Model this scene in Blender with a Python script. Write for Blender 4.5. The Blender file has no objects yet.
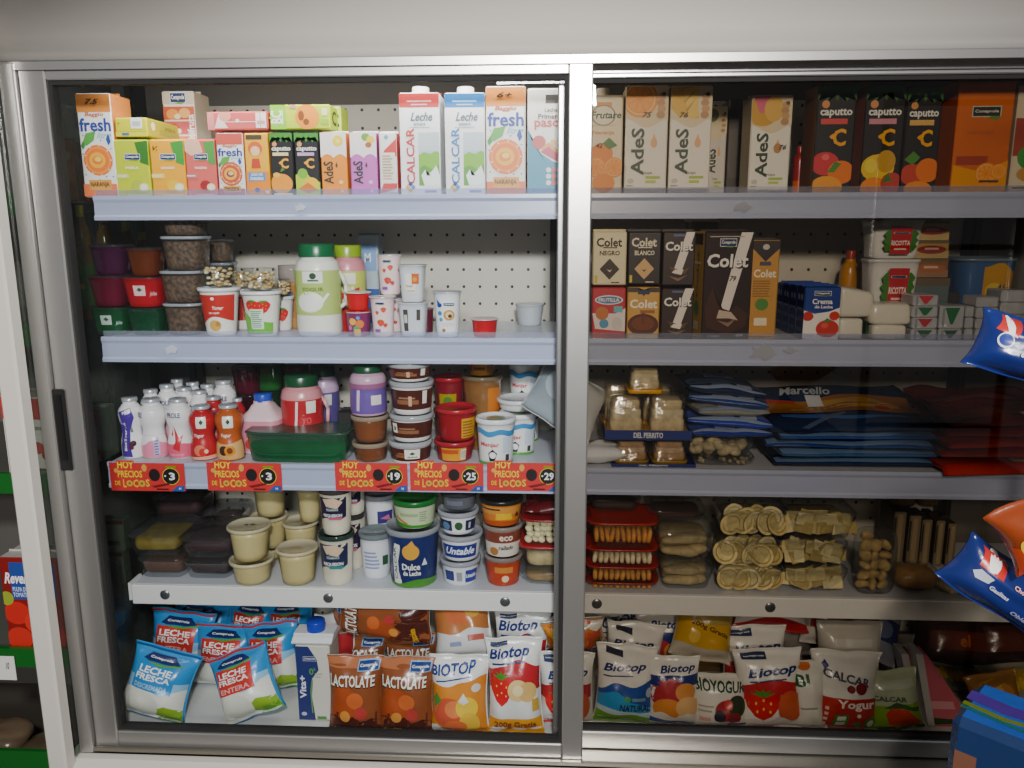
import bpy, math, random
from math import sin, cos, pi, radians as RAD
from mathutils import Matrix, Vector, noise
random.seed(7)
SC = bpy.context.scene
COL = SC.collection
# ------------------------------------------------------------------ camera
FPX = 800.0
cd = bpy.data.cameras.new('camera'); cam = bpy.data.objects.new('camera', cd); COL.objects.link(cam)
cd.sensor_width = 36; cd.lens = FPX / 1024 * 36; cd.clip_start = .02; cd.clip_end = 50
CP = Vector((0, -1.40, 1.35))
CR = Matrix.Rotation(RAD(2.9), 3, 'Z') @ Matrix.Rotation(RAD(90 - 11.25), 3, 'X') @ Matrix.Rotation(RAD(-.15), 3, 'Z')
cam.matrix_world = Matrix.Translation(CP) @ CR.to_4x4()
SC.camera = cam
# ------------------------------------------------------------------ world, lamps, exposure
w = bpy.data.worlds.new('shop_air'); SC.world = w; w.use_nodes = True
w.node_tree.nodes['Background'].inputs[0].default_value = (.92, .94, 1, 1)
w.node_tree.nodes['Background'].inputs[1].default_value = .12
def area(name, loc, rot, sx, sy, watts, col, spread=180):
    l = bpy.data.lights.new(name, 'AREA'); l.shape = 'RECTANGLE'; l.size = sx; l.size_y = sy; l.energy = watts; l.color = col; l.spread = RAD(spread)
    o = bpy.data.objects.new(name, l); COL.objects.link(o); o.location = loc; o.rotation_euler = rot
    return o
# the aisle's lamp, above and a little behind the camera, and the dimmer one further back
area('aisle_lamp', (.105, -1.85, 1.86), (RAD(74), 0, RAD(13)), .12, .10, 17, (1, .97, .93), 115)
area('far_lamp', (.1, -4.4, 2.45), (RAD(66), 0, RAD(2)), 1.0, .3, 33, (1, .98, .96), 120)
# the fridge's own short tube, behind the canopy over the first door
area('fridge_lamp', (-.40, .078, 1.642), (RAD(22), 0, 0), .80, .02, 2.0, (1, .98, .94))
SC.cycles.transparent_max_bounces = 48
SC.view_settings.exposure = .55
# ------------------------------------------------------------------ photo geometry -> metres
def P(px, py, Y):
    d = CR @ Vector(((px - 512) / FPX, (384 - py) / FPX, -1))
    return CP + d * ((Y - CP.y) / d.y)
def proj(p):
    q = CR.transposed() @ (Vector(p) - CP)
    return 512 + FPX * q.x / -q.z, 384 - FPX * q.y / -q.z
def fit(x0, x1, yt, Y, zb):
    xm = (x0 + x1) / 2
    t = P(xm, yt, Y); yb = proj((t.x, Y, zb))[1]; ym = (yt + yb) / 2
    a, b = P(x0, ym, Y).x, P(x1, ym, Y).x
    return (a + b) / 2, b - a, t.z - zb
# ------------------------------------------------------------------ materials
MC = {}
def lin(h):
    c = [int(h[i:i + 2], 16) / 255 for i in (0, 2, 4)]
    return tuple(x / 12.92 if x <= .04045 else ((x + .055) / 1.055) ** 2.4 for x in c) + (1,)
FIN = {'card': (.45, 0, 0, .0), 'plastic': (.28, 0, 0, .0), 'film': (.24, 0, .25, .0), 'matte': (.85, 0, 0, .0), 'foil': (.3, .35, .3, .0),
       'metal': (.30, .85, .03, 0), 'paint': (.3, 0, .02, 0), 'food': (.7, 0, .3, .25), 'grain': (.7, 0, .5, .75), 'jelly': (.15, 0, .0, .2), 'cloth': (.9, 0, .2, .1)}
def mat(col, fin='card'):
    k = (col, fin)
    if k in MC: return MC[k]
    m = bpy.data.materials.new(fin + '_' + col); m.use_nodes = True
    nt = m.node_tree; b = nt.nodes['Principled BSDF']; MC[k] = m
    if fin in ('clear', 'tint', 'glass', 'glass2', 'riser'):
        nt.nodes.remove(b); out = nt.nodes['Material Output']
        tr = nt.nodes.new('ShaderNodeBsdfTransparent'); tr.inputs[0].default_value = lin(col)
        gl = nt.nodes.new('ShaderNodeBsdfGlossy'); gl.inputs['Roughness'].default_value = {'glass': .0, 'glass2': .0}.get(fin, .08)
        lw = nt.nodes.new('ShaderNodeFresnel'); 
        ge = nt.nodes.new('ShaderNodeNewGeometry'); ma = nt.nodes.new('ShaderNodeMath'); ma.operation = 'MULTIPLY_ADD'
        ma.inputs[1].default_value = 1 / 1.45 - 1.45; ma.inputs[2].default_value = 1.45
        nt.links.new(ge.outputs['Backfacing'], ma.inputs[0]); nt.links.new(ma.outputs[0], lw.inputs[0])
        mx = nt.nodes.new('ShaderNodeMixShader'); nt.links.new(lw.outputs[0], mx.inputs[0])
        nt.links.new(gl.outputs[0], mx.inputs[2])
        if fin in ('tint', 'riser'):
            df = nt.nodes.new('ShaderNodeBsdfDiffuse'); df.inputs[0].default_value = lin(col if fin == 'tint' else 'dfe2ee')
            m2 = nt.nodes.new('ShaderNodeMixShader'); m2.inputs[0].default_value = {'tint': .45, 'riser': .12}[fin]
            nt.links.new(tr.outputs[0], m2.inputs[1]); nt.links.new(df.outputs[0], m2.inputs[2]); nt.links.new(m2.outputs[0], mx.inputs[1])
        else:
            if fin == 'clear':
                df = nt.nodes.new('ShaderNodeBsdfDiffuse'); df.inputs[0].default_value = lin('e8e8e4')
                m2 = nt.nodes.new('ShaderNodeMixShader'); m2.inputs[0].default_value = .018
                nt.links.new(tr.outputs[0], m2.inputs[1]); nt.links.new(df.outputs[0], m2.inputs[2]); nt.links.new(m2.outputs[0], mx.inputs[1])
            else: nt.links.new(tr.outputs[0], mx.inputs[1])
            if fin == 'clear':
                ns = nt.nodes.new('ShaderNodeTexNoise'); ns.inputs['Scale'].default_value = 45
                bp = nt.nodes.new('ShaderNodeBump'); bp.inputs['Strength'].default_value = .35; bp.inputs['Distance'].default_value = .004
                tc = nt.nodes.new('ShaderNodeTexCoord'); nt.links.new(tc.outputs['Object'], ns.inputs[0])
                nt.links.new(ns.outputs[0], bp.inputs['Height']); nt.links.new(bp.outputs[0], gl.inputs['Normal'])
        nt.links.new(mx.outputs[0], out.inputs[0])
        return m
    r, me, bump, var = FIN[fin]
    c = lin(col)
    b.inputs['Base Color'].default_value = c; b.inputs['Roughness'].default_value = r; b.inputs['Metallic'].default_value = me
    if fin == 'jelly': b.inputs['Coat Weight'].default_value = .6
    if bump or var:
        tc = nt.nodes.new('ShaderNodeTexCoord'); ns = nt.nodes.new('ShaderNodeTexNoise')
        ns.inputs['Scale'].default_value = {'film': 28, 'food': 70, 'foil': 60, 'grain': 130}.get(fin, 18); ns.inputs['Detail'].default_value = 4
        nt.links.new(tc.outputs['Object'], ns.inputs[0])
        if bump:
            bp = nt.nodes.new('ShaderNodeBump'); bp.inputs['Strength'].default_value = bump; bp.inputs['Distance'].default_value = .006
            nt.links.new(ns.outputs[0], bp.inputs['Height']); nt.links.new(bp.outputs[0], b.inputs['Normal'])
        if var:
            rp = nt.nodes.new('ShaderNodeValToRGB'); e = rp.color_ramp.elements
            e[0].position = .35; e[1].position = .65
            e[0].color = tuple(x * (1 - var) for x in c[:3]) + (1,); e[1].color = tuple(min(1, x * (1 + var * .3)) for x in c[:3]) + (1,)
            nt.links.new(ns.outputs[0], rp.inputs[0]); nt.links.new(rp.outputs[0], b.inputs['Base Color'])
    return m
# ------------------------------------------------------------------ lettering cache
TC = {}
def glyphs(s, sh, bold, cut):
    k = (s, sh, bold, cut)
    if k in TC: return TC[k]
    cu = bpy.data.curves.new('t', 'FONT'); cu.body = s; cu.resolution_u = 2; cu.shear = sh; cu.offset = bold
    o = bpy.data.objects.new('t', cu); COL.objects.link(o)
    dg = bpy.context.evaluated_depsgraph_get()
    me = bpy.data.meshes.new_from_object(o.evaluated_get(dg))
    import bmesh
    bm = bmesh.new(); bm.from_mesh(me)
    bpy.data.objects.remove(o); bpy.data.curves.remove(cu); bpy.data.meshes.remove(me)
    bm.normal_update()
    xs = [v.co.x for v in bm.verts]; ys = [v.co.y for v in bm.verts]
    x0, x1, y0, y1 = min(xs), max(xs), min(ys), max(ys)
    for v in bm.verts: v.co = ((v.co.x - x0) / (x1 - x0) - .5, (v.co.y - y0) / (y1 - y0) - .5, 0)
    if cut:
        n = max(4, len(s) * 2)
        for i in range(1, n):
            bmesh.ops.bisect_plane(bm, geom=bm.verts[:] + bm.edges[:] + bm.faces[:], plane_co=(i / n - .5, 0, 0), plane_no=(1, 0, 0))
        for i in range(1, 3):
            bmesh.ops.bisect_plane(bm, geom=bm.verts[:] + bm.edges[:] + bm.faces[:], plane_co=(0, i / 3 - .5, 0), plane_no=(0, 1, 0))
    bm.verts.index_update()
    r = ([(v.co.x, v.co.y) for v in bm.verts], [[v.index for v in f.verts] for f in bm.faces])
    bm.free(); TC[k] = r
    return r
# ------------------------------------------------------------------ mesh builder
def spow(c, e): return math.copysign(abs(c) ** e, c)
class MB:
    def __init__(s): s.v = []; s.f = []; s.m = []; s.s = []; s.mats = []
    def mi(s, m):
        if isinstance(m, tuple): m = mat(*m)
        elif isinstance(m, str): m = mat(m)
        if m not in s.mats: s.mats.append(m)
        return s.mats.index(m)
    def add(s, vs, fs, m, smooth=False):
        b = len(s.v); s.v += [tuple(v) for v in vs]; i = s.mi(m)
        for f in fs: s.f.append([b + k for k in f]); s.m.append(i); s.s.append(smooth)
        return s
    def box(s, x0, x1, y0, y1, z0, z1, m, r=0, side=None, top=None, bot=None):
        side = side or m; top = top or side; bot = bot or side
        X, Y, Z = (x0, x1), (y0, y1), (z0, z1)
        r = min(r, (x1 - x0) * .45, (y1 - y0) * .45, (z1 - z0) * .45)
        if r <= 0:
            vs = [(X[i], Y[j], Z[k]) for i in (0, 1) for j in (0, 1) for k in (0, 1)]
            for f, mm in (([0, 4, 5, 1], m), ([2, 3, 7, 6], side), ([0, 1, 3, 2], side), ([4, 6, 7, 5], side), ([1, 5, 7, 3], top), ([0, 2, 6, 4], bot)): s.add([vs[q] for q in f], [[0, 1, 2, 3]], mm)
            return s
        V = []; I = {}
        for i in (0, 1):
            for j in (0, 1):
                for k in (0, 1):
                    c = [X[i], Y[j], Z[k]]; g = [r if q == 0 else -r for q in (i, j, k)]
                    for ax in range(3):
                        p = [c[t] + (0 if t == ax else g[t]) for t in range(3)]
                        I[(i, j, k, ax)] = len(V); V.append(p)
        quads = {'x': [], 'e': []}
        def q(l, mm): s.add([V[I[t]] for t in l], [list(range(len(l)))], mm)
        q([(0, 0, 0, 1), (1, 0, 0, 1), (1, 0, 1, 1), (0, 0, 1, 1)], m); q([(0, 1, 0, 1), (0, 1, 1, 1), (1, 1, 1, 1), (1, 1, 0, 1)], side)
        q([(0, 0, 0, 0), (0, 0, 1, 0), (0, 1, 1, 0), (0, 1, 0, 0)], side); q([(1, 0, 0, 0), (1, 1, 0, 0), (1, 1, 1, 0), (1, 0, 1, 0)], side)
        q([(0, 0, 1, 2), (1, 0, 1, 2), (1, 1, 1, 2), (0, 1, 1, 2)], top); q([(0, 0, 0, 2), (0, 1, 0, 2), (1, 1, 0, 2), (1, 0, 0, 2)], bot)
        for i in (0, 1):
            for j in (0, 1): q([(i, j, 0, 0), (i, j, 0, 1), (i, j, 1, 1), (i, j, 1, 0)], m if j == 0 else side)
        for i in (0, 1):
            for k in (0, 1): q([(i, 0, k, 0), (i, 1, k, 0), (i, 1, k, 2), (i, 0, k, 2)], side)
        for j in (0, 1):
            for k in (0, 1): q([(0, j, k, 1), (1, j, k, 1), (1, j, k, 2), (0, j, k, 2)], m if j == 0 else side)
        for i in (0, 1):
            for j in (0, 1):
                for k in (0, 1): q([(i, j, k, 0), (i, j, k, 1), (i, j, k, 2)], m if j == 0 else side)
        return s
    def lathe(s, prof, m, n=2, segs=28, ax=1, ay=1, c=(0, 0, 0), cap=True):
        e = 2 / n; vs = []
        for r, z in prof:
            for i in range(segs):
                a = 2 * pi * (i + .5) / segs
                vs.append((c[0] + ax * r * spow(cos(a), e), c[1] + ay * r * spow(sin(a), e), c[2] + z))
        fs = [[k * segs + i, k * segs + (i + 1) % segs, (k + 1) * segs + (i + 1) % segs, (k + 1) * segs + i] for k in range(len(prof) - 1) for i in range(segs)]
        s.add(vs, fs, m, True)
        if cap:
            for k in (0, len(prof) - 1):
                if prof[k][0] > 1e-5: s.add(vs[k * segs:(k + 1) * segs], [list(range(segs)) if k else list(range(segs))[::-1]], m)
        return s
    def sell(s, w, d, h, m, n=4, c=(0, 0, 0), ns=0, seed=0, nu=20, nv=10, fr=20):
        e = 2 / n; vs = []
        for j in range(nv + 1):
            t = -pi / 2 + pi * j / nv
            for i in range(nu):
                a = 2 * pi * i / nu
                p = Vector((w / 2 * spow(cos(t), e) * spow(cos(a), e), d / 2 * spow(cos(t), e) * spow(sin(a), e), h / 2 * spow(sin(t), e)))
                if ns: p += p.normalized() * ns * noise.noise(p * fr + Vector((seed * 3.7, seed, 0)))
                vs.append(p + Vector(c))
        fs = [[k * nu + i, k * nu + (i + 1) % nu, (k + 1) * nu + (i + 1) % nu, (k + 1) * nu + i] for k in range(nv) for i in range(nu)]
        return s.add(vs, fs, m, True)
    def rod(s, a, b, r, m, segs=10):
        a, b = Vector(a), Vector(b); d = (b - a).normalized(); u = d.orthogonal().normalized(); t = d.cross(u); vs = []
        for p in (a, b):
            for i in range(segs): vs.append(p + (u * cos(2 * pi * i / segs) + t * sin(2 * pi * i / segs)) * r)
        fs = [[i, (i + 1) % segs, segs + (i + 1) % segs, segs + i] for i in range(segs)] + [list(range(segs))[::-1], list(range(segs, 2 * segs))]
        return s.add(vs, fs, m, True)
    def prism(s, pts, x0, x1, m, smooth=False):
        n = len(pts); vs = [(x0, y, z) for y, z in pts] + [(x1, y, z) for y, z in pts]
        fs = [[i, (i + 1) % n, n + (i + 1) % n, n + i] for i in range(n)] + [list(range(n))[::-1], list(range(n, 2 * n))]
        return s.add(vs, fs, m, smooth)
    def art(s, items, S, asp, fin='card', curved=False, d0=.0003, st=.00006, mg=.008):
        """items: flat shapes in panel units; S(u,v,d) puts a point on the panel; asp = panel width / height"""
        d = d0
        def pt(u, v): return S(min(1 - mg, max(mg, u)), min(1 - mg, max(mg, v)), d)
        def ring(cx, cy, rim, m):
            ks = (.25, .5, .75, 1) if curved else (1,)
            vs = [pt(cx, cy)]; n = len(rim)
            for k in ks: vs += [pt(cx + (u - cx) * k, cy + (v - cy) * k) for u, v in rim]
            fs = [[0, 1 + i, 1 + (i + 1) % n] for i in range(n)]
            for q in range(len(ks) - 1): fs += [[1 + q * n + i, 1 + (q + 1) * n + i, 1 + (q + 1) * n + (i + 1) % n, 1 + q * n + (i + 1) % n] for i in range(n)]
            s.add(vs, fs, m, curved)
        for it in items:
            k = it[0]
            if k == 'r':
                _, u0, v0, u1, v1, c = it; a, b = (max(3, int(abs(u1 - u0) * 24)), max(2, int(abs(v1 - v0) * 22))) if curved else (1, 1)
                s.add([pt(u0 + (u1 - u0) * i / a, v0 + (v1 - v0) * j / b) for j in range(b + 1) for i in range(a + 1)],
                      [[j * (a + 1) + i, j * (a + 1) + i + 1, (j + 1) * (a + 1) + i + 1, (j + 1) * (a + 1) + i] for j in range(b) for i in range(a)], (c, fin), curved)
            elif k == 'e':
                _, cx, cy, rx, ry, c = it
                ring(cx, cy, [(cx + rx * cos(2 * pi * i / 20), cy + ry * asp * sin(2 * pi * i / 20)) for i in range(20)], (c, fin))
            elif k == 'p':
                pts = it[1]; cx = sum(q[0] for q in pts) / len(pts); cy = sum(q[1] for q in pts) / len(pts)
                if curved:
                    pp = []
                    for i in range(len(pts)):
                        a, b = pts[i], pts[(i + 1) % len(pts)]
                        for t in (0, .25, .5, .75): pp.append((a[0] + (b[0] - a[0]) * t, a[1] + (b[1] - a[1]) * t))
                    pts = pp
                ring(cx, cy, pts, (it[2], fin))
            elif k == 'b':
                pts = it[1]; nb = 8 if curved else 1
                if curved:
                    q = [pts[0]]
                    for a, b in zip(pts, pts[1:]):
                        n = max(1, math.ceil(abs(b[0] - a[0]) / .045))
                        for i in range(1, n + 1):
                            t = i / n; e = t * t * (3 - 2 * t); q.append((a[0] + (b[0] - a[0]) * t, a[1] + (b[1] - a[1]) * e, a[2] + (b[2] - a[2]) * e))
                    pts = q
                s.add([pt(u, lo + (hi - lo) * j / nb) for u, lo, hi in pts for j in range(nb + 1)],
                      [[i * (nb + 1) + j, (i + 1) * (nb + 1) + j, (i + 1) * (nb + 1) + j + 1, i * (nb + 1) + j + 1] for i in range(len(pts) - 1) for j in range(nb)], (it[2], fin), curved)
            elif k == 't':
                _, tx, cx, cy, tw, th, c = it[:7]; rot = it[7] if len(it) > 7 else 0; sh = it[8] if len(it) > 8 else 0
                vs, fs = glyphs(tx, sh, .028, curved); cr, sr = cos(RAD(rot)), sin(RAD(rot)); hh = th / asp
                s.add([pt(cx + (x * tw * cr - y * hh * sr), cy + (x * tw * sr + y * hh * cr) * asp) for x, y in vs], fs, (c, fin))
            d += st
        return s
    def build(s, name, parent=None, loc=None, rot=None):
        me = bpy.data.meshes.new(name); me.from_pydata(s.v, [], s.f)
        for m in s.mats: me.materials.append(m)
        me.polygons.foreach_set('material_index', s.m); me.polygons.foreach_set('use_smooth', s.s); me.update()
        o = bpy.data.objects.new(name, me); COL.objects.link(o)
        if parent: o.parent = parent
        if loc is not None: o.location = loc
        if rot is not None: o.rotation_euler = rot
        return o
LABELS = {}
def tag(o, label, cat, group=None, kind=None):
    o['label'] = label; o['category'] = cat
    if group: o['group'] = group
    if kind: o['kind'] = kind
    return o
def thing(name, label, cat, loc, group=None, rz=0):
    o = bpy.data.objects.new(name, None); COL.objects.link(o); o.location = loc; o.rotation_euler = (0, 0, RAD(rz)); o.empty_display_size = .03
    return tag(o, label, cat, group)
def struct(o): o['kind'] = 'structure'; return o
def copy_tree(o, parent=None):
    c = o.copy(); COL.objects.link(c); c.parent = parent
    for ch in list(o.children): copy_tree(ch, c)
    return c
# ------------------------------------------------------------------ printed motifs
W_, K_, NAVY, RED, GRN, YEL, ORG = 'f2f0ea', '171315', '1b2a63', 'c8161d', '3f8a2a', 'f2d516', 'f08a1c'
def logo(cx, cy, w, a=1, txt=True):
    h = w * .36 * a
    l = [('r', cx - w / 2, cy - h / 2, cx + w / 2, cy + h / 2, 'e8ecf0'), ('r', cx - w * .47, cy - h * .42, cx + w * .47, cy + h * .42, NAVY),
         ('p', [(cx - w * .3, cy - h * .5), (cx + w * .2, cy - h * .62), (cx + w * .45, cy - h * .42), (cx, cy - h * .42)], '6aa03a')]
    if txt: l.append(('t', 'Conaprole', cx, cy, w * .82, h * .55, W_))
    return l
def orange(cx, cy, r, a, c='f08a1c'):
    l = [('e', cx, cy, r, r, c), ('e', cx, cy, r * .86, r * .86, 'f7c777'), ('e', cx, cy, r * .78, r * .78, c)]
    for i in range(8):
        t = 2 * pi * i / 8
        l.append(('p', [(cx + r * .1 * cos(t), cy + r * .1 * a * sin(t)), (cx + r * .72 * cos(t - .3), cy + r * .72 * a * sin(t - .3)), (cx + r * .72 * cos(t + .3), cy + r * .72 * a * sin(t + .3))], 'f9a545'))
    return l
def fruit(cx, cy, r, c, a=1, leaf=True):
    l = [('e', cx, cy, r, r, c), ('e', cx - r * .3, cy + r * .35 * a, r * .35, r * .3, lighten(c))]
    if leaf: l.append(('p', [(cx, cy + r * .9 * a), (cx + r * .5, cy + r * 1.35 * a), (cx + r * 1.1, cy + r * 1.1 * a), (cx + r * .6, cy + r * .8 * a)], '4a9a2e'))
    return l
def lighten(c, k=.28):
    return ''.join('%02x' % int(int(c[i:i + 2], 16) + (255 - int(c[i:i + 2], 16)) * k) for i in (0, 2, 4))
def strawb(cx, cy, r, a=1, c='d21f26', leaf='3f8a2a'):
    l = [('p', [(cx + r * x, cy + r * y * a) for x, y in ((0, -1.15), (.45, -.8), (.85, -.1), (.95, .45), (.6, .85), (0, .95), (-.6, .85), (-.95, .45), (-.85, -.1), (-.45, -.8))], c)]
    for x, y in ((-.4, .2), (.4, .2), (0, -.2), (-.35, -.4), (.35, -.4), (0, .45)): l.append(('e', cx + r * x, cy + r * y * a, r * .06, r * .08, 'f0c04a'))
    for t in (-70, -35, 0, 35, 70):
        u, v = sin(RAD(t)), cos(RAD(t))
        l.append(('p', [(cx - r * .15 * v, cy + (r * .8 + r * .15 * u) * a), (cx + r * .75 * u, cy + (r * .8 + r * .5 * v) * a), (cx + r * .15 * v, cy + (r * .8 - r * .15 * u) * a)], leaf))
    return l
def lines(u0, u1, v0, v1, n, c):
    h = (v1 - v0) / n
    return [('r', u0, v0 + i * h, u0 + (u1 - u0) * random.uniform(.7, 1), v0 + i * h + h * .5, c) for i in range(n)]
def wave(v0, amp, c, hi=None, ph=0, per=1.0, lo=0):
    pts = [(i / 14, lo, v0 + amp * sin(ph + 2 * pi * per * i / 14)) for i in range(15)]
    if hi is not None: pts = [(u, t, hi) for u, l, t in pts]
    return ('b', pts, c)
# ------------------------------------------------------------------ kinds of goods
SH = P(330, 196.5, .10).z, P(330, 339, .10).z, P(330, 465.5, .10).z, P(345, 588, .10).z
S1, S2, S3, S4 = (z + .0008 for z in SH)
SD = P(345, 729, .06).z
E = .0008
D0 = SD + .001
def panel(x0, z0, w, h, y=0): return lambda u, v, d: (x0 + u * w, y - d, z0 + v * h)
def brik(name, label, x0, x1, yt, Y, zb, dep, art, col, side=None, top=None, group=None, cap=None, rz=0, cat='juice carton', sart=None, cut=None, fin='card', yb=None):
    if yb is not None: zb = P((x0 + x1) / 2, yb, Y).z
    xc, w, h = fit(x0, x1, yt, Y, zb)
    if cap: hb = h
    t = thing(name, label, cat, (xc, Y, zb), group, rz)
    m = MB(); m.box(-w / 2, w / 2, 0, dep, 0, h, (col, fin), .0022, (side or col, fin), (top or side or col, fin))
    if art: m.art(art, panel(-w / 2, 0, w, h), w / h, fin)
    if sart:
        m.art(sart, lambda u, v, d: (w / 2 + d, u * dep, v * h), dep / h, fin)
        m.art(sart, lambda u, v, d: (-w / 2 - d, (1 - u) * dep, v * h), dep / h, fin)
    m.build('carton_body', t)
    s = MB(); s.box(-w * .49, w * .49, dep * .5 - .001, dep * .5 + .001, h, h + .004, (top or side or col, fin))
    s.build('top_seam', t)
    if cap:
        c, cx, r, ch = cap; q = MB(); q.lathe([(r * 1.1, 0), (r * 1.1, .003), (r, .0035), (r, ch - .001), (r * .93, ch)], (c, 'plastic'), c=(cx * w, dep * .3, h))
        q.build('cap', t)
    return t, zb + h + (.0045 if not cap else 0)
def lying(name, label, x0, x1, yt, Y, zb, dep, art, col, side, group=None, sart=None, cat='juice carton'):
    xc, w, h = fit(x0, x1, yt, Y, zb); t = thing(name, label, cat, (xc, Y, zb), group)
    m = MB(); m.box(-w / 2, w / 2, 0, dep, 0, h, col, .0022, side, side)
    if art: m.art(art, panel(-w / 2, 0, w, h), w / h)
    if sart: m.art(sart, lambda u, v, d: (w / 2 + d, u * dep, v * h), dep / h)
    m.build('carton_body', t)
    s = MB(); s.box(-w * .5 - .004, -w * .5, dep * .1, dep * .9, h * .46, h * .52, side); s.build('end_seam', t)
    return t, zb + h
def cupS(R, z0, z1, span, n=2):
    e = 2 / n
    def S(u, v, d):
        z = z0 + (z1 - z0) * v; r = R(z) + d; a = (u - .5) * span
        if n <= 2: return (r * sin(a), -r * cos(a), z)
        q = sin(a); return (r * q, -math.copysign(r * (1 - abs(q) ** n) ** (1 / n), cos(a)), z)
    return S
def cup(name, label, x0, x1, yt, Yc, zb, body, lid=None, band=None, taper=.84, n=2, group=None, fill=None, cat='tub', lh=.006, over=1.06, base=None, yb=None, dome=None, lidart=None, ay=1, wide=True, bartn=None, foot=True):
    if yb is not None: zb = P((x0 + x1) / 2, yb, Yc).z
    xc, w, h = fit(x0, x1, yt, Yc, zb); r = w / 2 / (over if wide and lid else 1); t = thing(name, label, cat, (xc, Yc, zb), group)
    hb = h - (lh * .6 if lid else 0)
    if dome: hb = h * (1 - dome[0]) - lh * .6
    R = lambda z: r * (taper + (1 - taper) * min(1, max(0, z / hb)))
    prof = [(R(0) * .93, 0), (R(0), .002)] + [(R(hb * k / 6), hb * k / 6) for k in range(1, 6)] + [(r, hb - .003), (r * 1.02, hb - .0025), (r * 1.02, hb)]
    if fill:
        q = MB(); fb = fill[2] if len(fill) > 2 else .94
        q.lathe([(0.001, .0015), (R(0) * .92, .0015)] + [(R(hb * fb * k / 5) * .96, .0015 + hb * fb * k / 5) for k in range(1, 6)] + [(.001, .0015 + hb * fb)], (fill[0], fill[1]), n, ay=ay)
        o = q.build('filling', t)
        if fill[1] in ('food', 'grain'): o['kind'] = 'stuff'
    m = MB(); m.lathe(prof, body, n, ay=ay, cap=not fill)
    m.build('cup_body', t)
    if band:
        v0, v1, c, art = band[:4]; span = 2 * pi if len(band) < 5 else band[4]
        q = MB(); k = 28
        S = cupS(R, hb * v0, hb * v1, span, n); kk = int(32 * span / 6.28) + 1
        if c:
            q.add([S(i / kk, j, .0004) for j in (0, .33, .66, 1) for i in range(kk + 1)], [[j * (kk + 1) + i, j * (kk + 1) + i + 1, (j + 1) * (kk + 1) + i + 1, (j + 1) * (kk + 1) + i] for j in range(3) for i in range(kk)], (c, 'plastic'), True)
        sp = min(span, pi); Sa = cupS(R, hb * v0, hb * v1, sp, n); rm = (R(hb * v0) + R(hb * v1)) / 2
        q.art(art, Sa, sp * rm / (hb * (v1 - v0)), 'plastic', True, .0008, .0001)
        q.build('label', t)
    z = hb
    if lid:
        q = MB(); ro = r * over
        q.lathe([(r * 1.01, z - lh * .55), (ro, z - lh * .5), (ro * 1.01, z - lh * .1), (ro * 1.01, z + lh * .3), (ro * .98, z + lh * .6), (ro * .90, z + lh * .6), (ro * .87, z + lh * .2), (.001, z + lh * .2)], lid, n, ay=ay, cap=False)
        if lidart: q.art(lidart, lambda u, v, d: ((u - .5) * 1.5 * r, (v - .5) * 1.5 * r * ay, z + lh * .2 + d), 1, 'plastic')
        q.build('lid', t); z += lh * .6
    if dome:
        dh = h * dome[0]; q = MB(); q.lathe([(r * .9, z), (r * .86, z + dh * .9), (r * .8, z + dh), (.001, z + dh)], ('f4f6f8', 'clear'), n, cap=False); q.build('dome_lid', t)
        q = MB()
        for i in range(64):
            a = random.random() * 6.28; rr = r * .72 * math.sqrt(random.random())
            q.sell(.011, .009, .006, (random.choice(['ecd096', 'dcb66c', 'f2e0b0']), 'food'), 2, (rr * cos(a), rr * sin(a), z + .004 + dh * .72 * random.random()), nu=6, nv=4)
        o = q.build('cereal', t); o['kind'] = 'stuff'; z += dh
    return t, zb + z + E
def interp(prof, z):
    for (r0, z0), (r1, z1) in zip(prof, prof[1:]):
        if z <= z1: return r0 + (r1 - r0) * (z - z0) / max(1e-6, z1 - z0)
    return prof[-1][0]
SHAPES = {'drink': [(.80, 0), (.93, .02), (.98, .12), (.96, .26), (.80, .42), (.78, .50), (.95, .64), (1, .72), (.97, .80), (.70, .88), (.58, .90), (.58, .95)],
          'jar': [(.86, 0), (.96, .02), (1, .08), (1, .40), (.97, .5), (1, .60), (1, .72), (.92, .80), (.72, .85), (.70, .88)],
          'jug': [(.90, 0), (.98, .02), (1, .08), (1, .52), (.98, .58), (.50, .80), (.40, .84), (.40, .88)],
          'straight': [(.92, 0), (1, .02), (1, .70), (.9, .78), (.5, .86), (.48, .9)]}
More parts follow.
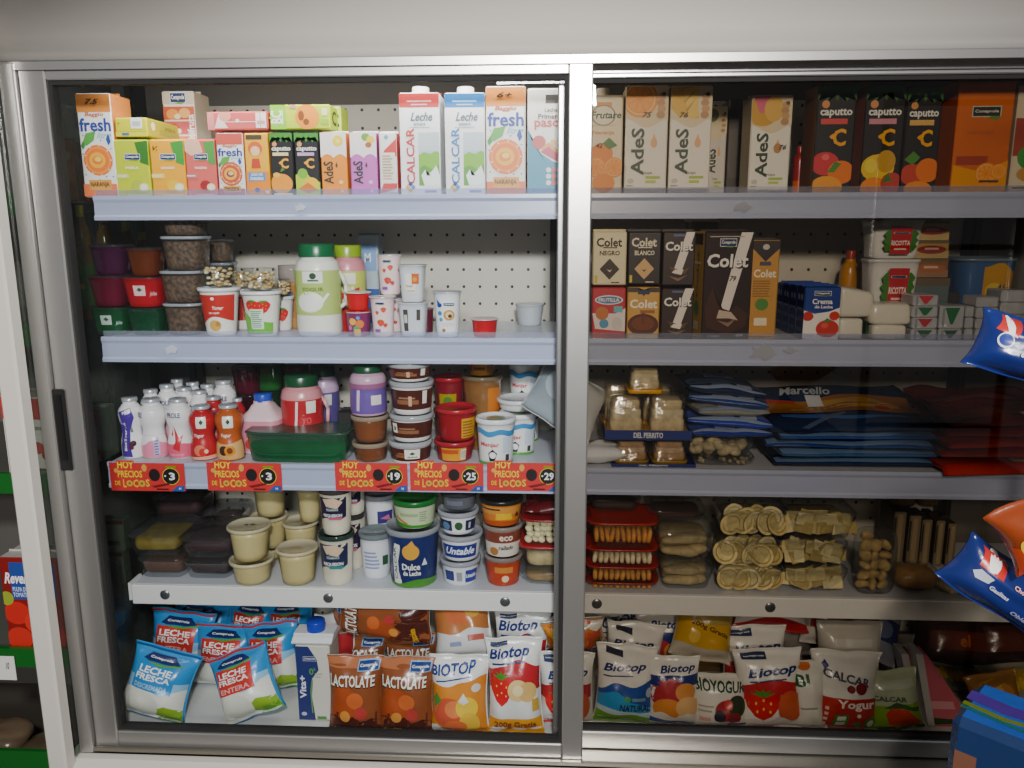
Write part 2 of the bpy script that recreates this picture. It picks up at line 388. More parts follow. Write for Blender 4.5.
def bottle(name, label, x0, x1, yt, Yc, zb, shape, body, cap, bands=(), group=None, n=2, cat='yogurt bottle', handle=None, yb=None, ay=1):
    if yb is not None: zb = P((x0 + x1) / 2, yb, Yc).z
    xc, w, h = fit(x0, x1, yt, Yc, zb); r = w / 2; t = thing(name, label, cat, (xc, Yc, zb), group)
    pr = [(a * r, b * h) for a, b in SHAPES[shape]]
    sm = [pr[0]]
    for (r0, z0), (r1, z1) in zip(pr, pr[1:]):
        for k in (1, 2, 3): u = k / 3; uu = u * u * (3 - 2 * u); sm.append((r0 + (r1 - r0) * uu, z0 + (z1 - z0) * u))
    m = MB(); m.lathe(sm, body, n, 32, ay=ay); m.build('bottle_body', t)
    cr, ch = cap[1] * r, h - pr[-1][1]
    q = MB(); q.lathe([(cr, -ch * .15), (cr, ch * .8), (cr * .93, ch), (.001, ch)], cap[0], 2, 24, c=(0, 0, pr[-1][1]), cap=False)
    q.build('cap', t)
    for bd in bands:
        v0, v1, c, art = bd[:4]; span = bd[4] if len(bd) > 4 else 2 * pi
        S = cupS(lambda z: interp(sm, z), h * v0, h * v1, span, n); q = MB(); kk, jj = 30, 12
        if c: q.add([S(i / kk, j / jj, .0005) for j in range(jj + 1) for i in range(kk + 1)], [[j * (kk + 1) + i, j * (kk + 1) + i + 1, (j + 1) * (kk + 1) + i + 1, (j + 1) * (kk + 1) + i] for j in range(jj) for i in range(kk)], (c, 'plastic'), True)
        sp = min(span, pi * .95)
        q.art(art, cupS(lambda z: interp(sm, z), h * v0, h * v1, sp, n), sp * r * .95 / (h * (v1 - v0)), 'plastic', True, .0010, .0001)
        q.build('label', t)
    if handle:
        q = MB(); pts = [Vector((r * .95, 0, h * .30)), Vector((r * 1.22, 0, h * .36)), Vector((r * 1.25, 0, h * .55)), Vector((r * 1.05, 0, h * .68)), Vector((r * .9, 0, h * .7))]
        for a, b in zip(pts, pts[1:]): q.rod(a, b, r * .09, handle)
        q.build('handle', t)
    return t, zb + h + E
def pouch(name, label, cx, cy, wp, hp, Y, th, art, body, rot=0, tilt=0, yaw=0, group=None, seal=.06, cat='bag', zmin=None, sag=0, back=None, seed=None, fin='film', kind=None, hw=None, flap=0, ends='v'):
    c = P(cx, cy, Y); k = (c - CP).length / FPX * .985
    w, h = wp * k, hp * k
    if zmin == D0 and abs(rot) < 60:
        st, ct = sin(RAD(-tilt)), cos(RAD(tilt)); yb = .036 if cx < 545 else .08
        for _ in range(3):
            if Y < .155 or _: Yc = max(Y if Y > .155 else 0, yb + h / 2 * st + th * .33)
            else: Yc = Y
            H = P(cx, cy - hp / 2, Yc + h / 2 * st).z - D0; h = max(.04, (H / ct - w * sin(abs(RAD(rot)))) / cos(RAD(rot)))
        Y = Yc; q = proj((0, Y, D0 + H / 2))[1]; c = P(cx, cy, Y)
    if hw: h = hw
    seed = random.random() * 50 if seed is None else seed
    th0 = th * 1.25; nu, nv = 18, 24
    def f(u, v, side):
        a = abs(2 * u - 1); th = th0; b = (v - seal) / (1 - 2 * seal)
        if b <= 0 or b >= 1: tt = .0015
        else:
            pv = (1 - abs(2 * b - 1) ** 3.2) ** .75 * (1 - sag * (b - .5)); tt = .0015 + th / 2 * pv * max(0, 1 - a ** 3.0) ** .6
        nz = noise.noise(Vector((u * 3.2, v * 4.2, seed + side * 9))) + .2 * noise.noise(Vector((u * 7, v * 8, seed + side * 5)))
        tt += th * .07 * nz * (1 - a ** 4) if 0 < b < 1 else 0
        pinch = 1 - (.10 * math.exp(-((b) / .05) ** 2) * 0 + .22 * (th / max(w, .01)) * sin(pi * min(1, max(0, b))) ** .6)
        x = (u - .5) * w * pinch
        y = side * tt
        if b > 1 or b < 0: y += .004 * noise.noise(Vector((u * 4, 3 * v, seed))) + flap * ((b - 1) * h * 4 if b > 1 else 0)
        z = (v - .5) * h + .006 * noise.noise(Vector((u * 3, seed, 1))) * (1 if v > .9 or v < .1 else 0)
        return x, y, z
    m = MB(); V = []
    for side in (-1, 1):
        for j in range(nv + 1):
            for i in range(nu + 1): V.append(f(i / nu, j / nv, side))
    q = (nu + 1) * (nv + 1); F = []
    for s_ in (0, 1):
        for j in range(nv):
            for i in range(nu):
                a = s_ * q + j * (nu + 1) + i; ff = [a, a + 1, a + nu + 2, a + nu + 1]; F.append(ff if s_ == 0 else ff[::-1])
    m.add(V, F[:nu * nv], (body, fin), True); bb = len(m.v) - len(V)
    b0 = m.mi((back or body, fin))
    for ff in F[nu * nv:]: m.f.append(ff); m.m.append(b0); m.s.append(True)
    rim = [j * (nu + 1) for j in range(nv + 1)], [j * (nu + 1) + nu for j in range(nv + 1)]
    for l in rim:
        for a, b in zip(l, l[1:]): m.f.append([a, b, b + q, a + q]); m.m.append(b0); m.s.append(True)
    for l in ([i for i in range(nu + 1)], [nv * (nu + 1) + i for i in range(nu + 1)]):
        for a, b in zip(l, l[1:]): m.f.append([a, b, b + q, a + q]); m.m.append(b0); m.s.append(True)
    def S(u, v, d):
        x, y, z = f(u, v, -1); return (x, y - d, z)
    if art: m.art(art, S, w / h, fin, True, .0016, .00032, .012)
    R = Matrix.Rotation(RAD(yaw), 4, 'Z') @ Matrix.Rotation(RAD(rot), 4, 'Y') @ Matrix.Rotation(RAD(tilt), 4, 'X')
    lo = min((R @ Vector(v)).z for v in m.v)
    z = c.z
    if zmin is not None and kind != 'free': z = zmin - lo
    o = m.build(name); o.matrix_world = Matrix.Translation((c.x, Y, z)) @ R
    tag(o, label, cat, group)
    return o, z + max((R @ Vector(v)).z for v in m.v)
def stack_bag(name, label, cx, w, d, th, Yc, zb, body, art, group=None, rz=0, tip=0, back=None, seed=None, cat='bag', rx=0, wav=1, droop=None):
    """a flat bag lying on its back at zb, printed side up"""
    m = MB(); seed = random.random() * 40 if seed is None else seed; nu, nv = 18, 16
    def f(u, v, s):
        a, b = abs(2 * u - 1), abs(2 * v - 1)
        tt = th / 2 * max(0, 1 - a ** 4) ** .6 * max(0, 1 - b ** 4) ** .6
        wv = noise.noise(Vector((u * 3, v * 3, seed))) * .5
        y = (v - .5) * d; dz = 0
        if droop is not None and y < droop: dz = -(droop - y) * .94; y = droop - (droop - y) * .22
        return ((u - .5) * w, y, dz + th / 2 + tt * s * (1 + .22 * noise.noise(Vector((u * 5, v * 5, seed + s)))) + th * wv * .35 * wav * (1 if s > 0 else .3) + .001 * s)
    V = [f(i / nu, j / nv, s) for s in (-1, 1) for j in range(nv + 1) for i in range(nu + 1)]; q = (nu + 1) * (nv + 1)
    lo = min(v[2] for v in V) if droop is None else min(v[2] for v in V if v[1] > droop + .01); V = [(x, y, z - lo) for x, y, z in V]
    F = [[j * (nu + 1) + i, (j + 1) * (nu + 1) + i, (j + 1) * (nu + 1) + i + 1, j * (nu + 1) + i + 1] for j in range(nv) for i in range(nu)]
    m.add(V, F + [[q + k for k in g[::-1]] for g in F], (body, 'film'), True); mi = m.mi((body, 'film'))
    for l in ([i for i in range(nu + 1)], [nv * (nu + 1) + i for i in range(nu + 1)], [j * (nu + 1) for j in range(nv + 1)], [j * (nu + 1) + nu for j in range(nv + 1)]):
        for a, b in zip(l, l[1:]): m.f.append([a, b, b + q, a + q]); m.m.append(mi); m.s.append(True)
    if art:
        def S(u, v, dd):
            x, y, z = f(u, v, 1); return (x, y, z - lo + dd)
        m.art(art, S, w / d, 'film', True, .0012, .00015)
    o = m.build(name, loc=(cx, Yc, zb), rot=(RAD(rx), RAD(tip), RAD(rz)))
    tag(o, label, cat, group)
    return o, zb + th * 1.0
def tray(name, label, x0, x1, yt, Y, zb, dep, food, group=None, yb=None, lidc=None, cat='food tray', filmcol=None, rz=0, n=6, taper=.82, base=None):
    """a clear plastic tray with its lid or film; front rim at Y; food(t,w,dep,h) adds what is in it"""
    if yb is not None: zb = P((x0 + x1) / 2, yb, Y).z
    xc, w, h = fit(x0, x1, yt, Y, zb); t = thing(name, label, cat, (xc, Y + dep / 2, zb), group, rz)
    a = w / 2; m = MB(); hb = h * (.8 if not filmcol else .9) if not lidc else h * .45
    m.lathe([(taper * .96, 0), (taper, .002), (1 - (1 - taper) * .4, hb * .6), (.985, hb), (1, hb), (1, hb + .002)], base or ('f1f3f4', 'clear'), n, 36, a, dep / 2, cap=True)
    m.build('tray_base', t)
    food(t, w * .9, dep * .88, h)
    q = MB()
    if filmcol: q.lathe([(1, hb + .002), (1.03, hb + .004), (1.03, hb + .006), (.9, h), (.001, h)], (filmcol, 'film'), n, 36, a, dep / 2, cap=False); q.build('printed_film', t)
    else: q.lathe([(1.0, hb + .002), (1.0, hb + .005), (.93, h * .93), (.88, h), (.001, h)], lidc or ('f4f6f8', 'clear'), n, 36, a, dep / 2, cap=False); q.build('lid', t)
    return t, zb + h + E
def proto(mb, name):
    me = mb.build(name); d = me.data; bpy.data.objects.remove(me); return d
def inst(name, data, parent, loc, rot=(0, 0, 0), sc=1):
    o = bpy.data.objects.new(name, data); COL.objects.link(o); o.parent = parent; o.location = loc; o.rotation_euler = rot
    o.scale = (sc, sc, sc) if not isinstance(sc, tuple) else sc
    return o
# ------------------------------------------------------------------ the setting
XL, XR, YB = P(30, 200, 0).x - .01, 1.13, .42
XM = P(577, 400, 0).x
ZT, ZB = P(300, 79, 0).z, P(300, 731, 0).z            # daylight opening of the doors
DUL, DUR = mat('a9a7a4', 'metal'), mat('bdbab6', 'paint')
m = MB(); m.box(-3.2, 2.6, -3.2, 1.6, -.05, 0, mat('4c463f', 'matte')); struct(m.build('floor'))
m = MB(); m.box(-3.2, 2.6, 1.0, 1.06, 0, 3.0, mat('6d675f', 'matte')); struct(m.build('wall_back'))
# ------------------------------------------------------------------ the display fridge
fridge = thing('display_fridge', 'white shop display fridge with two sliding glass doors and stocked shelves', 'fridge', (0, 0, 0))
WHT = ('c2bdb5', 'paint'); ALU = ('b9b7b4', 'metal')
z0 = P(300, 760, -.03).z
m = MB(); m.prism([(.50, .08), (-.05, .08), (-.08, .12), (-.08, z0 - .035), (-.070, z0 - .012), (-.045, z0), (.50, z0)], XL - .02, XR + .03, WHT, False); m.build('base_cabinet', fridge)
for x in (XL + .1, XR - .1):
    for y in (.03, .4): m = MB(); m.lathe([(.03, 0), (.03, .08)], ('2a2a2a', 'plastic'), c=(x, y, 0)); m.build('foot', fridge)
zh = P(300, 57.5, -.035).z
pts = [(.50, zh + .06), (.066, zh + .06), (.066, zh), (-.022, zh), (-.029, zh + .003), (-.033, zh + .010), (-.040, zh + .016)] + [(-.040 - .153 * (1 - cos(k * pi / 22)) - .012 * k, zh + .016 + .125 * sin(k * pi / 22)) for k in range(1, 12)] + [(-.34, zh + .30), (.5, zh + .30)]
m = MB(); m.prism(pts, XL - .03, XR + .03, WHT, True)
m.build('header_canopy', fridge)
m = MB(); m.box(XL + .02, XR, YB + .012, YB + .06, SD - .06, zh + .058, ('6a655e', 'matte')); m.build('back_shell', fridge)
# perforated back panel: holes in rows as a pattern of its material
pg = bpy.data.materials.new('perforated_panel'); pg.use_nodes = True; nt = pg.node_tree; b = nt.nodes['Principled BSDF']
tc = nt.nodes.new('ShaderNodeTexCoord'); mp = nt.nodes.new('ShaderNodeMapping'); mp.inputs['Scale'].default_value = (1 / .0365, 1, 1 / .0385)
sp = nt.nodes.new('ShaderNodeSeparateXYZ'); nt.links.new(tc.outputs['Object'], mp.inputs[0]); nt.links.new(mp.outputs[0], sp.inputs[0])
def mth(op, a, b_=None):
    n = nt.nodes.new('ShaderNodeMath'); n.operation = op
    for i, q in enumerate((a, b_)):
        if q is None: continue
        if isinstance(q, (int, float)): n.inputs[i].default_value = q
        else: nt.links.new(q, n.inputs[i])
    return n.outputs[0]
row = mth('FLOOR', sp.outputs[2]); off = mth('MULTIPLY', mth('MODULO', row, 2), .0)
fx = mth('SUBTRACT', mth('FRACT', mth('ADD', sp.outputs[0], off)), .5); fz = mth('SUBTRACT', mth('FRACT', sp.outputs[2]), .5)
dd = mth('SQRT', mth('ADD', mth('MULTIPLY', fx, fx), mth('MULTIPLY', fz, fz)))
hole = mth('LESS_THAN', dd, .09)
mx = nt.nodes.new('ShaderNodeMix'); mx.data_type = 'RGBA'; nt.links.new(hole, mx.inputs['Factor'])
mx.inputs['A'].default_value = lin('c9c2b2'); mx.inputs['B'].default_value = lin('1c1a18')
nt.links.new(mx.outputs['Result'], b.inputs['Base Color']); b.inputs['Roughness'].default_value = .4
x0, x1 = P(200, 400, YB).x, P(948, 400, YB).x
m = MB(); m.box(x0, x1, YB - .003, YB + .011, SD - .02, zh - .01, pg); m.build('perforated_back', fridge)
for px in (202, 556, 951):
    x = P(px, 400, YB).x; m = MB(); m.box(x - .016, x + .016, YB - .02, YB - .004, SD, zh - .01, ('4a4744', 'metal'))
    m.box(x - .004, x + .004, YB - .0205, YB - .0199, SD, zh - .01, ('191919', 'matte')); m.build('shelf_upright', fridge)
m = MB(); m.box(XL, XM - .06, .024, .06, SD - .012, SD, ('e6e4df', 'paint')); m.box(XL, XR, .06, YB + .01, SD - .04, SD, ('e6e4df', 'paint')); m.build('deck', fridge)
m = MB(); m.box(XL, XR, .0665, YB + .01, zh + .05, zh + .058, ('55524d', 'matte')); m.build('inner_ceiling', fridge)
m = MB(); m.rod((-.80, .078, 1.650), (.0, .078, 1.650), .005, ('e8e8e6', 'plastic')); m.build('lamp_tube', fridge)
# glazed left end with its slanting white post, plain right end
m = MB(); m.box(XL - .006, XL - .001, -.04, YB, z0, zh, ('dfe8e2', 'clear')); m.build('side_glass', fridge)
x = P(59, 618, -.05).x
m = MB(); m.box(x - .037, x, -.082, -.05, .06, zh + .2, WHT, .004); m.build('corner_post', fridge)
m = MB(); m.box(XR + .001, XR + .03, -.04, YB + .05, z0, zh, ('8d8a84', 'paint')); m.build('end_panel', fridge)
# tracks, jamb
m = MB()
for y0, y1, hgt in ((-.028, .062, .004), (-.028, -.022, .012), (.017, .021, .0045), (.058, .064, .0045)): m.box(XL, XR, y0, y1, z0 - .0005, z0 + hgt, ('8f8a80', 'metal'))
m.build('bottom_track', fridge)
m = MB(); m.box(XL - .002, XR, -.026, -.021, zh - .012, zh + .001, ALU); m.box(XL, XR, .016, .021, zh - .02, zh, ALU); m.build('top_track', fridge)
m = MB(); m.box(XL - .0005, XL + .026, -.03, .065, z0 + .001, zh - .0005, ALU, .002); m.build('side_jamb', fridge)
def door(x0, x1, y, glass, handle_x, tint):
    d = bpy.data.objects.new('sliding_door', None); COL.objects.link(d); d.parent = fridge; d.location = (0, y, 0)
    sl, sr = .046, .040; zb, zt = z0 + .006, zh - .0016
    m = MB()
    m.box(x0, x0 + sl, -.018, .016, zb, zt, ALU, .0025); m.box(x1 - sr, x1, -.018, .016, zb, zt, ALU, .0025)
    m.box(x0 + sl, x1 - sr, -.016, .014, ZT, zt, ALU, .002); m.box(x0 + sl, x1 - sr, -.016, .014, zb, ZB, ALU, .002)
    m.build('door_frame', d)
    g = MB(); t = .007; e = .0005
    for a in ((x0 + sl + e, x0 + sl + t, ZB + e, ZT - e), (x1 - sr - t, x1 - sr - e, ZB + e, ZT - e), (x0 + sl + t, x1 - sr - t, ZT - t, ZT - e), (x0 + sl + t, x1 - sr - t, ZB + e, ZB + t)):
        g.box(a[0], a[1], -.010, .008, a[2], a[3], ('141414', 'matte'))
    g.build('gasket', d)
    g = MB(); g.box(x0 + sl + t * .5, x1 - sr - t * .5, -.002, .002, ZB + t * .5, ZT - t * .5, glass); g.build('glass_pane', d)
    if handle_x is not None:
        za, zb_ = P(66, 470, -.02).z, P(66, 389, -.02).z
        g = MB(); g.box(handle_x - .014, handle_x + .012, -.023, -.0185, za, zb_, ('1b1b1c', 'plastic'), .002)
        g.box(handle_x - .008, handle_x + .006, -.0245, -.0231, za + .02, zb_ - .01, ('0c0c0d', 'plastic'))
        g.lathe([(.003, 0), (.003, .001)], ('6a6a6a', 'metal'), c=(handle_x, 0, 0), segs=4) if 0 else None
        g.build('handle', d)
    return d
door(XL + .027, XM + .019, -.002, ('f3f5f6', 'glass'), P(70, 430, 0).x, 1)
door(XM - .038, XR, .040, ('dddad5', 'glass2'), None, 1)
# shelves: two sections per level, each with its lip, price rail and clear riser
LIP = ('a8afc9', 'paint')
xm0, xm1 = P(560, 300, .10).x, P(570, 300, .10).x
for z, zl, pl, riser in zip(SH, (.042, .046, .05, .042), (95, 103, 110, 133), (1, 1, 0, 2)):
    for xa, xb in ((P(pl, {95: 205, 103: 345, 110: 478, 133: 590}[pl], .10).x, xm0), (xm1, XR - .03)):
        s = bpy.data.objects.new('shelf', None); COL.objects.link(s); s.parent = fridge; s.location = (0, 0, z)
        m = MB(); c = LIP if riser != 2 else ('e4e2dc', 'paint')
        m.box(xa, xb, .102, YB - .021, -.016, 0, ('c9cbd2', 'paint'), .001); m.build('shelf_plate', s)
        m = MB()
        if riser == 2:
            m.box(xa, xb, .094, .1015, -zl, 0, c, .0015)
            m.box(xa - .006, xa - .0005, .094, .14, -zl * .8, .004, c)
        else:
            m.prism([(.1015, .003), (.095, .003), (.0945, -.004), (.097, -.010), (.096, -zl + .010), (.093, -zl + .006), (.093, -zl), (.1015, -zl)], xa, xb, c)
        m.build('shelf_lip', s)
        if riser == 2:
            for px in ((165, 328, 505) if xa < 0 else (597, 771)):
                p = P(px, 595, .094); m = MB(); m.sell(.021, .006, .021, ('8a8c8e', 'metal'), 2, (p.x, .0935, -zl * .48)); m.build('cap_screw', s)
        elif riser == 1:
            m = MB(); m.box(xa + .002, xb - .002, .1022, .1032, .0005, .014, ('eef0fa', 'riser')); m.build('clear_riser', s)
        for x in (xa + .006, xb - .006):
            m = MB(); m.prism([(YB - .022, -.0165), (.16, -.0165), (.16, -.02), (YB - .022, -.034)], x - .002, x + .002, ('b5b5b8', 'paint')); m.build('bracket', s)
# torn sticker scraps on the lips
for i, (px, py, z, wd) in enumerate(((300, 208, S1, .02), (171, 350, S2, .026))):
    p = P(px, py, .094); m = MB(); vs = [(p.x + .5 * wd * math.cos(k * .7) * (1 + .3 * math.sin(k * 2.3)), .0925 - .0002 * i, p.z + .28 * wd * math.sin(k * .7) * (1 + .4 * math.cos(k * 3.1))) for k in range(9)]
    m.add(vs + [(x, .0955, zz) for x, y, zz in vs], [list(range(9))] + [[k, (k + 1) % 9, 9 + (k + 1) % 9, 9 + k] for k in range(9)], ('c4c6cf', 'matte'))
    o = m.build('torn_sticker'); tag(o, ['torn white sticker scrap on the top shelf lip', 'torn white sticker scrap on the lip under the green jelly cups'][i], 'sticker')

for i, (px, py, z, wd) in enumerate(((762, 352, S2, .045), (742, 207, S1, .03), (790, 350, S2, .022))):
    p = P(px, py, .094); m = MB(); vs = [(p.x + .5 * wd * math.cos(k * .63) * (1 + .35 * math.sin(k * 2.3 + i)), .0918 - .0004 * (k % 2), p.z + .30 * wd * math.sin(k * .63) * (1 + .4 * math.cos(k * 3.1 + i))) for k in range(10)]
    m.add(vs + [(x, .0926, zz) for x, y, zz in vs], [list(range(10))] + [[k, (k + 1) % 10, 10 + (k + 1) % 10, 10 + k] for k in range(10)], ('d8dae0', 'tint'))
    tag(m.build('torn_sticker'), ['crinkled clear tape scrap on the lip under the blue cream cartons', 'crinkled clear tape scrap on the top lip under the soy drink carton', 'small clear tape scrap on the lip right under the strawberry cream carton'][i], 'sticker')
# ------------------------------------------------------------------ top shelf, cartons
YF = .108
G1 = 'cartons on the top shelf'
def a_fresh(big=1, mark=None):
    l = [('r', 0, .82, 1, 1, 'd8883a' if big else 'd4584a'), ('t', 'Baggio', .5, .795, .55, .05, 'c0522a', 0, .2), ('t', 'fresh', .5, .70, .92, .13, '2a3f9a'),
         ('t', 'litro' if big else 'light', .72, .60, .42, .06, '9cc4d8', 0, .4), ('p', [(.08, .52), (.2, .62), (.5, .64), (.42, .55), (.2, .5)], '58a844'), ('p', [(.03, .5), (.1, .55), (.16, .5), (.08, .46)], '3f8a3a'),
         ('p', [(.78, .56), (.86, .62), (.92, .54), (.84, .5)], '2a4fa0')]
    for x, y in ((.12, .6), (.62, .55), (.9, .47), (.08, .42), (.93, .6), (.9, .2), (.1, .22), (.5, .17), (.7, .2)): l.append(('e', x, y, .022, .022, '4a86b8'))
    c = 'f07a26' if big else 'c9543a'
    l += [('e', .5, .36, .43, .43, c), ('e', .5, .36, .37, .37, 'f39a52'), ('e', .5, .36, .33, .33, c), ('e', .48, .36, .24, .22, 'f6b52c'), ('e', .48, .36, .15, .12, c if big else '8a3a6a'), ('e', .5, .37, .10, .07, 'f8cf5a')]
    for i in range(9): t = i * .7; l.append(('e', .5 + .385 * cos(t), .36 + .385 * .37 * sin(t), .022, .022, 'fbe3c4'))
    l += [('r', 0, 0, 1, .13, 'ef7a4a' if big else 'b8506a'), ('r', .18, .07, .84, .17, 'e0a04a'), ('t', 'NARANJA' if big else 'manzana', .5, .12, .56, .06, '4a2a1a')]
    if mark: l.append(('t', mark, .48, .92, .4, .05, '3a2a20', 0, .3))
    return l
def a_fruitbrik(c1, leaf, word, c2, marks=''):
    l = [('p', [(.62, .95), (1, .98), (1, .55), (.75, .6)], leaf)] + logo(.52, .70, .46, .66)
    l += [('t', word, .5, .51, .4, .04, 'f7f3e4'), ('r', 0, .33, .38, .41, lighten(c2, .35)), ('r', .02, .36, .3, .38, 'f6eedb'), ('e', .62, .2, .18, .16, c2), ('e', .8, .17, .14, .12, 'f0e6b0'), ('e', .8, .17, .09, .08, 'f8f2d0'), ('r', .3, .02, .9, .05, lighten(c1, .5))]
    if marks: l.append(('t', marks, .18, .85, .16, .08, '5a4a10', 0, .4))
    return l
EDGE = 'e9e4d6'
_, zt = brik('juice_carton', 'tall white and orange ring carton at the end of the top shelf', 80, 114, 93, YF, S1, .075, a_fresh(1, '7.5'), 'f1efe9', 'e0893c', 'd8883a', G1)
_, z1 = brik('juice_carton', 'small lime green pear juice carton under the lying yellow carton', 115.5, 149.5, 139.5, YF, S1, .06, a_fruitbrik('c3cf10', '3c7a28', 'PERA', 'b9c53a'), 'c6d114', 'b7c016', 'c9d31c', G1)
_, z2 = brik('juice_carton', 'small yellow-orange peach juice carton beside the lime green pear one', 151, 185, 139.5, YF, S1, .06, a_fruitbrik('f5a81a', '3f9a3a', 'DURAZNO', 'f0c21c', 'V.'), 'f6ae14', 'ee9c18', 'f2b41c', G1)
brik('juice_carton', 'small coral apple juice carton between the yellow-orange and the orange ring ones', 186, 216, 139.5, YF, S1, .06, [('p', [(0, 1), (.5, .98), (.6, .78), (.2, .72), (0, .8)], 'f2c0a0')] + a_fruitbrik('e2605a', '4f9a44', 'MANZANA', 'a8262c'), 'e0665c', 'd2504c', 'e0746a', G1)
lying('juice_carton', 'lime yellow carton lying across the small green and orange cartons', 115, 147, 117.5, YF + .003, z1 + .001, .155, [('r', 0, 0, 1, .26, 'e0da1a'), ('r', 0, .25, 1, .27, '9aa010'), ('r', .2, .06, .42, .2, '5a6a9a'), ('r', .5, .42, .86, 1, 'f0efe6'), ('r', .55, .55, .8, .8, 'b8c0c4'), ('e', .12, .7, .03, .03, '7a8410')], 'd3cf16', 'c0b91a', G1,
      [('e', .15, .6, .05, .05, 'f2efd8'), ('r', .3, .2, .9, .5, 'b0a818'), ('t', 'PERA', .6, .6, .3, .2, '8a8a18')])
brik('juice_carton', 'tall carton showing three fruit pictures, standing behind the small coral carton', 166, 197, 91, .24, S1, .075,
     [('r', 0, .88, 1, 1, 'cdbfa8')] + logo(.5, .94, .5, .55) + [q for i, (b, c) in enumerate((('c8592f', 'e89a3c'), ('cf5a5a', 'b8262c'), ('d88a6a', 'c8382c'))) for q in
      [('r', 0, .74 - i * .135, 1, .86 - i * .135, b), ('e', .3, .79 - i * .135, .2, .16, c), ('e', .68, .8 - i * .135, .18, .15, lighten(c, .2)), ('e', .45, .77 - i * .135, .1, .08, 'f0e0b0')]] +
     [('r', 0, .2, 1, .46, 'd0785a'), ('t', 'multifruta', .86, .62, 1.1, .07, 'f4efe6', 90)], 'efe4d6', 'c8b49a', 'c9b79a', G1)
_, z3 = brik('juice_carton', 'small white juice carton with a yellow and red ring, beside the small coral carton', 217.5, 244, 133, YF, S1, .05, a_fresh(0), 'f1efe9', 'd98a6a', 'd4584a', G1)
lying('juice_carton', 'coral red carton lying across the small white and coral cartons', 207, 268, 111.5, YF + .002, z3 + .001, .06, [('r', 0, 0, .12, 1, 'e28a84'), ('p', [(.12, .1), (.2, .9), (.34, .1)], 'f2d8cc'), ('r', .18, .42, .8, .46, 'f4e4dc'), ('e', .5, .5, .03, .03, 'f4e4dc'), ('e', .3, .75, .1, .08, 'e89a84'), ('r', .80, .1, .97, .92, 'f1ece6'), ('r', .87, .1, .88, .92, 'c8585a'), ('r', .82, .3, .95, .5, 'd8a09a')], 'd9625e', 'c64a48', G1)
brik('juice_carton', 'small orange juice carton with a blue name plate, beside the white ring one', 245.5, 269, 133, YF, S1, .05, [('r', 0, 0, 1, .4, 'ee8a1c'), ('r', .08, .9, .75, .97, '4a4030'), ('e', .45, .76, .3, .28, 'd8642a'), ('e', .45, .72, .2, .2, 'f2c89a'), ('p', [(.25, .45), (.3, .6), (.6, .6), (.65, .45)], 'c8402a'), ('p', [(.1, .24), (.12, .38), (.8, .38), (.84, .26)], '3a8ac8'), ('t', 'JUGO DE', .46, .345, .5, .05, W_), ('t', 'DURAZNO', .46, .285, .56, .05, W_), ('e', .45, .1, .12, .1, '2a4f9a'), ('r', .8, .05, .95, .1, 'f8e8c0')], 'f4b21e', 'e89a20', 'f0b030', G1)
def a_cap(c, fr, top='3f8a2a'):
    l = [('p', [(0, 1), (.0, .85), (.12, .93), (.25, .84), (.38, .94), (.5, .85), (.62, .94), (.75, .84), (.88, .93), (1, .85), (1, 1)], top), ('e', .22, .82, .1, .1, 'd8925a'),
         ('t', 'caputto', .5, .74, .82, .085, 'efece4'), ('r', .12, .64, .8, .69, c), ('t', 'C', .62, .52, .34, .16, 'f0a81c'), ('p', [(.36, .53), (.48, .56), (.48, .51), (.42, .505)], 'f0a81c')]
    return l + fr
small_f = [('e', .45, .2, .48, .42, 'f09a1c'), ('e', .25, .34, .16, .1, 'f7b848'), ('p', [(.4, .38), (.5, .46), (.62, .42)], '4a8a2a'), ('r', .1, .02, .9, .05, 'f7e6b0')]
small_g = [('p', [(0, .02), (0, .34), (.4, .4), (.6, .3), (1, .22), (1, .02)], 'b8d020'), ('e', .3, .36, .2, .2, '7ab82a'), ('e', .62, .2, .32, .25, 'f0c01c'), ('p', [(.1, .12), (.5, .22), (.9, .1), (.5, .04)], 'd2741c')]
_, z4 = brik('juice_carton', 'small black juice carton with a big orange at its foot, under the lying lime carton', 270.5, 293.5, 132.5, YF, S1, .05, a_cap('f0d89a', small_f), '1d1a1a', '2a2422', '3f8a2a', G1)
brik('juice_carton', 'small black juice carton with yellow and green fruit, beside the one with an orange', 295, 319.5, 132.5, YF, S1, .05, a_cap('c8a0c8', small_g), '1d1a1c', '2a2422', '3f8a2a', G1)
lying('juice_carton', 'lime green carton with an orange picture lying across the two small black cartons', 270, 330, 104.5, YF + .001, z4 + .001, .055, [('r', 0, 0, .26, 1, '8fd030'), ('t', 'BC', .11, .5, .2, .5, W_, 90), ('r', .2, .2, .22, .8, 'd8f0b0'), ('e', .62, .5, .2, .2, 'f0942a'), ('e', .52, .55, .05, .08, '8a4a1a'), ('e', .6, .3, .05, .05, '8a4a1a'), ('r', .34, .84, .44, .98, 'd88a9a'), ('r', .86, .55, .96, .85, 'e4f0a0'), ('r', .84, .2, .97, .4, '9ac82a')], 'c2d81c', 'b4cc1c', G1, [('t', 'C', .5, .5, .5, .6, '1d1a1a')])
lying('juice_carton', 'lime carton showing a black letter, just behind the lying lime green one', 331, 341, 106, YF + .062, z4 + .001, .055, [('t', 'C', .5, .45, .6, .5, '20201a')], 'cde05a', 'b4cc1c', G1)
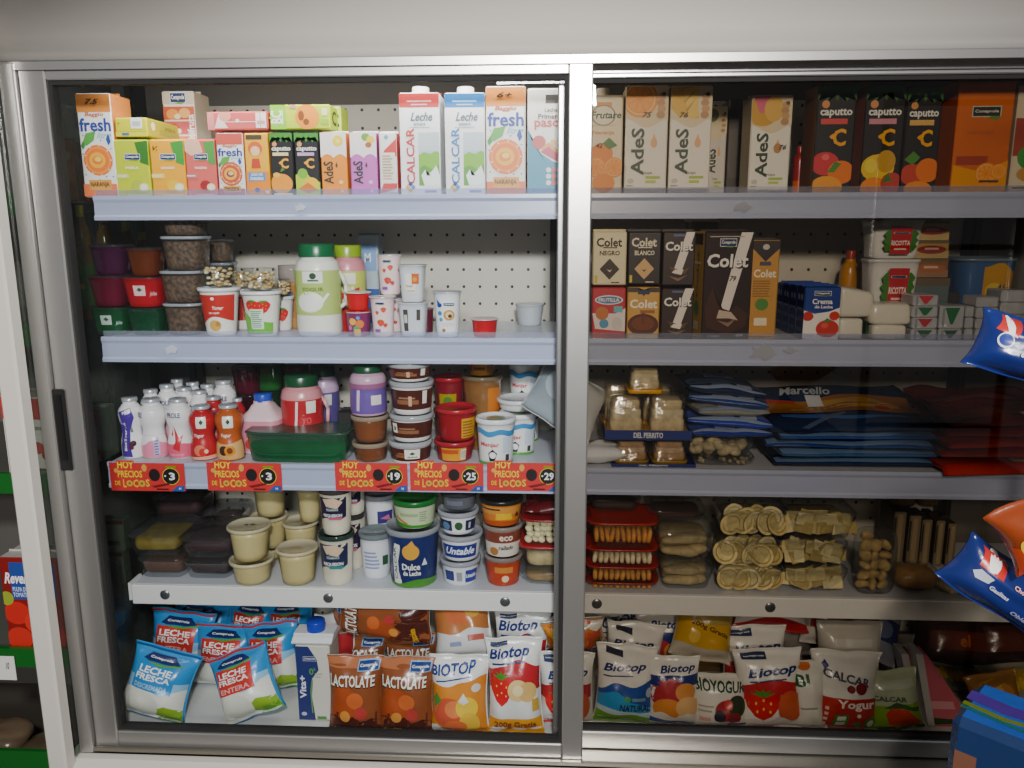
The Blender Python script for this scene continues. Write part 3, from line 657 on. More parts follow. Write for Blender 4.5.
def a_ades(fruit, big=1, mark=None, word='SOJA'):
    l = [('b', [(i / 12, .66 + .04 * cos(i / 12 * 6.28), 1) for i in range(13)], 'e2cfa8')] + fruit
    l += [('e', .84 - .02 * (i % 2), .9 - .055 * i, .1, .085, 'b98a5c' if i % 2 else 'c99a68') for i in range(4)]
    l += [('e', .88, .92, .05, .05, '5a4a3a'), ('t', 'AdeS', .30, .40, 1.08, .125, '2a4034', 90), ('e', .68, .48, .08, .11, 'e8b07a'), ('p', [(.62, .5), (.68, .57), (.74, .5)], 'e8b07a'),
          ('t', word, .55, .2, .24, .028, '6a6258'), ('r', .5, .15, .85, .175, 'a8c04a'), ('r', .5, .11, .75, .135, 'b4cc5a'), ('e', .15, .13, .08, .06, 'c9c2b4'), ('r', .05, .08, .22, .09, '9a948a'), ('r', 0, 0, 1, .055, 'b4aea4')]
    if mark: l.append(('t', mark, .32 if mark != '75' else .5, .735, .22, .05, '2a2420', 0, .3))
    return l
def a_ades_s(c, fr, y=.6):
    return [('b', [(i / 8, y + .06 * abs(sin(i / 8 * 6.28)), 1) for i in range(9)], 'f0e8e2')] + fr + [('t', 'AdeS', .28, .37, .84, .16, '28342c', 90), ('e', .75, .22, .08, .07, lighten(c, .5)), ('e', .78, .08, .06, .05, lighten(c, .6)), ('p', [(.55, .48), (.6, .54), (.65, .48), (.6, .44)], '5a3a2a')]
brik('juice_carton', 'small orange and white soy drink carton with a yellow fruit, beside the black ones', 321, 347, 132, YF, S1, .05, a_ades_s('ee8a1c', [('e', .68, .86, .2, .2, 'f4d41c'), ('e', .68, .86, .08, .08, 'f9ea6a')]), 'f0901c', 'e8832a', 'f0e8e2', G1)
brik('juice_carton', 'small magenta and white soy drink carton with fruit at its top', 350.5, 377, 132, YF, S1, .05, a_ades_s('c060b4', [('e', .6, .92, .16, .14, '6aa03a'), ('e', .78, .88, .15, .14, 'f0cc1c'), ('e', .7, .8, .12, .1, 'a8603a')]), 'c866ba', 'b8569f', 'f0e8e2', G1)
brik('juice_carton', 'small white carton with red corners and a printed table, beside the magenta one', 379.5, 397, 132, YF + .003, S1, .05, [('p', [(1, .9), (1, .62), (.2, .66), (.3, .72)], 'd23a3a'), ('e', .42, .92, .12, .12, '6aa0b8'), ('r', .12, .22, .9, .68, 'efe6d4')] + lines(.18, .84, .26, .66, 9, 'b89a84') + [('r', 0, 0, 1, .06, 'b8b4b0'), ('p', [(0, .05), (.2, .2), (1, .2), (1, .12), (.3, .06)], 'cf3a3a')], 'f1eee8', 'd23a3a', 'e8e4dc', G1)
def a_calcar(c):
    l = [('r', 0, .86, 1, 1, c), ('r', .2, .91, .8, .925, lighten(c, .6)), ('r', .3, .88, .7, .892, lighten(c, .6)), ('t', 'Leche', .55, .77, .55, .085, '5a6a74', 0, .35), ('t', 'entera', .5, .70, .3, .03, '7a8a94', 0, .3), ('r', .25, .665, .75, .672, '8a9aa4'),
         ('r', .46, .1, .98, .62, 'b4c4d2'), ('r', .46, .44, .98, .62, 'c8d0d6'), ('b', [(.46, .25, .4), (.6, .25, .43), (.75, .25, .41), (.9, .25, .44), (.98, .25, .42)], '7ab828'), ('b', [(.46, .1, .27), (.6, .1, .3), (.8, .1, .26), (.98, .1, .31)], '5a9a30'),
         ('p', [(.6, .1), (.52, .2), (.62, .26), (.66, .2), (.78, .24), (.9, .3), (.98, .2), (.98, .1)], 'f2f4f4'), ('t', 'CALCAR', .26, .39, 1.36, .085, c, 90)]
    for x, y, q in ((.24, .115, '2a3a8a'), (.17, .085, 'e0a82a'), (.31, .085, '3a8ac0'), (.24, .055, 'd8b03a')): l.append(('p', [(x, y + .026), (x + .065, y), (x, y - .026), (x - .065, y)], q))
    return l + [('r', .6, .03, .9, .055, '8a94c0')]
brik('milk_carton', 'tall white milk carton with a red top band and white screw cap', 400, 440, 92.5, YF, S1, .075, a_calcar('c43a38'), 'f4f4f1', 'e9eaea', 'b83432', G1, ('f0f0ee', 0, .0155, .012), cat='milk carton')
brik('milk_carton', 'tall white milk carton with a blue top band and white screw cap', 445, 485, 92.5, YF, S1, .075, a_calcar('2a78b8'), 'f4f4f1', 'e9eaea', '2a78b8', G1, ('f0f0ee', 0, .0155, .012), cat='milk carton')
brik('juice_carton', 'dark red carton just showing behind the two milk cartons', 436, 452, 99, .22, S1, .07, [('r', .1, .5, .9, .8, 'a02a30')], '7a1f26', '7a1f26', group=G1)
brik('juice_carton', 'tall white and orange juice carton with an orange ring, beside the blue-topped milk carton', 486, 525.5, 86, YF, S1, .075, a_fresh(1, '6+'), 'f1efe9', 'e0893c', 'd8883a', G1)
brik('milk_carton', 'tall teal and white toddler milk carton half hidden by the door stile', 527.5, 570, 88, YF, S1, .075, [('p', [(0, .62), (.1, .52), (.3, .4), (.6, .32), (1, .28), (1, 0), (0, 0)], '4a94ac'), ('r', .42, .86, .95, .94, '5a5650'), ('t', 'Leche', .55, .8, .3, .04, '6a5a50'), ('t', 'Primeros', .55, .74, .6, .05, '5a4640'), ('t', 'pasos', .52, .66, .72, .09, 'd0504a'),
     ('e', .27, .5, .16, .16, 'c85a5a'), ('e', .6, .5, .06, .07, 'e8b45a'), ('e', .75, .52, .05, .05, '9ac05a'), ('p', [(.3, .44), (.5, .5), (.8, .4), (1, .34), (1, .28), (.7, .34)], 'e8a060'), ('p', [(.3, .41), (.5, .46), (.8, .36), (1, .3), (1, .27), (.7, .32)], 'c8506a'), ('e', .85, .6, .1, .1, '3a4a9a')] + [('e', .5 + .13 * (i % 3), .12 + .06 * (i // 3), .06, .06, ['e8e4e0', 'd8605a', 'c8d4e0'][i % 3]) for i in range(9)], 'f0ebe2', '6aa8b8', 'f0ebe2', G1, cat='milk carton')
# -- behind the second door
brik('juice_carton', 'tall cream carton with orange fruit and a bottle picture, right beside the door stile', 589, 622.5, 95, YF, S1, .075, [('r', .25, .92, .62, 1, 'e8ddc0'), ('r', .22, .84, .66, .93, 'e09a50'), ('e', .42, .80, .36, .3, '8a8470'), ('e', .42, .80, .32, .27, 'e8dcc0'), ('t', 'Frutare', .48, .8, .92, .075, 'f4f0e4', 0, .15), ('t', 'Frutare', .5, .803, .9, .072, '3a5a3a', 0, .15), ('r', .1, .7, .8, .703, 'a89a80'), ('t', 'Naranja', .42, .625, .66, .05, 'd88a50', 0, .1), ('e', .38, .42, .34, .3, 'e8862a'), ('p', [(.4, .52), (.6, .58), (.85, .5), (.6, .46)], '4a7a3a')] + orange(.22, .28, .3, .36) + orange(.75, .28, .3, .36) + [('e', .45, .12, .34, .28, 'ea8e30'), ('t', '42', .3, .5, .2, .05, '2a2420', 0, .2)], 'ecdcb8', 'd8b880', 'd8b880', G1, ('e8dfc4', -.1, .013, .014))
brik('juice_carton', 'tall soy drink carton with a halved orange picture, first of the two standing together', 625, 667.5, 85.5, YF, S1, .072, a_ades(orange(.33, .88, .42, .4, 'eb9a34'), 1, '75'), 'efe8da', 'd8c8a8', 'd8c8a8', G1)
brik('juice_carton', 'tall soy drink carton with yellow pineapple picture, second of the two standing together', 669.5, 711, 85.5, YF, S1, .072, a_ades([('p', [(0, .98), (.55, 1), (.7, .7), (.2, .72), (0, .8)], 'e0b23a'), ('p', [(.3, .97), (.66, .99), (.66, .72), (.45, .7)], 'edc75a'), ('p', [(.3, .86), (.62, .97), (.34, .84)], 'c0922a'), ('p', [(.36, .78), (.62, .9), (.4, .76)], 'c0922a')], 1, '76'), 'efe8da', 'd8c8a8', 'd8c8a8', G1)
brik('juice_carton', 'soy drink carton standing further back behind the pineapple one', 704, 726, 106, .25, S1, .07, a_ades([('e', .3, .9, .3, .3, '6a7a4a')]), 'd8d0c4', '8a847c', 'b0a494', G1)
brik('juice_carton', 'dark brown carton standing behind the gap between the soy drink cartons', 727, 741, 99, .27, S1, .07, [('r', .1, .2, .9, .7, '5a524c')], '4a4440', '4a4440', group=G1)
brik('juice_carton', 'tall soy drink carton with mixed fruit standing alone in the gap', 750, 790.5, 95, YF + .02, S1, .072, a_ades([('e', .28, .84, .4, .36, 'd09a1c'), ('p', [(.05, .98), (.45, 1), (.5, .84), (.2, .82)], 'd65a7a'), ('e', .55, .86, .24, .3, 'e0b04a')], 1, None) + [('e', .68, .47, .1, .12, 'b8844a'), ('t', '76', .8, .48, .2, .05, '2a2420', 0, .3)], 'efe8da', 'c8b898', 'd8c8a8', G1)
bottle('juice_bottle', 'small red bottle with an orange foot, standing between soy drink and black cartons', 793, 805, 146, .2, S1, 'straight', ('a81f26', 'plastic'), (('c03038', 'plastic'), .5), [(.05, .3, 'd8641c', [])], cat='bottle')
fr1 = [('e', .3, .28, .36, .3, 'd2303a'), ('e', .72, .2, .34, .3, 'ec7a1c'), ('e', .36, .06, .42, .3, 'f0a02c'), ('p', [(.36, .2), (.55, .3), (.72, .28), (.55, .2)], '4a8a2a'), ('e', .3, .34, .1, .08, 'e86a64')]
fr2 = [('e', .42, .24, .42, .34, 'e8c21c'), ('e', .62, .3, .24, .28, 'c99a2a'), ('e', .35, .05, .34, .28, 'ee8a24'), ('e', .8, .1, .28, .26, 'c23a34'), ('p', [(.55, .1), (.7, .2), (.8, .12)], '3a7a2a'), ('e', .25, .26, .16, .18, 'f2d640')]
fr3 = [('e', .3, .18, .34, .3, 'c8402c'), ('e', .74, .22, .34, .34, 'e8761c'), ('e', .5, .04, .4, .24, 'ea8c2c'), ('p', [(.05, .32), (.3, .4), (.5, .34), (.3, .27)], '4a8a2a')]
brik('juice_carton', 'tall black juice carton with pink grapefruit and red band, first of the three', 815, 854, 84, YF, S1, .075, a_cap('d84a4a', fr1, '2f6a22'), '1b1818', '8a5a34', '2f5a22', G1)
brik('juice_carton', 'tall black juice carton with yellow pineapple and pink band, middle of the three', 863, 903, 84, YF, S1, .075, a_cap('cf8a9a', fr2, '2f6a22'), '1b1818', 'a05a50', '2f5a22', G1)
brik('juice_carton', 'tall black juice carton with oranges and yellow band, last of the three', 904, 939.5, 86, YF + .002, S1, .075, a_cap('e0b05a', fr3, '2f6a22'), '1b1818', '6a3a1c', '2f5a22', G1)
brik('juice_carton', 'tall plain orange juice carton with a dark plaque and two orange slices', 955, 1011, 82, YF, S1, .075, logo(.5, .74, .5, .6)[1:2] + [('r', .26, .69, .78, .79, 'b8c0a0'), ('r', .28, .70, .76, .78, '2a2624'), ('t', 'Conaprole', .52, .74, .42, .035, 'd8d4c4'), ('p', [(.55, .68), (.72, .66), (.78, .7), (.6, .7)], '6a8a2a'), ('t', 'naranja', .45, .55, .5, .04, 'b8602a'), ('r', .06, .26, .62, .34, 'a83a1c'), ('b', [(0, 0, .26), (.5, 0, .2), (1, 0, .3)], 'e89a1c')] + orange(.62, .18, .2, .53) + orange(.84, .2, .14, .53) + [('r', .5, .1, .85, .12, '5a3a12')], 'd4661a', 'c65a18', 'c65a18', G1)
brik('juice_carton', 'tall cream carton with a green apple picture at the end of the top shelf', 1014, 1052, 85, YF, S1, .075, [('r', 0, .35, 1, .7, 'a8402a'), ('e', .5, .34, .36, .34, '3a9a3a'), ('e', .5, .18, .34, .2, 'c8944a'), ('r', .1, .04, .8, .06, '6a5a4a')], 'd8c9ac', 'b8a88a', 'b8a88a', G1)
# ------------------------------------------------------------------ second shelf
G2 = 'cups of jelly'
JW = .085
def jelly(lab, x0, x1, yt, zb, c, lab2=None, Y=None, yb=None):
    Y = Y or .165
    b = (.12, .9, None, [('r', .42, .35, .62, .8, lighten(c, .72)), ('p', [(.47, .6), (.52, .72), (.57, .6), (.52, .52)], '2f5a34'), ('t', 'jalea', .76, .42, .14, .25, lighten(c, .6), 0, .3)], pi) if lab2 else None
    return cup('jelly_cup', lab, x0, x1, yt, Y, zb, (c, 'jelly'), ('dfe2e6', 'clear'), b, .78, 3, G2, lh=.004, over=1.03, yb=yb)
_, z = jelly('green jelly cup with a pale sticker at the bottom of the end stack', 96, 133, 305.5, S2, '0f4a26', 1)
_, z = jelly('crimson jelly cup in the middle of the end stack', 94, 131, 274.5, z, '5e0f26')
jelly('dark purple jelly cup on top of the end stack', 95, 132, 244.5, z, '3c1030')
_, z = jelly('plain dark green jelly cup at the bottom of the stack beside the granola tubs', 131.5, 169.5, 306, S2, '0e4024')
_, z = jelly('bright red jelly cup with a white sticker between the amber and dark green ones', 127.5, 168, 275.5, z, 'a8141e', 1)
jelly('amber brown jelly cup on top of the bright red one', 130.5, 164, 247.5, z, '5e2a10')
jelly('dark maroon jelly cup standing behind the amber one', 150, 176, 256, S2 + .06, '3a0c14', Y=.27)
GG = ('6e5238', 'grain', .86)
def gran(lab, x0, x1, yt, zb, Y=.165): return cup('granola_tub', lab, x0, x1, yt, Y, zb, ('eef0f2', 'clear'), ('d4d8de', 'tint'), None, .86, 3, 'tubs of granola', GG, lh=.005, over=1.04)
_, z = gran('clear granola tub at the bottom of its stack, on the shelf', 168, 206.5, 302, S2)
_, z = gran('clear granola tub second from the bottom of its stack, behind the cereal cup', 165, 207, 270, z)
_, z = gran('clear granola tub third from the bottom, just under the topmost one', 166, 209, 236, z)
gran('clear granola tub topmost of its stack, under the top shelf', 165, 207, 212, z)
_, z = gran('clear granola tub low in the rear stack, mostly hidden by cereal cups', 205, 237, 262, S2 + .025, .29)
gran('clear granola tub on top of the rear stack, darker than its neighbours', 208, 233, 238, z, .29)
cereal = 'yogurt cups with cereal domes'
def cer(lab, x0, x1, yt, Y, zb, art, c='f0ebe2'): return cup('cereal_yogurt_cup', lab, x0, x1, yt, Y, zb, ('efeae2', 'plastic'), ('e8e8ea', 'plastic'), (.06, .94, c, art), .74, 2, cereal, lh=.006, over=1.1, dome=(.33,))
cer('red-printed yogurt cup with a dome of cereal, beside the granola tubs', 199.5, 240, 263, .15, S2, [('b', [(.1, .2, .95), (.5, .42, .95), (.9, .3, .95)], 'c23028'), ('t', 'Yogur', .58, .62, .2, .12, 'f6e6d8', 0, .3), ('t', 'con copos', .5, .5, .2, .06, 'f6e6d8'), ('e', .5, .2, .12, .11, 'd8aa52'), ('e', .56, .24, .05, .05, 'b8863a'), ('e', .5, .86, .03, .03, 'f2f2f2')])
cer('yogurt cup with strawberry picture and green printed table under its cereal dome', 242, 282, 268, .15, S2, strawb(.42, .72, .15, 1.1) + strawb(.62, .72, .14, 1.1) + [('b', [(.2, 0, .6), (.5, 0, .35), (.8, 0, .3)], '6ab83a'), ('r', .38, .14, .62, .66, 'dcecd8')] + lines(.4, .6, .18, .64, 9, '6a9a7a'))
cer('red cereal yogurt cup standing behind, between the two front ones', 228, 258, 268, .25, S2, [('r', .2, .2, .8, .9, 'a02a24')])
cer('cereal yogurt cup behind the strawberry one, with a strawberry patch', 268, 294, 279, .23, S2, strawb(.62, .5, .2, 1.1))
cup('dessert_cup', 'ochre dessert cup in shade behind the green labelled yogurt bottle', 280, 306, 265, .27, S2, ('a87a3a', 'plastic'), ('c8beb4', 'tint'), (.2, .8, '9a6a2c', [('r', .4, .2, .6, .8, '3a4a6a')]), .86, cat='dessert cup', lh=.03)
def a_yog(c, c2): return [('r', .36, .72, .66, .98, 'f0efe6'), ('e', .52, .88, .05, .05, '2f4f34'), ('r', .44, .76, .6, .8, '4a6a4a'), ('t', 'YOGUR', .5, .58, .34, .09, c2), ('t', 'NATURAL', .5, .48, .26, .05, c2), ('e', .46, .3, .2, .16, lighten(c, .75)), ('e', .46, .27, .16, .1, 'f4f2ec'), ('p', [(.6, .3), (.72, .5), (.76, .48), (.64, .26)], 'f6f6f2')]
bottle('yogurt_bottle', 'large white yogurt bottle with a lime green label and dark green cap', 296.5, 340.5, 243.5, .155, S2, 'jar', ('eceade', 'plastic'), (('14633a', 'plastic'), .80), [(.24, .72, 'b4c96c', a_yog('b4c96c', '5f7a2a'))], 'large yogurt bottles', handle=('e6e4d6', 'plastic'))
bottle('yogurt_bottle', 'pink yogurt bottle with a lime cap standing behind the red cups', 331, 366, 245, .25, S2, 'jar', ('d88a94', 'plastic'), (('8aa81e', 'plastic'), .80), [(.2, .7, 'c8d05a', [('r', .42, .7, .72, .96, 'efe6d8'), ('b', [(.2, .0, .6), (.5, 0, .5), (.8, 0, .62)], 'b8343c'), ('e', .6, .3, .14, .1, 'e8e0a8'), ('t', 'YOGUR', .55, .6, .3, .09, 'f2f2e8')])], 'large yogurt bottles')
brik('milk_carton', 'blue and white carton at the back beside the pink yogurt bottle', 358, 379, 235, .33, S2, .05, [('r', 0, 0, 1, .4, '2a4f94'), ('r', .2, .6, .9, .9, '7a9ac8'), ('t', 'MILK'[:1], .5, .75, .3, .1, 'e8eaf0')], 'aebac4', '8a9ab0', cat='carton')
_, z = cup('dessert_cup', 'small purple patterned dessert cup under the plain red one', 346, 371.5, 310, .15, S2, ('d8d2cc', 'plastic'), ('c8242c', 'foil'), (.0, 1, '7a2a5a', [('e', .4, .6, .1, .1, 'e8b04a'), ('e', .6, .5, .12, .12, 'd87a3a'), ('e', .5, .3, .09, .09, '3aa06a'), ('r', .44, 0, .62, .3, 'd8b03a'), ('e', .32, .35, .06, .07, 'd85a9a'), ('e', .56, .75, .05, .05, '4a9ad0')]), .84, group='small dessert cups', cat='dessert cup', lh=.002)
cup('dessert_cup', 'plain red dessert cup with flat lid stacked on the purple patterned one', 345, 371, 291.5, .15, z, ('c4161e', 'plastic'), ('e8dcd8', 'foil'), None, .84, group='small dessert cups', cat='dessert cup', lh=.002, over=1.12)
cup('dessert_cup', 'small dark red cup half hidden between green bottle and patterned cup', 336, 350, 306, .19, S2, ('a01a20', 'plastic'), ('d8a0a0', 'foil'), None, .84, group='small dessert cups', cat='dessert cup', lh=.002)
def a_pink(): return strawb(.4, .62, .06, .8, 'd8403c') + strawb(.58, .7, .08, .8, 'dc4a44') + strawb(.5, .36, .1, .8, 'd8322e') + strawb(.62, .3, .06, .8, 'c83040') + logo(.5, .88, .2, .7, False) + [('r', .36, .12, .5, .2, '8a4aa0')]
_, z = cup('yogurt_cup', 'pink strawberry yogurt cup standing on the shelf, lower of the two', 369.5, 396.5, 296, .145, S2, ('f0d6d4', 'plastic'), ('e8e2e4', 'foil'), (.02, .98, None, a_pink(), pi), .82, group='pink strawberry cups', cat='yogurt cup', lh=.002, over=1.14)
cup('yogurt_cup', 'pink strawberry yogurt cup raised behind on another, upper of the two', 377.5, 402, 254.5, .185, z, ('f0d6d4', 'plastic'), ('e8e2e4', 'foil'), (.02, .98, None, a_pink(), pi), .84, group='pink strawberry cups', cat='yogurt cup', lh=.002, over=1.08)
cup('yogurt_cup', 'pink strawberry yogurt cup carrying the upper one from behind', 381, 405, 298, .22, S2, ('f0d6d4', 'plastic'), ('e8e2e4', 'foil'), (.02, .98, None, a_pink(), pi), .84, group='pink strawberry cups', cat='yogurt cup', lh=.002, over=1.08)
a_sq = [('r', .36, .2, .62, .85, 'efe9dc'), ('r', .52, .5, .72, .86, 'c8642a'), ('e', .6, .66, .06, .06, 'e8943a'), ('t', 'Yogur', .46, .42, .2, .12, '8a6a4a', 0, .3), ('r', .38, .24, .6, .28, 'b8a890')]
_, z = cup('yogurt_cup', 'squarish grey-white yogurt cup with dark corner labels, under the orange labelled one', 398.5, 429, 301.5, .15, S2, ('cfd2d8', 'plastic'), ('dfe1e4', 'foil'), (.1, .9, None, [('r', .30, .1, .42, .9, '4a4440'), ('r', .32, .4, .40, .7, 'c8c4b8'), ('r', .62, .5, .72, .9, '4a4440')], pi), .84, 3.5, 'squarish yogurt cups', cat='yogurt cup', lh=.002, over=1.1)
cup('yogurt_cup', 'squarish grey-white yogurt cup with an orange label, stacked on another', 399, 427, 264.5, .15, z, ('d4d6da', 'plastic'), ('dfe1e4', 'foil'), (.1, .9, None, a_sq, pi), .84, 3.5, 'squarish yogurt cups', cat='yogurt cup', lh=.002, over=1.1)
cup('dessert_cup', 'dark maroon cup just showing behind the squarish cups', 420, 434, 308, .2, S2, ('5a1026', 'plastic'), ('8a6a6a', 'foil'), None, .84, cat='dessert cup', lh=.002)
cup('yogurt_cup', 'white yogurt cup with blue drops and a brown biscuit picture', 432.5, 462.5, 291, .145, S2, ('eef0f0', 'plastic'), ('d6d9de', 'foil'), (.0, 1, None, logo(.58, .74, .28, .7) + [('e', .34, .72, .07, .06, '24449a'), ('p', [(.28, .74), (.26, .86), (.35, .78)], '24449a'), ('e', .34, .54, .06, .06, '2a8ab8'), ('e', .37, .4, .05, .05, '3a9ac8'), ('e', .58, .5, .14, .14, 'c8944a'), ('e', .58, .5, .09, .09, 'e8d0a0'), ('e', .6, .48, .05, .05, '5a3a1c'), ('e', .56, .3, .16, .06, 'e8e2d4'), ('e', .44, .16, .05, .05, 'a87a4a')], pi), .80, cat='yogurt cup', lh=.002, over=1.12)
cup('dessert_cup', 'short red dessert cup with a pink foil lid standing alone', 470.5, 499, 318, .145, S2, ('b8121c', 'plastic'), ('e8c8cc', 'foil'), None, .86, cat='dessert cup', lh=.002, over=1.12)
cup('plastic_cup', 'empty pale grey plastic cup at the back of the second shelf', 515.5, 544, 303.5, .33, S2, ('b4b8be', 'plastic'), None, None, .78, cat='plastic cup')
# -- behind the second door
G3 = 'chocolate milk cartons'
PK, BRN = 'f4efe6', '2c1a16'
def a_colet(bg, tc, kind, word=None):
    l = [('t', 'Colet', .5, .80 if kind != 'tan' else .68, .78, .16, tc)]
    if kind == 'dia': l = [('t', 'Colet', .48, .80, .76, .17, tc), ('t', word, .5, .60, .6, .09, tc), ('r', .3, .69, .72, .71, tc), ('p', [(.5, .5), (.8, .3), (.5, .1), (.2, .3)], '3a2a24' if bg != BRN else 'd8b078'), ('p', [(.42, .3), (.5, .24), (.58, .3), (.5, .27)], 'efe2c8' if bg != BRN else '5a3a24'), ('r', .06, .04, .14, .18, 'd8c02a'), ('r', .55, .04, .8, .06, tc)]
    if kind == 'pour': l = [('p', [(.72, 1), (.98, 1), (.62, .3), (.34, .26)], 'efe4da'), ('p', [(.2, .36), (.4, .2), (.7, .22), (.85, .34), (.6, .28)], '6a4430'), ('p', [(.3, .24), (.4, .3), (.66, .3), (.6, .2)], 'efe4da'), ('p', [(.2, .18), (.5, .08), (.8, .2), (.5, .14)], '8a6a54'), ('r', .32, .91, .66, .95, '5a6a9a'), ('t', 'Colet', .515, .72, .88, .185, '1d1210'), ('t', 'Colet', .5, .73, .84, .17, PK)]
    if kind == 'tan': l = [('p', [(0, 1), (.3, 1), (.5, .82), (.7, 1), (1, 1), (1, .9), (0, .9)], '4a3a2a'), ('r', .32, .86, .68, .94, '2a3a5a'), ('e', .5, .28, .48, .34, '5a2a12'), ('e', .5, .3, .36, .22, '7a3c1a'), ('p', [(.44, .5), (.56, .5), (.54, .3), (.46, .3)], '6a3214'), ('t', 'Colet', .5, .68, .84, .17, 'fbf4e4'), ('r', .4, .5, .85, .56, 'a8642a'), ('r', .05, .02, .95, .1, 'e8d0a0')]
    return l
Y2 = .112
_, z = brik('chocolate_milk_carton', 'small red and white milk carton at the bottom beside the door stile', 592, 625.5, 287.5, Y2, S2, .05, [('p', [(0, .5), (.1, .2), (1, .15), (1, .6), (.7, .5)], 'e8dcd8'), ('e', .5, .76, .42, .14, 'eef0f6'), ('e', .5, .76, .38, .11, '5a7aa8'), ('t', 'FRUTILLA', .5, .76, .62, .07, W_), ('e', .3, .5, .2, .2, 'c8783a'), ('e', .36, .3, .14, .14, '5a94b8'), ('r', .65, .52, .9, .64, '6ab8c0'), ('r', .02, .02, .5, .12, 'd84a2a'), ('e', .75, .3, .16, .2, 'd8d0c8')], 'c23440', 'a82a34', 'a82a34', G3)
brik('chocolate_milk_carton', 'cream carton with a dark diamond on top of the small red and white carton', 593, 626.5, 231.5, Y2, z, .05, a_colet('efe6cc', '2a1f1a', 'dia', 'NEGRO'), 'e9dcb4', 'd8c898', 'd8c898', G3)
_, z = brik('chocolate_milk_carton', 'tan carton with melted chocolate picture in the bottom row', 627, 659.5, 287, Y2, S2, .05, a_colet('d8ae62', PK, 'tan'), 'd4a44e', 'b88a3c', '3a2a1c', G3)
brik('chocolate_milk_carton', 'dark carton with a cream diamond on top of the tan one', 628, 661, 231.5, Y2, z, .05, a_colet(BRN, 'e8dcc4', 'dia', 'BLANCO'), '2a2022', '241a1a', '241a1a', G3)
_, z = brik('chocolate_milk_carton', 'small brown carton with pouring milk in the bottom row', 661, 693.5, 288, Y2, S2, .05, a_colet(BRN, PK, 'pour'), '33201d', '33201d', '33201d', G3)
brik('chocolate_milk_carton', 'small brown carton with pouring milk on top of its twin', 662.5, 695, 231.5, Y2, z, .05, a_colet(BRN, PK, 'pour'), '33201d', '33201d', '33201d', G3)
brik('chocolate_milk_carton', 'large brown carton with a tall stream of pouring milk and yellow sides', 702.5, 752.5, 231.5, .111, S2, .075,
     [('p', [(.74, 1), (.98, 1), (.56, .27), (.38, .3)], 'efe4da'), ('p', [(.05, .3), (.2, .5), (.3, .34), (.5, .24), (.7, .32), (.95, .24), (.9, .12), (.5, .05), (.1, .12)], '4a2c22'), ('p', [(.35, .28), (.6, .26), (.75, .18), (.55, .2), (.3, .2)], 'c8b4a4'), ('p', [(.32, .18), (.55, .12), (.72, .2), (.55, .15)], '9a7a68')] + logo(.48, .9, .34, .6) + [('r', .1, .95, .8, .96, 'b8a898'), ('t', 'Colet', .495, .728, .89, .138, '1d1210', 0, .05), ('t', 'Colet', .48, .735, .84, .125, PK, 0, .05), ('t', '79', .6, .57, .14, .05, '2a2020', 0, .3), ('t', '1 Litro', .26, .035, .24, .025, 'd8ccc0'), ('r', .72, .03, .86, .05, 'c8bcb0')], '30201d', 'd8aa3c', '30201d', G3, rz=6,
     sart=[('r', .2, .88, .85, .98, '3a2a22'), ('t', 'Colet', .5, .6, 1.2, .06, '6a4a1c', 90), ('e', .5, .28, .2, .2, '5a9a3a'), ('r', .3, .08, .7, .16, 'efe6d0'), ('r', .2, .7, .8, .72, 'efe6d0')])
brik('chocolate_milk_carton', 'tall tan carton with a dark corner top, half behind the large brown one', 750, 778, 240, .15, S2, .07, [('p', [(0, 1), (1, 1), (1, .92), (.5, .78), (0, .92)], '2a2020'), ('e', .5, .93, .12, .1, 'c8c0b8'), ('r', .3, .74, .7, .78, '4a4a5a'), ('t', 'Colet', .5, .66, .8, .085, 'f2e6cc'), ('e', .45, .34, .24, .22, '4f8a34'), ('r', .2, .12, .66, .2, 'efe2c4')] + lines(.1, .8, .42, .6, 7, '9a6a24'), 'c8923c', 'b07c30', '2a2020', G3)
cup('food_container', 'clear lidded box standing behind the dark chocolate cartons', 684, 716, 216, .3, S2 + .02, ('b4a890', 'tint'), ('dcd8d0', 'plastic'), None, .95, 6, cat='container', lh=.01)
for i, (xx, lab) in enumerate(((803.5, 'blue and white cream carton with red strawberries at the front of its row'), (796, 'second blue cream carton, right behind the strawberry one'), (789, 'third blue cream carton back in the row'), (782.5, 'last blue cream carton at the rear of the row'))):
    Y = .108 + i * .048
    wd = 36.5 * 1.5 / (1.4 + Y)
    brik('cream_carton', lab, xx, xx + wd, 287 - i * 1.2, Y, S2, .045, [('b', [(0, .0, .56), (.3, 0, .5), (.7, 0, .54), (1, 0, .62)], 'efeae2')] + logo(.5, .88, .46, .55) + [('t', 'Crema', .5, .73, .56, .1, W_), ('t', 'de Leche', .54, .63, .5, .06, W_), ('e', .12, .45, .16, .13, 'c8261f'), ('e', .85, .46, .14, .13, 'd2352a'), ('e', .68, .22, .32, .25, 'cc2a20'), ('e', .6, .28, .1, .08, 'e05a48'), ('p', [(.55, .36), (.66, .42), (.8, .37), (.68, .34)], '3f8a34')], '1f3a8c', '18265c', '1f3a8c', 'blue cream cartons', cat='cream carton',
         sart=[('e', .3, .8, .14, .14, '8a94b8'), ('e', .7, .8, .14, .14, '8a94b8'), ('r', .15, .55, .85, .6, '5a6a9a'), ('r', .15, .35, .85, .42, '4a5a90'), ('r', .15, .15, .85, .22, '4a5a90')])
G4 = 'white cloth-wrapped cheeses'
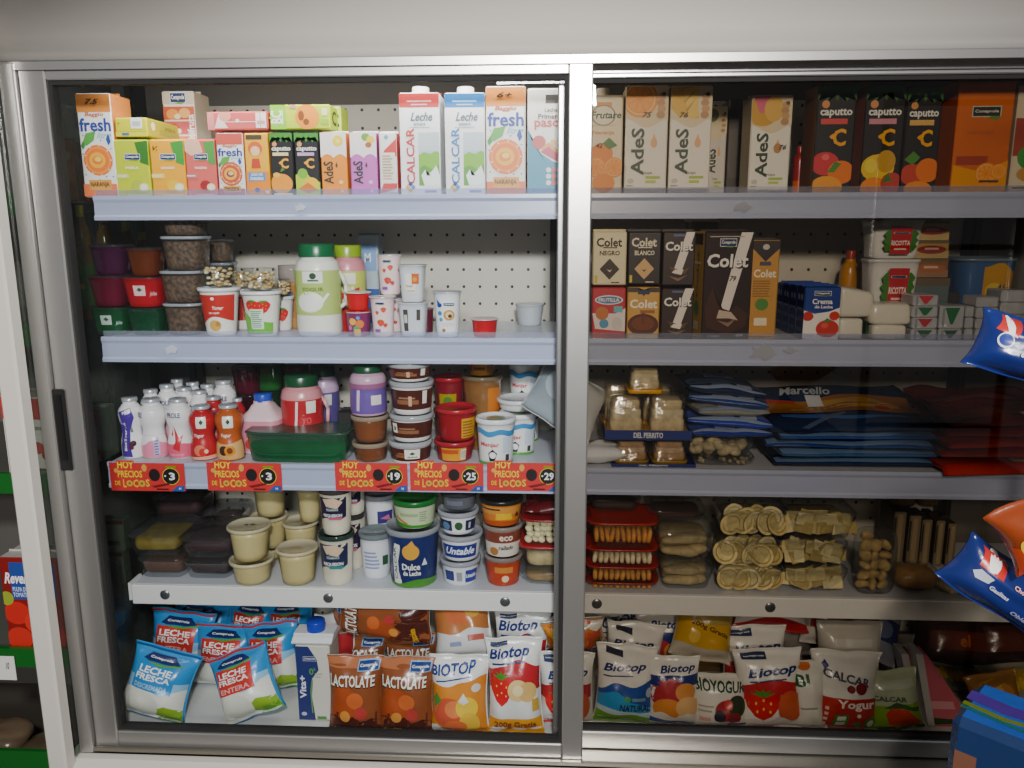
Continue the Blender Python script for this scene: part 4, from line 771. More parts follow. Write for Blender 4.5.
def cheese(lab, x0, x1, yt, yb, Y, dep, sd, wedge=0, lift=0):
    xc, w, h = fit(x0, x1, yt, Y, P(x0, yb, Y).z); zb = max(S2 + E, P(x0, yb, Y).z) if not lift else lift
    m = MB(); m.sell(w * 1.04, dep, h * 1.02, ('d9d3c4', 'film'), 7, (0, 0, h * .51), .004, sd, 28, 14, 26)
    if wedge: m.v = [(x + (.10 if z > h * .5 else -.1) * 0, y, z - .25 * h * (x / w + .1) * (1 if z > h * .5 else 0)) for x, y, z in m.v]
    o = m.build('wrapped_cheese', loc=(xc, Y + dep / 2, zb)); tag(o, lab, 'cheese', G4); return o, zb + h * 1.03
_, z = cheese('white wrapped cheese under the sloping one, beside the blue cream carton', 838.5, 864, 320, 341, .11, .06, 1)
cheese('white wrapped cheese with a sloping top, leaning on the pile', 840, 874, 292, 320, .112, .06, 2, 1, z)
_, z = cheese('white wrapped cheese at the foot of the flat pile, beside the foil bricks', 873, 907, 326.5, 341, .11, .07, 3)
cheese('flat white wrapped cheese crowning the pile below the ricotta tubs', 872, 912, 304, 325, .108, .075, 4, 0, z)
brik('butter_pack', 'dark green pack squeezed between the two piles of wrapped cheese', 864.5, 872, 322, .13, S2, .05, [('r', .2, .2, .8, .5, '2f5a38')], '1c3a26', '1c3a26', cat='pack')
def a_ric(): return [('p', [(.3, .16), (.26, .3), (.3, .4), (.25, .5), (.3, .6), (.27, .72), (.34, .84), (.66, .84), (.74, .72), (.7, .6), (.75, .5), (.7, .4), (.74, .3), (.68, .16)], '3f7a2c'), ('r', .37, .06, .63, .94, 'b8262e')] + logo(.5, .74, .2, .7, False) + [('t', 'RICOTTA', .5, .42, .24, .16, 'f2e4dc'), ('r', .42, .2, .58, .25, 'e8c4b8')]
_, z = cup('ricotta_tub', 'white ricotta tub with a red label, lower of the two', 862.5, 914, 258.5, .22, S2 + .045, ('d8d6d0', 'plastic'), ('c9c9c6', 'plastic'), (.08, .92, None, a_ric(), pi), .86, 5, 'ricotta tubs', lh=.006, over=1.04, ay=.7)
cup('ricotta_tub', 'white ricotta tub with a red label, stacked on top of the other', 864, 918, 220, .22, z, ('d8d6d0', 'plastic'), ('c9c9c6', 'plastic'), (.08, .92, None, a_ric(), pi), .86, 5, 'ricotta tubs', lh=.006, over=1.04, ay=.7)
m = MB(); xc, w, h = fit(862, 912, 300, .22, S2); m.box(xc - w / 2, xc + w / 2, .19, .27, S2 + E, S2 + .0445, ('8a8478', 'card'), .002, ('8a8478', 'card')); m.art([('r', .1, .3, .9, .7, '5a5a50')], panel(xc - w / 2, S2, w, .044, .19), 3)
tag(m.build('cheese_box'), 'dull grey box carrying the ricotta tubs, behind the wrapped cheeses', 'box')
z = S2
for i, (lab, c, k) in enumerate((('blue-grey cheese box at the bottom of the tall stack behind the foil bricks', '5a6a6a', '8a5a2a'), ('brown cheese box second from the bottom of the tall stack', '8a5a34', 'a8643a'), ('tan cheese box with a red band second from the top of the tall stack', 'a88a4a', '8a2a20'), ('tan cheese box with a red band on top of the tall stack', 'b0924e', '9a2c22'))):
    yt = (278, 259, 241, 221)[i]
    _, z = brik('cheese_box', lab, 912 + i, 948 + i * .6, yt, .2, z, .08, [('r', 0, .0, 1, .42, lighten(c, .15)), ('e', .5, .5, .42, .12, k), ('r', .3, .5, .7, .62, lighten(k, .5)), ('r', 0, .86, 1, 1, '6a5a44')], c, c, group='boxes of cheese behind the foil bricks', cat='cheese box'); z -= .0035
bottle('sauce_bottle', 'small yellow and red bottle at the back beside the ricotta tubs', 839, 858, 250, .33, S2, 'straight', ('c8861c', 'plastic'), (('a8321c', 'plastic'), .5), [(.1, .5, 'b8341e', [('e', .5, .5, .1, .1, 'e8c02a')])], cat='bottle')
cup('margarine_tub', 'blue and yellow margarine tub at the back under the lamps', 945, 1006, 257, .3, S2 + .04, ('4a6488', 'plastic'), ('6a7a8a', 'plastic'), (.05, .95, '3a5a8c', [('b', [(.42, 0, .9), (.6, .2, 1), (.8, .1, .8)], 'c8942a'), ('e', .55, .4, .1, .09, 'd8b84a'), ('t', 'Alpa', .66, .42, .2, .22, '1c2c5c', 0, .3)]), .9, 4, lh=.006, cat='margarine tub')
brik('cheese_box', 'dark grey box under the blue and yellow margarine tub', 944, 1004, 292, .26, S2, .08, [('r', .1, .2, .9, .6, '4a4a48')], '3a3836', '3a3836', group=None, cat='box')
G5 = 'foil-wrapped cream cheese bricks'
FO = 'c2c4c8'
def foil(lab, x0, x1, zb, hh, c, Y=.108, dep=.055):
    a, w, _ = fit(x0, x1, 330, Y, zb); m = MB(); m.box(-w / 2, w / 2, 0, dep, 0, hh, (FO, 'foil'), .0025)
    if c: m.art([('p', [(.2, .92), (.8, .92), (.55, .2), (.45, .2)], c), ('r', .06, .1, .3, .2, 'd8dade'), ('r', .1, .9, .2, .1, '8a8c92')], panel(-w / 2, 0, w, hh), w / hh, 'card')
    o = m.build('cream_cheese_brick', loc=(a, Y, zb + E)); tag(o, lab, 'cream cheese', G5); return zb + hh + E
z = S2; hh = (P(920, 295, .108).z - S2) / 4 - E
for k, c in enumerate(('2c5a40', 'b02a34', '1f6a3c', 'c02a36')):
    z = foil(['bottom foil brick of the tall stack, dull green mark', 'foil brick with a red mark second from the bottom of the tall stack', 'foil brick with a green mark third from the bottom of the tall stack', 'topmost foil brick of the tall stack, red mark'][k], 911 + (k % 2) * .6, 937, z, hh, c)
z = foil('low foil brick with a dull green mark beside the tall stack', 938.5, 962, S2, hh, '2c5a40')
foil('bulky foil brick with a green mark beside the tall stack', 938.5, 963, z, hh * 2.1, '1f6a3c')
for q, (xa, xb, n, where) in enumerate(((964.5, 973, 3, 'narrow foil brick'), (975, 997, 4, 'plain dark foil brick'), (999, 1026, 4, 'plain foil brick'))):
    z = S2
    for k in range(n): z = foil(where + ' ' + ['at the bottom of its', 'second from the bottom of its', 'third from the bottom of its', 'topmost of its'][k] + ' ' + ['three-high pile', 'middle pile', 'end pile'][q], xa, xb, z, hh * (1, .95, 1.1)[q], None, .112 + .004 * q)
# ------------------------------------------------------------------ third shelf
GB = 'small drinking yogurt bottles'
CAPS = ('b9bcc0', 'foil')
def dr(lab, x0, x1, yt, Yc, body, bands, cap=CAPS): return bottle('drink_yogurt_bottle', lab, x0, x1, yt, Yc, S3, 'drink', body, (cap, .66), bands, GB)
WB = ('eeeae8', 'plastic')
dr('white and purple drinking yogurt bottle at the end of the front row', 121, 143, 397, .145, WB, [(.03, .86, 'ece8ea', [('p', [(.26, .9), (.66, 1), (.74, .8), (.60, .5), (.58, .2), (.62, 0), (.26, 0)], '4c2c94'), ('t', 'BioTransit', .44, .42, .9, .05, W_, 90), ('e', .66, .28, .09, .09, '4a1a30'), ('e', .6, .2, .07, .07, '5a2038'), ('p', [(.62, .5), (.66, .62), (.7, .5)], '3a7a3a')])])
dr('plain white and pink drinking yogurt bottle, second in the front row', 141, 166.5, 398, .15, WB, [(.02, .40, 'e88ca4', [('b', [(0, .8, 1), (.3, .55, 1), (.6, .8, 1), (1, .6, 1)], 'eeeae8'), ('r', .62, .1, .76, .9, 'cdbcd8')] + lines(.63, .75, .12, .86, 6, '6a6ab0')), (.6, .9, None, [('t', 'PROLE', .28, .5, .2, .3, '3a3a6a')])])
dr('drinking yogurt bottle with a red splash on pink, third in the front row', 167.5, 192.5, 398, .15, WB, [(.02, .58, 'eeeae8', [('b', [(0, 0, .5), (.3, 0, .42), (.6, 0, .46), (1, 0, .4)], 'e0607c'), ('p', [(.42, .3), (.5, .5), (.46, 1), (.6, .6), (.72, .7), (.62, .4), (.6, .2)], 'c8262e'), ('p', [(.36, .7), (.44, .9), (.42, .66)], 'c8262e'), ('r', .35, .08, .7, .14, 'e88aa0')]), (.6, .9, None, [('t', 'PROLE', .5, .5, .34, .3, '3a3a6a')])])
def a_dy(c): return [('r', .47, .72, .72, .98, 'efeae0'), ('p', [(.55, .86), (.6, .93), (.65, .86), (.6, .8)], '2f5a34'), ('t', 'Yogur', .5, .54, .32, .1, 'f6e2d8', 0, .25)]
dr('red drinking yogurt bottle with apple picture in the front row', 190.5, 216, 405, .14, ('b01c22', 'plastic'), [(.02, .84, 'b81e24', a_dy(0) + [('e', .52, .22, .15, .15, 'e07a5a'), ('e', .6, .18, .1, .11, 'd03028'), ('e', .68, .2, .05, .06, 'f0c8a0'), ('b', [(0, 0, .06), (1, 0, .1)], 'e8a890')])])
dr('orange drinking yogurt bottle with halved peach picture, last in the front row', 216.5, 243, 404, .14, ('b0541c', 'plastic'), [(.02, .84, 'b8561e', a_dy(0) + [('b', [(0, .02, .42), (.5, .02, .36), (1, .02, .42)], 'd8a86a'), ('e', .45, .22, .12, .13, '4a2a1a'), ('e', .60, .22, .13, .14, 'd88a1c'), ('e', .60, .22, .07, .08, '7a3a14')])])
back = [(143, 163, 389, 'purple', .20), (159, 180, 384, 'pink', .205), (176, 197, 387, 'white', .21), (191, 212, 390, 'pink', .205), (204, 226, 396, 'red', .195), (171, 188, 379, 'white', .26), (186, 204, 382, 'pink', .265), (200, 219, 384, 'white', .26), (214, 237, 380, 'violet', .25), (232, 246, 398, 'red', .20)]
where = ['right behind the purple one at the end', 'behind the plain white and pink one', 'behind the red splash one', 'between red splash and apple bottles, one row back', 'behind the apple bottle', 'in the rear row, nearest the end', 'in the rear row, second from the end', 'in the rear row, third from the end', 'in the rear row, tallest of the group', 'half hidden behind the peach one']
for (x0, x1, yt, c, Y), wh in zip(back, where):
    bc = {'purple': '6a4a9a', 'pink': 'e4a4b4', 'white': 'e4e0de', 'red': 'b02228', 'violet': 'c9b4d4'}[c]
    dr('%s drinking yogurt bottle %s' % (c, wh), x0, x1, yt, Y, WB if c != 'red' else ('b01c22', 'plastic'), [(.02, .5, bc, []), (.62, .86, None, [('t', 'PROLE', .5, .5, .4, .3, '3a3a6a')])])
bottle('yogurt_jug', 'pale pink square yogurt jug with a blue cap behind the green tray', 244, 285, 393, .21, S3, 'jug', ('e8c8cc', 'plastic'), (('2a48b0', 'plastic'), .42), [(.05, .58, 'd88a9c', logo(.42, .68, .22, .9) + [('e', .36, .25, .07, .08, 'c8343a'), ('e', .62, .22, .07, .08, 'c8343a'), ('r', .44, .1, .56, .4, 'f0e4e0'), ('r', .74, .6, .8, .7, 'f0e4e0')])], n=4, cat='yogurt jug')
bottle('yogurt_bottle', 'big red labelled yogurt bottle with a dark green cap behind the green tray', 282.5, 323, 374, .215, S3, 'jar', ('d88e92', 'plastic'), (('14482a', 'plastic'), .80), [(.1, .70, 'b4222a', [('r', .66, .72, .82, .98, 'efe9dc'), ('t', 'YO', .66, .56, .16, .14, 'd8505a'), ('p', [(.46, .3), (.5, .98), (.54, .98), (.5, .3)], 'f0dcd8'), ('e', .5, .38, .07, .05, '2a5a34'), ('t', 'fruta', .5, .38, .1, .04, 'd8e0c8')])], 'large fruit yogurt bottles', handle=('e0a4a8', 'plastic'))
bottle('yogurt_bottle', 'purple labelled yogurt bottle with a green cap, behind the red labelled one', 310, 339, 365, .30, S3, 'jar', ('c4a4c0', 'plastic'), (('14482a', 'plastic'), .80), [(.1, .66, '5a4a8a', [('r', .6, .7, .76, .96, 'd8d4cc')])], 'large fruit yogurt bottles')
_, z = cup('jelly_cup', 'maroon jelly cup low in the pair behind the pink jug', 236, 264, 393, .31, S3, ('3a0c18', 'jelly'), ('b0b0b4', 'clear'), None, .78, 3, G2, lh=.004)
jelly('maroon jelly cup on top of the pair behind the pink jug', 233.5, 264, 365, z, '4a1020', None, .31)
_, z = cup('jelly_cup', 'dark green jelly cup low behind the jug cap', 256, 285, 389, .33, S3, ('103c22', 'jelly'), ('b0b0b4', 'clear'), None, .78, 3, G2, lh=.004)
jelly('bright green jelly cup on top of the dark green one behind the jug', 254, 286, 361, z, '1d5a26', None, .33)
_, z = cup('jelly_cup', 'dark red jelly cup low behind the red labelled yogurt bottle', 284, 314, 390, .34, S3, ('4a1418', 'jelly'), ('b0b0b4', 'clear'), None, .78, 3, G2, lh=.004)
jelly('brownish red jelly cup on top of the one behind the red yogurt bottle', 284, 314, 361, z, '5a2222', None, .34)
t, _ = tray('green_tray', 'dark green plastic tray wrapped in clear film beside the peach bottle', 244, 347, 433.5, .11, S3, .10, lambda t, w, d, h: None, base=('14532f', 'jelly'), cat='wrapped tray', filmcol='2c4637', n=7, taper=.93)
brik('dark_tub', 'small dark tub in shade at the end of the green tray', 338, 352, 412, .2, S3, .05, [('r', .2, .2, .8, .6, '33312c')], '201f1c', '201f1c', cat='tub')
GT = 'tubs of caramel spread'
def tubb(lab, x0, x1, yt, Y, zb, body, lidc, band=None, fill=None, n=2, lh=.008, over=1.05, taper=.86, art=None, name='spread_tub', group=GT): return cup(name, lab, x0, x1, yt, Y, zb, body, lidc, band, taper, n, group, fill, lh=lh, over=over, lidart=art)
_, z = tubb('brown caramel tub at the bottom of the pair under the purple bottle', 352.5, 389, 440, .15, S3, ('e8d8c0', 'clear'), ('c8b49a', 'tint'), fill=('8a5226', 'jelly'))
_, z = tubb('brown caramel tub carrying the purple yogurt bottle', 351.5, 389, 413.5, .15, z, ('e8d8c0', 'clear'), ('c8b49a', 'tint'), fill=('985c2c', 'jelly'))
xc, w, h = fit(350.5, 386, 364.5, .15, z)
bottle('yogurt_bottle', 'purple labelled yogurt bottle with a green cap standing on brown caramel tubs', 350.5, 386, 364.5, .15, z, 'jar', ('c49ab0', 'plastic'), (('14482a', 'plastic'), .80), [(.06, .66, '6a5098', [('r', .62, .3, .82, .62, 'dcd6d0'), ('p', [(.34, .1), (.36, .8), (.42, .8), (.4, .1)], 'dcc0d4'), ('r', .02, .84, .98, .99, '9a5a7a')])], 'large fruit yogurt bottles')
def a_dl(k):
    l = [('r', .0, .15, 1, .85, '4a2018'), ('r', .3, .28, .66, .5, '8a5a3a'), ('r', .34, .56, .6, .64, '9a7050')]
    return l + ([('r', .46, .2, .70, .95, 'ece7da'), ('p', [(.53, .6), (.58, .76), (.63, .6), (.58, .5)], '2f5a34'), ('t', 'dulce', .58, .36, .16, .14, '4a4a3a')] if k == 0 else [('r', .2, .3, .31, .9, 'ece7da'), ('r', .24, .45, .28, .7, '2f5a34')] if k == 1 else [('r', .5, .2, .55, .7, 'c8a080'), ('r', .72, .3, .8, .95, 'e4ded2')])
z = S3
for k, (x0, x1, yt, lab) in enumerate(((389, 432.5, 438, 'brown caramel tub with white sticker at the bottom of the four-high stack'), (390, 434, 411.5, 'brown caramel tub second from the bottom of the four-high stack'), (390, 434, 379, 'brown caramel tub third from the bottom of the four-high stack'), (387.5, 432.5, 360, 'brown caramel tub topmost of the four-high stack'))):
    _, z = tubb(lab, x0, x1, yt, .145, z, ('e0dcd6', 'plastic'), ('d4d6da', 'tint'), (.18, .84, '4a2018', a_dl(k), 2 * pi), lh=.009, taper=.88)
GR = 'red caramel tubs'
_, z = tubb('red caramel tub with yellow label at the bottom of the front pair', 434.5, 475, 438, .16, S3, ('8a1420', 'plastic'), ('a01a26', 'plastic'), (.1, .9, None, [('r', .3, .0, .74, .9, 'd8921c'), ('r', .3, .5, .6, .8, 'b8501c'), ('r', .64, .1, .74, .8, 'e8e0d0')] + [('r', .65 + .015 * i, .15, .656 + .015 * i, .75, K_) for i in range(6)], pi), group=GR)
tubb('red caramel tub with yellow label on top of the front pair', 436.5, 477, 406, .16, z, ('92141e', 'plastic'), ('a81c28', 'plastic'), (.08, .86, None, [('r', .62, .05, .95, .9, 'd09a1c'), ('r', .02, .05, .12, .8, '8a9a2a')] + lines(.64, .9, .1, .85, 6, '8a5a1a'), pi), group=GR)
_, z = tubb('red caramel tub low at the back, behind the front red pair', 434, 466, 408, .26, S3, ('7a1420', 'plastic'), ('8a1a24', 'plastic'), group=GR)
tubb('red caramel tub at the back with an olive label beside the four-high stack', 433.5, 465, 375.5, .26, z, ('7a1420', 'plastic'), ('9a1a26', 'plastic'), (.08, .86, None, [('r', .3, .0, .7, .6, '9a8a1a'), ('e', .5, .3, .1, .1, '4a7a2a')], pi), group=GR)
_, z = tubb('ochre tub low at the back behind the white lidded jar', 463, 503, 414, .25, S3, ('8a5a28', 'jelly'), ('a08a6a', 'tint'))
_, z = tubb('ochre caramel tub with an orange label at the back', 462, 503, 374, .25, z, ('8a6034', 'jelly'), ('a08a6a', 'tint'), (.05, .85, None, [('r', .62, .1, .9, .9, 'c8701c')], pi))
tubb('yellow topped caramel tub crowning the ochre pile at the back', 466, 497, 350, .25, z, ('b8761c', 'jelly'), ('b08a4a', 'tint'), (.1, .7, None, [('r', .3, .1, .66, .9, 'd8981c'), ('r', .35, .3, .6, .5, 'a8401c')], pi))
def a_man(): return [('b', [(.0, .72, .86), (.2, .78, .92), (.4, .70, .84), (.6, .77, .9), (.8, .7, .84), (1, .76, .9)], '3a8ac0'), ('t', 'Manjar', .40, .5, .36, .14, 'c8303a'), ('p', [(.4, .1), (.38, .3), (.46, .4), (.54, .3), (.5, .1)], '2a2a2a'), ('e', .46, .25, .06, .06, 'efefec'), ('r', .64, .3, .8, .7, 'c8d4e0'), ('r', .70, .1, .78, .26, '3a3a3a'), ('b', [(0, 0, .05), (.5, 0, .09), (1, 0, .05)], '4a9a3a')]
GM = 'white spread jars with red lettering'
def manj(lab, x0, x1, yt, Y, zb): return cup('spread_jar', lab, x0, x1, yt, Y, zb, ('e6e6e4', 'plastic'), ('e2e4e4', 'plastic'), (.02, .94, None, a_man(), pi), .88, 2, GM, lh=.009, over=1.07, cat='spread jar', lidart=[('e', .5, .5, .34, .34, '7a9a7a'), ('t', 'Manjar', .5, .5, .4, .14, 'c8303a')])
manj('white spread jar with cow picture in front of the other white jars', 476, 516, 416, .14, S3)
_, z = manj('white spread jar with blue band behind the front one', 499, 537, 411, .21, S3)
cup('spread_jar', 'white lid of a spread jar just above the second white jar', 497, 541, 397, .235, z, ('dcdcda', 'plastic'), ('d6d8d8', 'plastic'), None, .9, 2, GM, lh=.008, over=1.05, cat='spread jar')
_, z = manj('white spread jar low in the rear pile, behind the second white jar', 506, 541, 403, .31, S3)
manj('white spread jar topmost in the rear, under the second shelf', 508, 540.5, 360, .31, z)
# price cards clipped to the third shelf's lip
GP = 'red price cards on the third shelf lip'
for k, (x0, x1, price, seen, say) in enumerate(((110, 185, '3', 1, 'red price card under the small drinking yogurt bottles at the shelf end'), (207, 282, '3', 1, 'red price card under the peach bottle and green tray'), (335, 408, '19', 1, 'red price card reading 19 under the caramel tubs'), (410, 484, '25', 1, 'red price card reading 25 under the red tubs'), (487, 562, '29', 1, 'red price card reading 29 under the white spread jars'))):
    xa, xb = P(x0, 475, .09).x, P(x1 - .6, 475, .09).x; za, zb = P((x0 + x1) / 2, 491, .09).z, P((x0 + x1) / 2, 462, .09).z; w, h = xb - xa, zb - za
    m = MB(); m.box(xa, xb, .0902, .0914, za, zb - h * .04, ('cc3432', 'card'))
    lt = [('t', 'HOY', .22, .90, .22, .27, 'f6d21c'), ('t', 'PRECIOS', .27, .58, .33, .24, 'f0c81c'), ('t', 'DE', .095, .27, .07, .15, 'e8bc1c'), ('t', 'L', .19, .26, .045, .28, 'e8bc1c'), ('e', .255, .26, .042, .042, 'd8a83a'), ('e', .255, .26, .018, .018, '8a6a1c'), ('t', 'C', .34, .26, .07, .27, 'e8bc1c'), ('e', .42, .26, .046, .046, 'd8a83a'), ('e', .42, .26, .02, .02, '8a6a1c'), ('t', 'S', .5, .28, .055, .25, 'e8bc1c'),
          ('e', .09, .7, .03, .03, 'e0a04a'), ('e', .47, .8, .035, .05, 'e0a04a'), ('e', .6, .56, .075, .085, '241a1a'), ('e', .82, .52, .115, .115, 'e8d030'), ('e', .82, .52, .108, .108, '1d1818'), ('r', .76, .80, .9, .88, '8a8a1a'), ('t', price, .835, .52, .05 * len(price) + .03, .26, 'f2f2ee'), ('e', .745, .53, .012, .012, 'f2f2ee'),
          ('p', [(.82, .0), (.9, .2), (1, .2), (1, 0)], '2a4f9a'), ('t', 'Multi'[:1], .93, .1, .03, .08, 'd8e0f0'), ('p', [(.55, .18), (.78, .3), (.8, .24), (.6, .12)], '7a1418'), ('r', .62, .05, .78, .1, '5a1014')]
    if k > 1: lt = [q for q in lt if q[2:4] != (.9, .2)]
    m.box(xa + w * .10, xa + w * .33, .0902, .0913, zb - h * .05, zb + h * .04, ('cc3432', 'card'))
    m.art(lt, panel(xa, za, w, h, .0902), w / h)
    o = m.build('price_card'); tag(o, say, 'price card', GP)
# milk powder bag at the end, passing behind the door stile
bw = [('r', 0, 0, .5, 1, '8d989f'), ('r', .5, 0, .64, 1, '2a86b4'), ('e', .3, .5, .2, .3, 'b4bcc2'), ('r', .64, 0, 1, 1, 'd4d6d6')]
pouch('powder_bag', 'white and blue bag slumped at the end of the shelf behind the door stile', 566, 446, 76, 88, .19, .034, bw, 'd0d2d2', rot=34, tilt=-60, cat='bag', zmin=S3 + .036, seed=3)
stack_bag('powder_bag', 'white bag lying flat at the foot of the slumped blue and white one', P(590, 460, .13).x, .13, .085, .035, .15, S3, 'd4d6d8', [('r', .2, .5, .8, .7, 'a83a3a')], rz=10)
# -- behind the second door: cakes on blue card trays
CK = 'coconut cakes under clear domes'
def cake(lab, x0, x1, yt, zb, Y, base='d8a41c', col='d8c49a', dep=.07):
    xc, w, h = fit(x0, x1, yt, Y, zb); t = thing('cake_box', lab, 'cake', (xc, Y + dep / 2, zb + E), CK)
    m = MB(); m.lathe([(.95, 0), (1, .004), (1, h * .14), (.98, h * .14)], (base, 'plastic'), 7, 32, w / 2, dep / 2); m.build('tray_base', t)
    m = MB()
    for k in range(3): m.sell(w * (.82 - .06 * k), dep * (.82 - .06 * k), h * .32, (col if k != 1 else lighten(col, .2), 'food'), 8, (0, 0, h * (.18 + .22 * k) + h * .1), .003, k + zb * 9)
    m.build('cake', t)
    m = MB(); m.lathe([(.97, h * .145), (.94, h * .2), (.78, h * .96), (.72, h), (.001, h)], ('f4f4f0', 'clear'), 7, 32, w / 2, dep / 2, cap=False); m.build('dome_lid', t)
    return zb + h + 2 * E
def ctray(lab, x0, x1, y0, y1, Y, dep, zb):
    xc, w, h = fit(x0, x1, y0, Y, zb); m = MB(); m.box(-w / 2, w / 2, 0, dep, 0, .003, ('1c2a6c', 'card')); m.box(-w / 2, w / 2, 0, .0015, .003, h, ('1f2e78', 'card'))
    m.box(-w / 2, w / 2, dep - .0015, dep, .003, h, ('1f2e78', 'card')); m.box(-w / 2, -w / 2 + .0015, .0015, dep - .0015, .003, h, ('1f2e78', 'card')); m.box(w / 2 - .0015, w / 2, .0015, dep - .0015, .003, h, ('1f2e78', 'card'))
    m.art([('t', 'DEL PERRITO', .5, .5, .34, .58, 'd8d8d4')], panel(-w / 2, 0, w, h), w / h)
    o = m.build('card_tray', loc=(xc, Y, zb + E)); tag(o, lab, 'card tray', 'blue card trays of cakes'); return zb + .0045, zb + h
zb, zt = ctray('lower blue card tray of cakes standing on the shelf', 611.5, 696, 464.5, 477, .112, .17, S3)
za = cake('coconut cake in the lower tray beside the door stile', 614, 650, 441, zb, .116, '8a6a1c', 'b08a64')
zc = cake('coconut cake in the lower tray beside the bean trays', 652, 689, 441, zb, .116, '8a6a1c', 'b08a64')
cake('coconut cake at the rear of the lower tray', 616, 650, 441, zb, .2, '8a6a1c', 'b08a64')
zb2, zt2 = ctray('upper blue card tray of cakes resting on the lower cakes', 605, 692, 431, 442, .112, .17, max(za, zc))
z = cake('coconut cake in the upper tray beside the door stile', 606.5, 646.5, 396.5, zb2, .116)
cake('coconut cake in the upper tray under the single top one', 647.5, 689.5, 397, zb2, .116)
cake('coconut cake at the rear of the upper tray beside the door stile', 602, 640, 385, zb2, .195)
cake('coconut cake at the rear of the upper tray beside the blue bags', 641, 676, 386, zb2, .195)
cake('single coconut cake on a bright yellow base crowning the pile', 628, 664, 365, z, .13, 'e0a41c')
# bean trays with blue bags on top
bean = proto(MB().sell(.030, .024, .020, ('cdb98c', 'food'), 2.2, ns=.002), 'bean')
def beans(t, w, d, h):
    for i in range(22):
        inst('dumpling', bean, t, (random.uniform(-.44, .44) * w, -d * .46 + .012 * (i % 2) + random.uniform(0, .02) + (0 if i < 14 else .03), h * (.38 + .34 * (i % 3) / 2)), (random.random(), random.random(), random.random() * 3), min(1, h / .036))
_, z = tray('dumpling_tray', 'clear tray of pale dumplings under the other, on the shelf', 693, 757, 460, .112, S3 + .003, .11, beans, 'clear trays of dumplings')
_, z = tray('dumpling_tray', 'clear tray of pale dumplings under the blue bags', 692, 756, 441, .112, z, .11, beans, 'clear trays of dumplings')
xb = P(725, 420, .16).x
for k, (lab, c, dx, ww) in enumerate((('lowest of the blue bags on the dumpling trays', '1c2f90', .0, .155), ('second blue bag up on the dumpling trays', '233aa8', .004, .16), ('grey and white bag in the middle of the blue bag pile', '8a8c84', -.004, .14), ('blue bag above the grey and white one', '1f3a80', .002, .15), ('topmost dark blue bag of the pile by the cakes', '1b2a4c', -.012, .15))):
    _, z = stack_bag('snack_bag', lab, xb + dx, ww, .14, .021, .178, z, c, [('b', [(0, .1, .4), (.5, .2, .5), (1, .1, .3)], lighten(c, .18)), ('r', .3, .05, .55, .3, ['8a94c8', '6a88d8', 'c8b890', '9aa8b8', '4a5a7a'][k]), ('r', .62, .08, .82, .2, 'a8b0c8'), ('b', [(0, .0, .06), (.5, .02, .1), (1, 0, .05)], '8a98b8'), ('r', .3, .55, .7, .8, '5a6aa8')], 'bags piled on the dumpling trays', rz=[4, -5, 8, -8, 3][k], tip=[1, 3, 2, 5, 6][k], seed=k * 2.3)
# wide flat pasta packets
GS = 'wide flat pasta packets'
z = S3; xb = P(842, 440, .2).x
for k in (0, 1, 2, 3, 5):
    c = ['1a2850', '34588a', '20387a', '2a4a94', '1a3070', '1d2c4c'][k]
    art = [('b', [(0, .02, .14), (.5, .02, .1), (1, .02, .14)], '6a8ab0')]
    if k == 5: art = [('b', [(.0, .34, .62), (.3, .28, .6), (.6, .34, .72), (1, .3, .66)], '9a6428'), ('b', [(.2, .40, .46), (.5, .46, .54), (.9, .42, .5)], 'c8963c'), ('b', [(.1, .2, .26), (.5, .16, .22), (.9, .2, .24)], '3a5a98'), ('p', [(.3, .5), (.6, .58), (.9, .5), (.7, .66), (.4, .6)], 'b08a3a'), ('e', .78, .42, .06, .045, 'e07a2a'), ('e', .78, .42, .052, .036, 'b83a1a'), ('t', 'Marcello', .34, .76, .34, .13, 'a8aeb4', 0, .3), ('p', [(.05, .6), (.25, .56), (.25, .6), (.05, .66)], 'a8402a'), ('r', .33, .52, .43, .68, 'c9ccd4'), ('p', [(.2, .06), (.5, .3), (.52, .26), (.24, .04)], '4a5a78')]
    _, z2 = stack_bag('pasta_packet', 'wide dark blue pasta packet ' + ['at the bottom of its pile, on the shelf', 'second from the bottom of its pile', 'third from the bottom of its pile', 'second from the top of its blue pile', 'second from the top of its pile', 'on top of its pile, with orange oval and grey sticker'][k], xb + .006 * (k % 2) - .004 * k, .31, .20, .014, .215, z + [0, .007, .014, .021, 0, .034][k], c, art, GS, rz=[0, 4, -5, 5, -2, 1][k], seed=k + 11, rx=[0, 2, 4, 6, 0, 14][k], tip=[0, 1, -1, 1, 0, -1][k], wav=[1, 2, 2, 2, 1, 6][k])
    z = z2 - [0, .007, .014, .021, 0, 0][k]
xb = P(975, 460, .19).x; z = S3 + .003
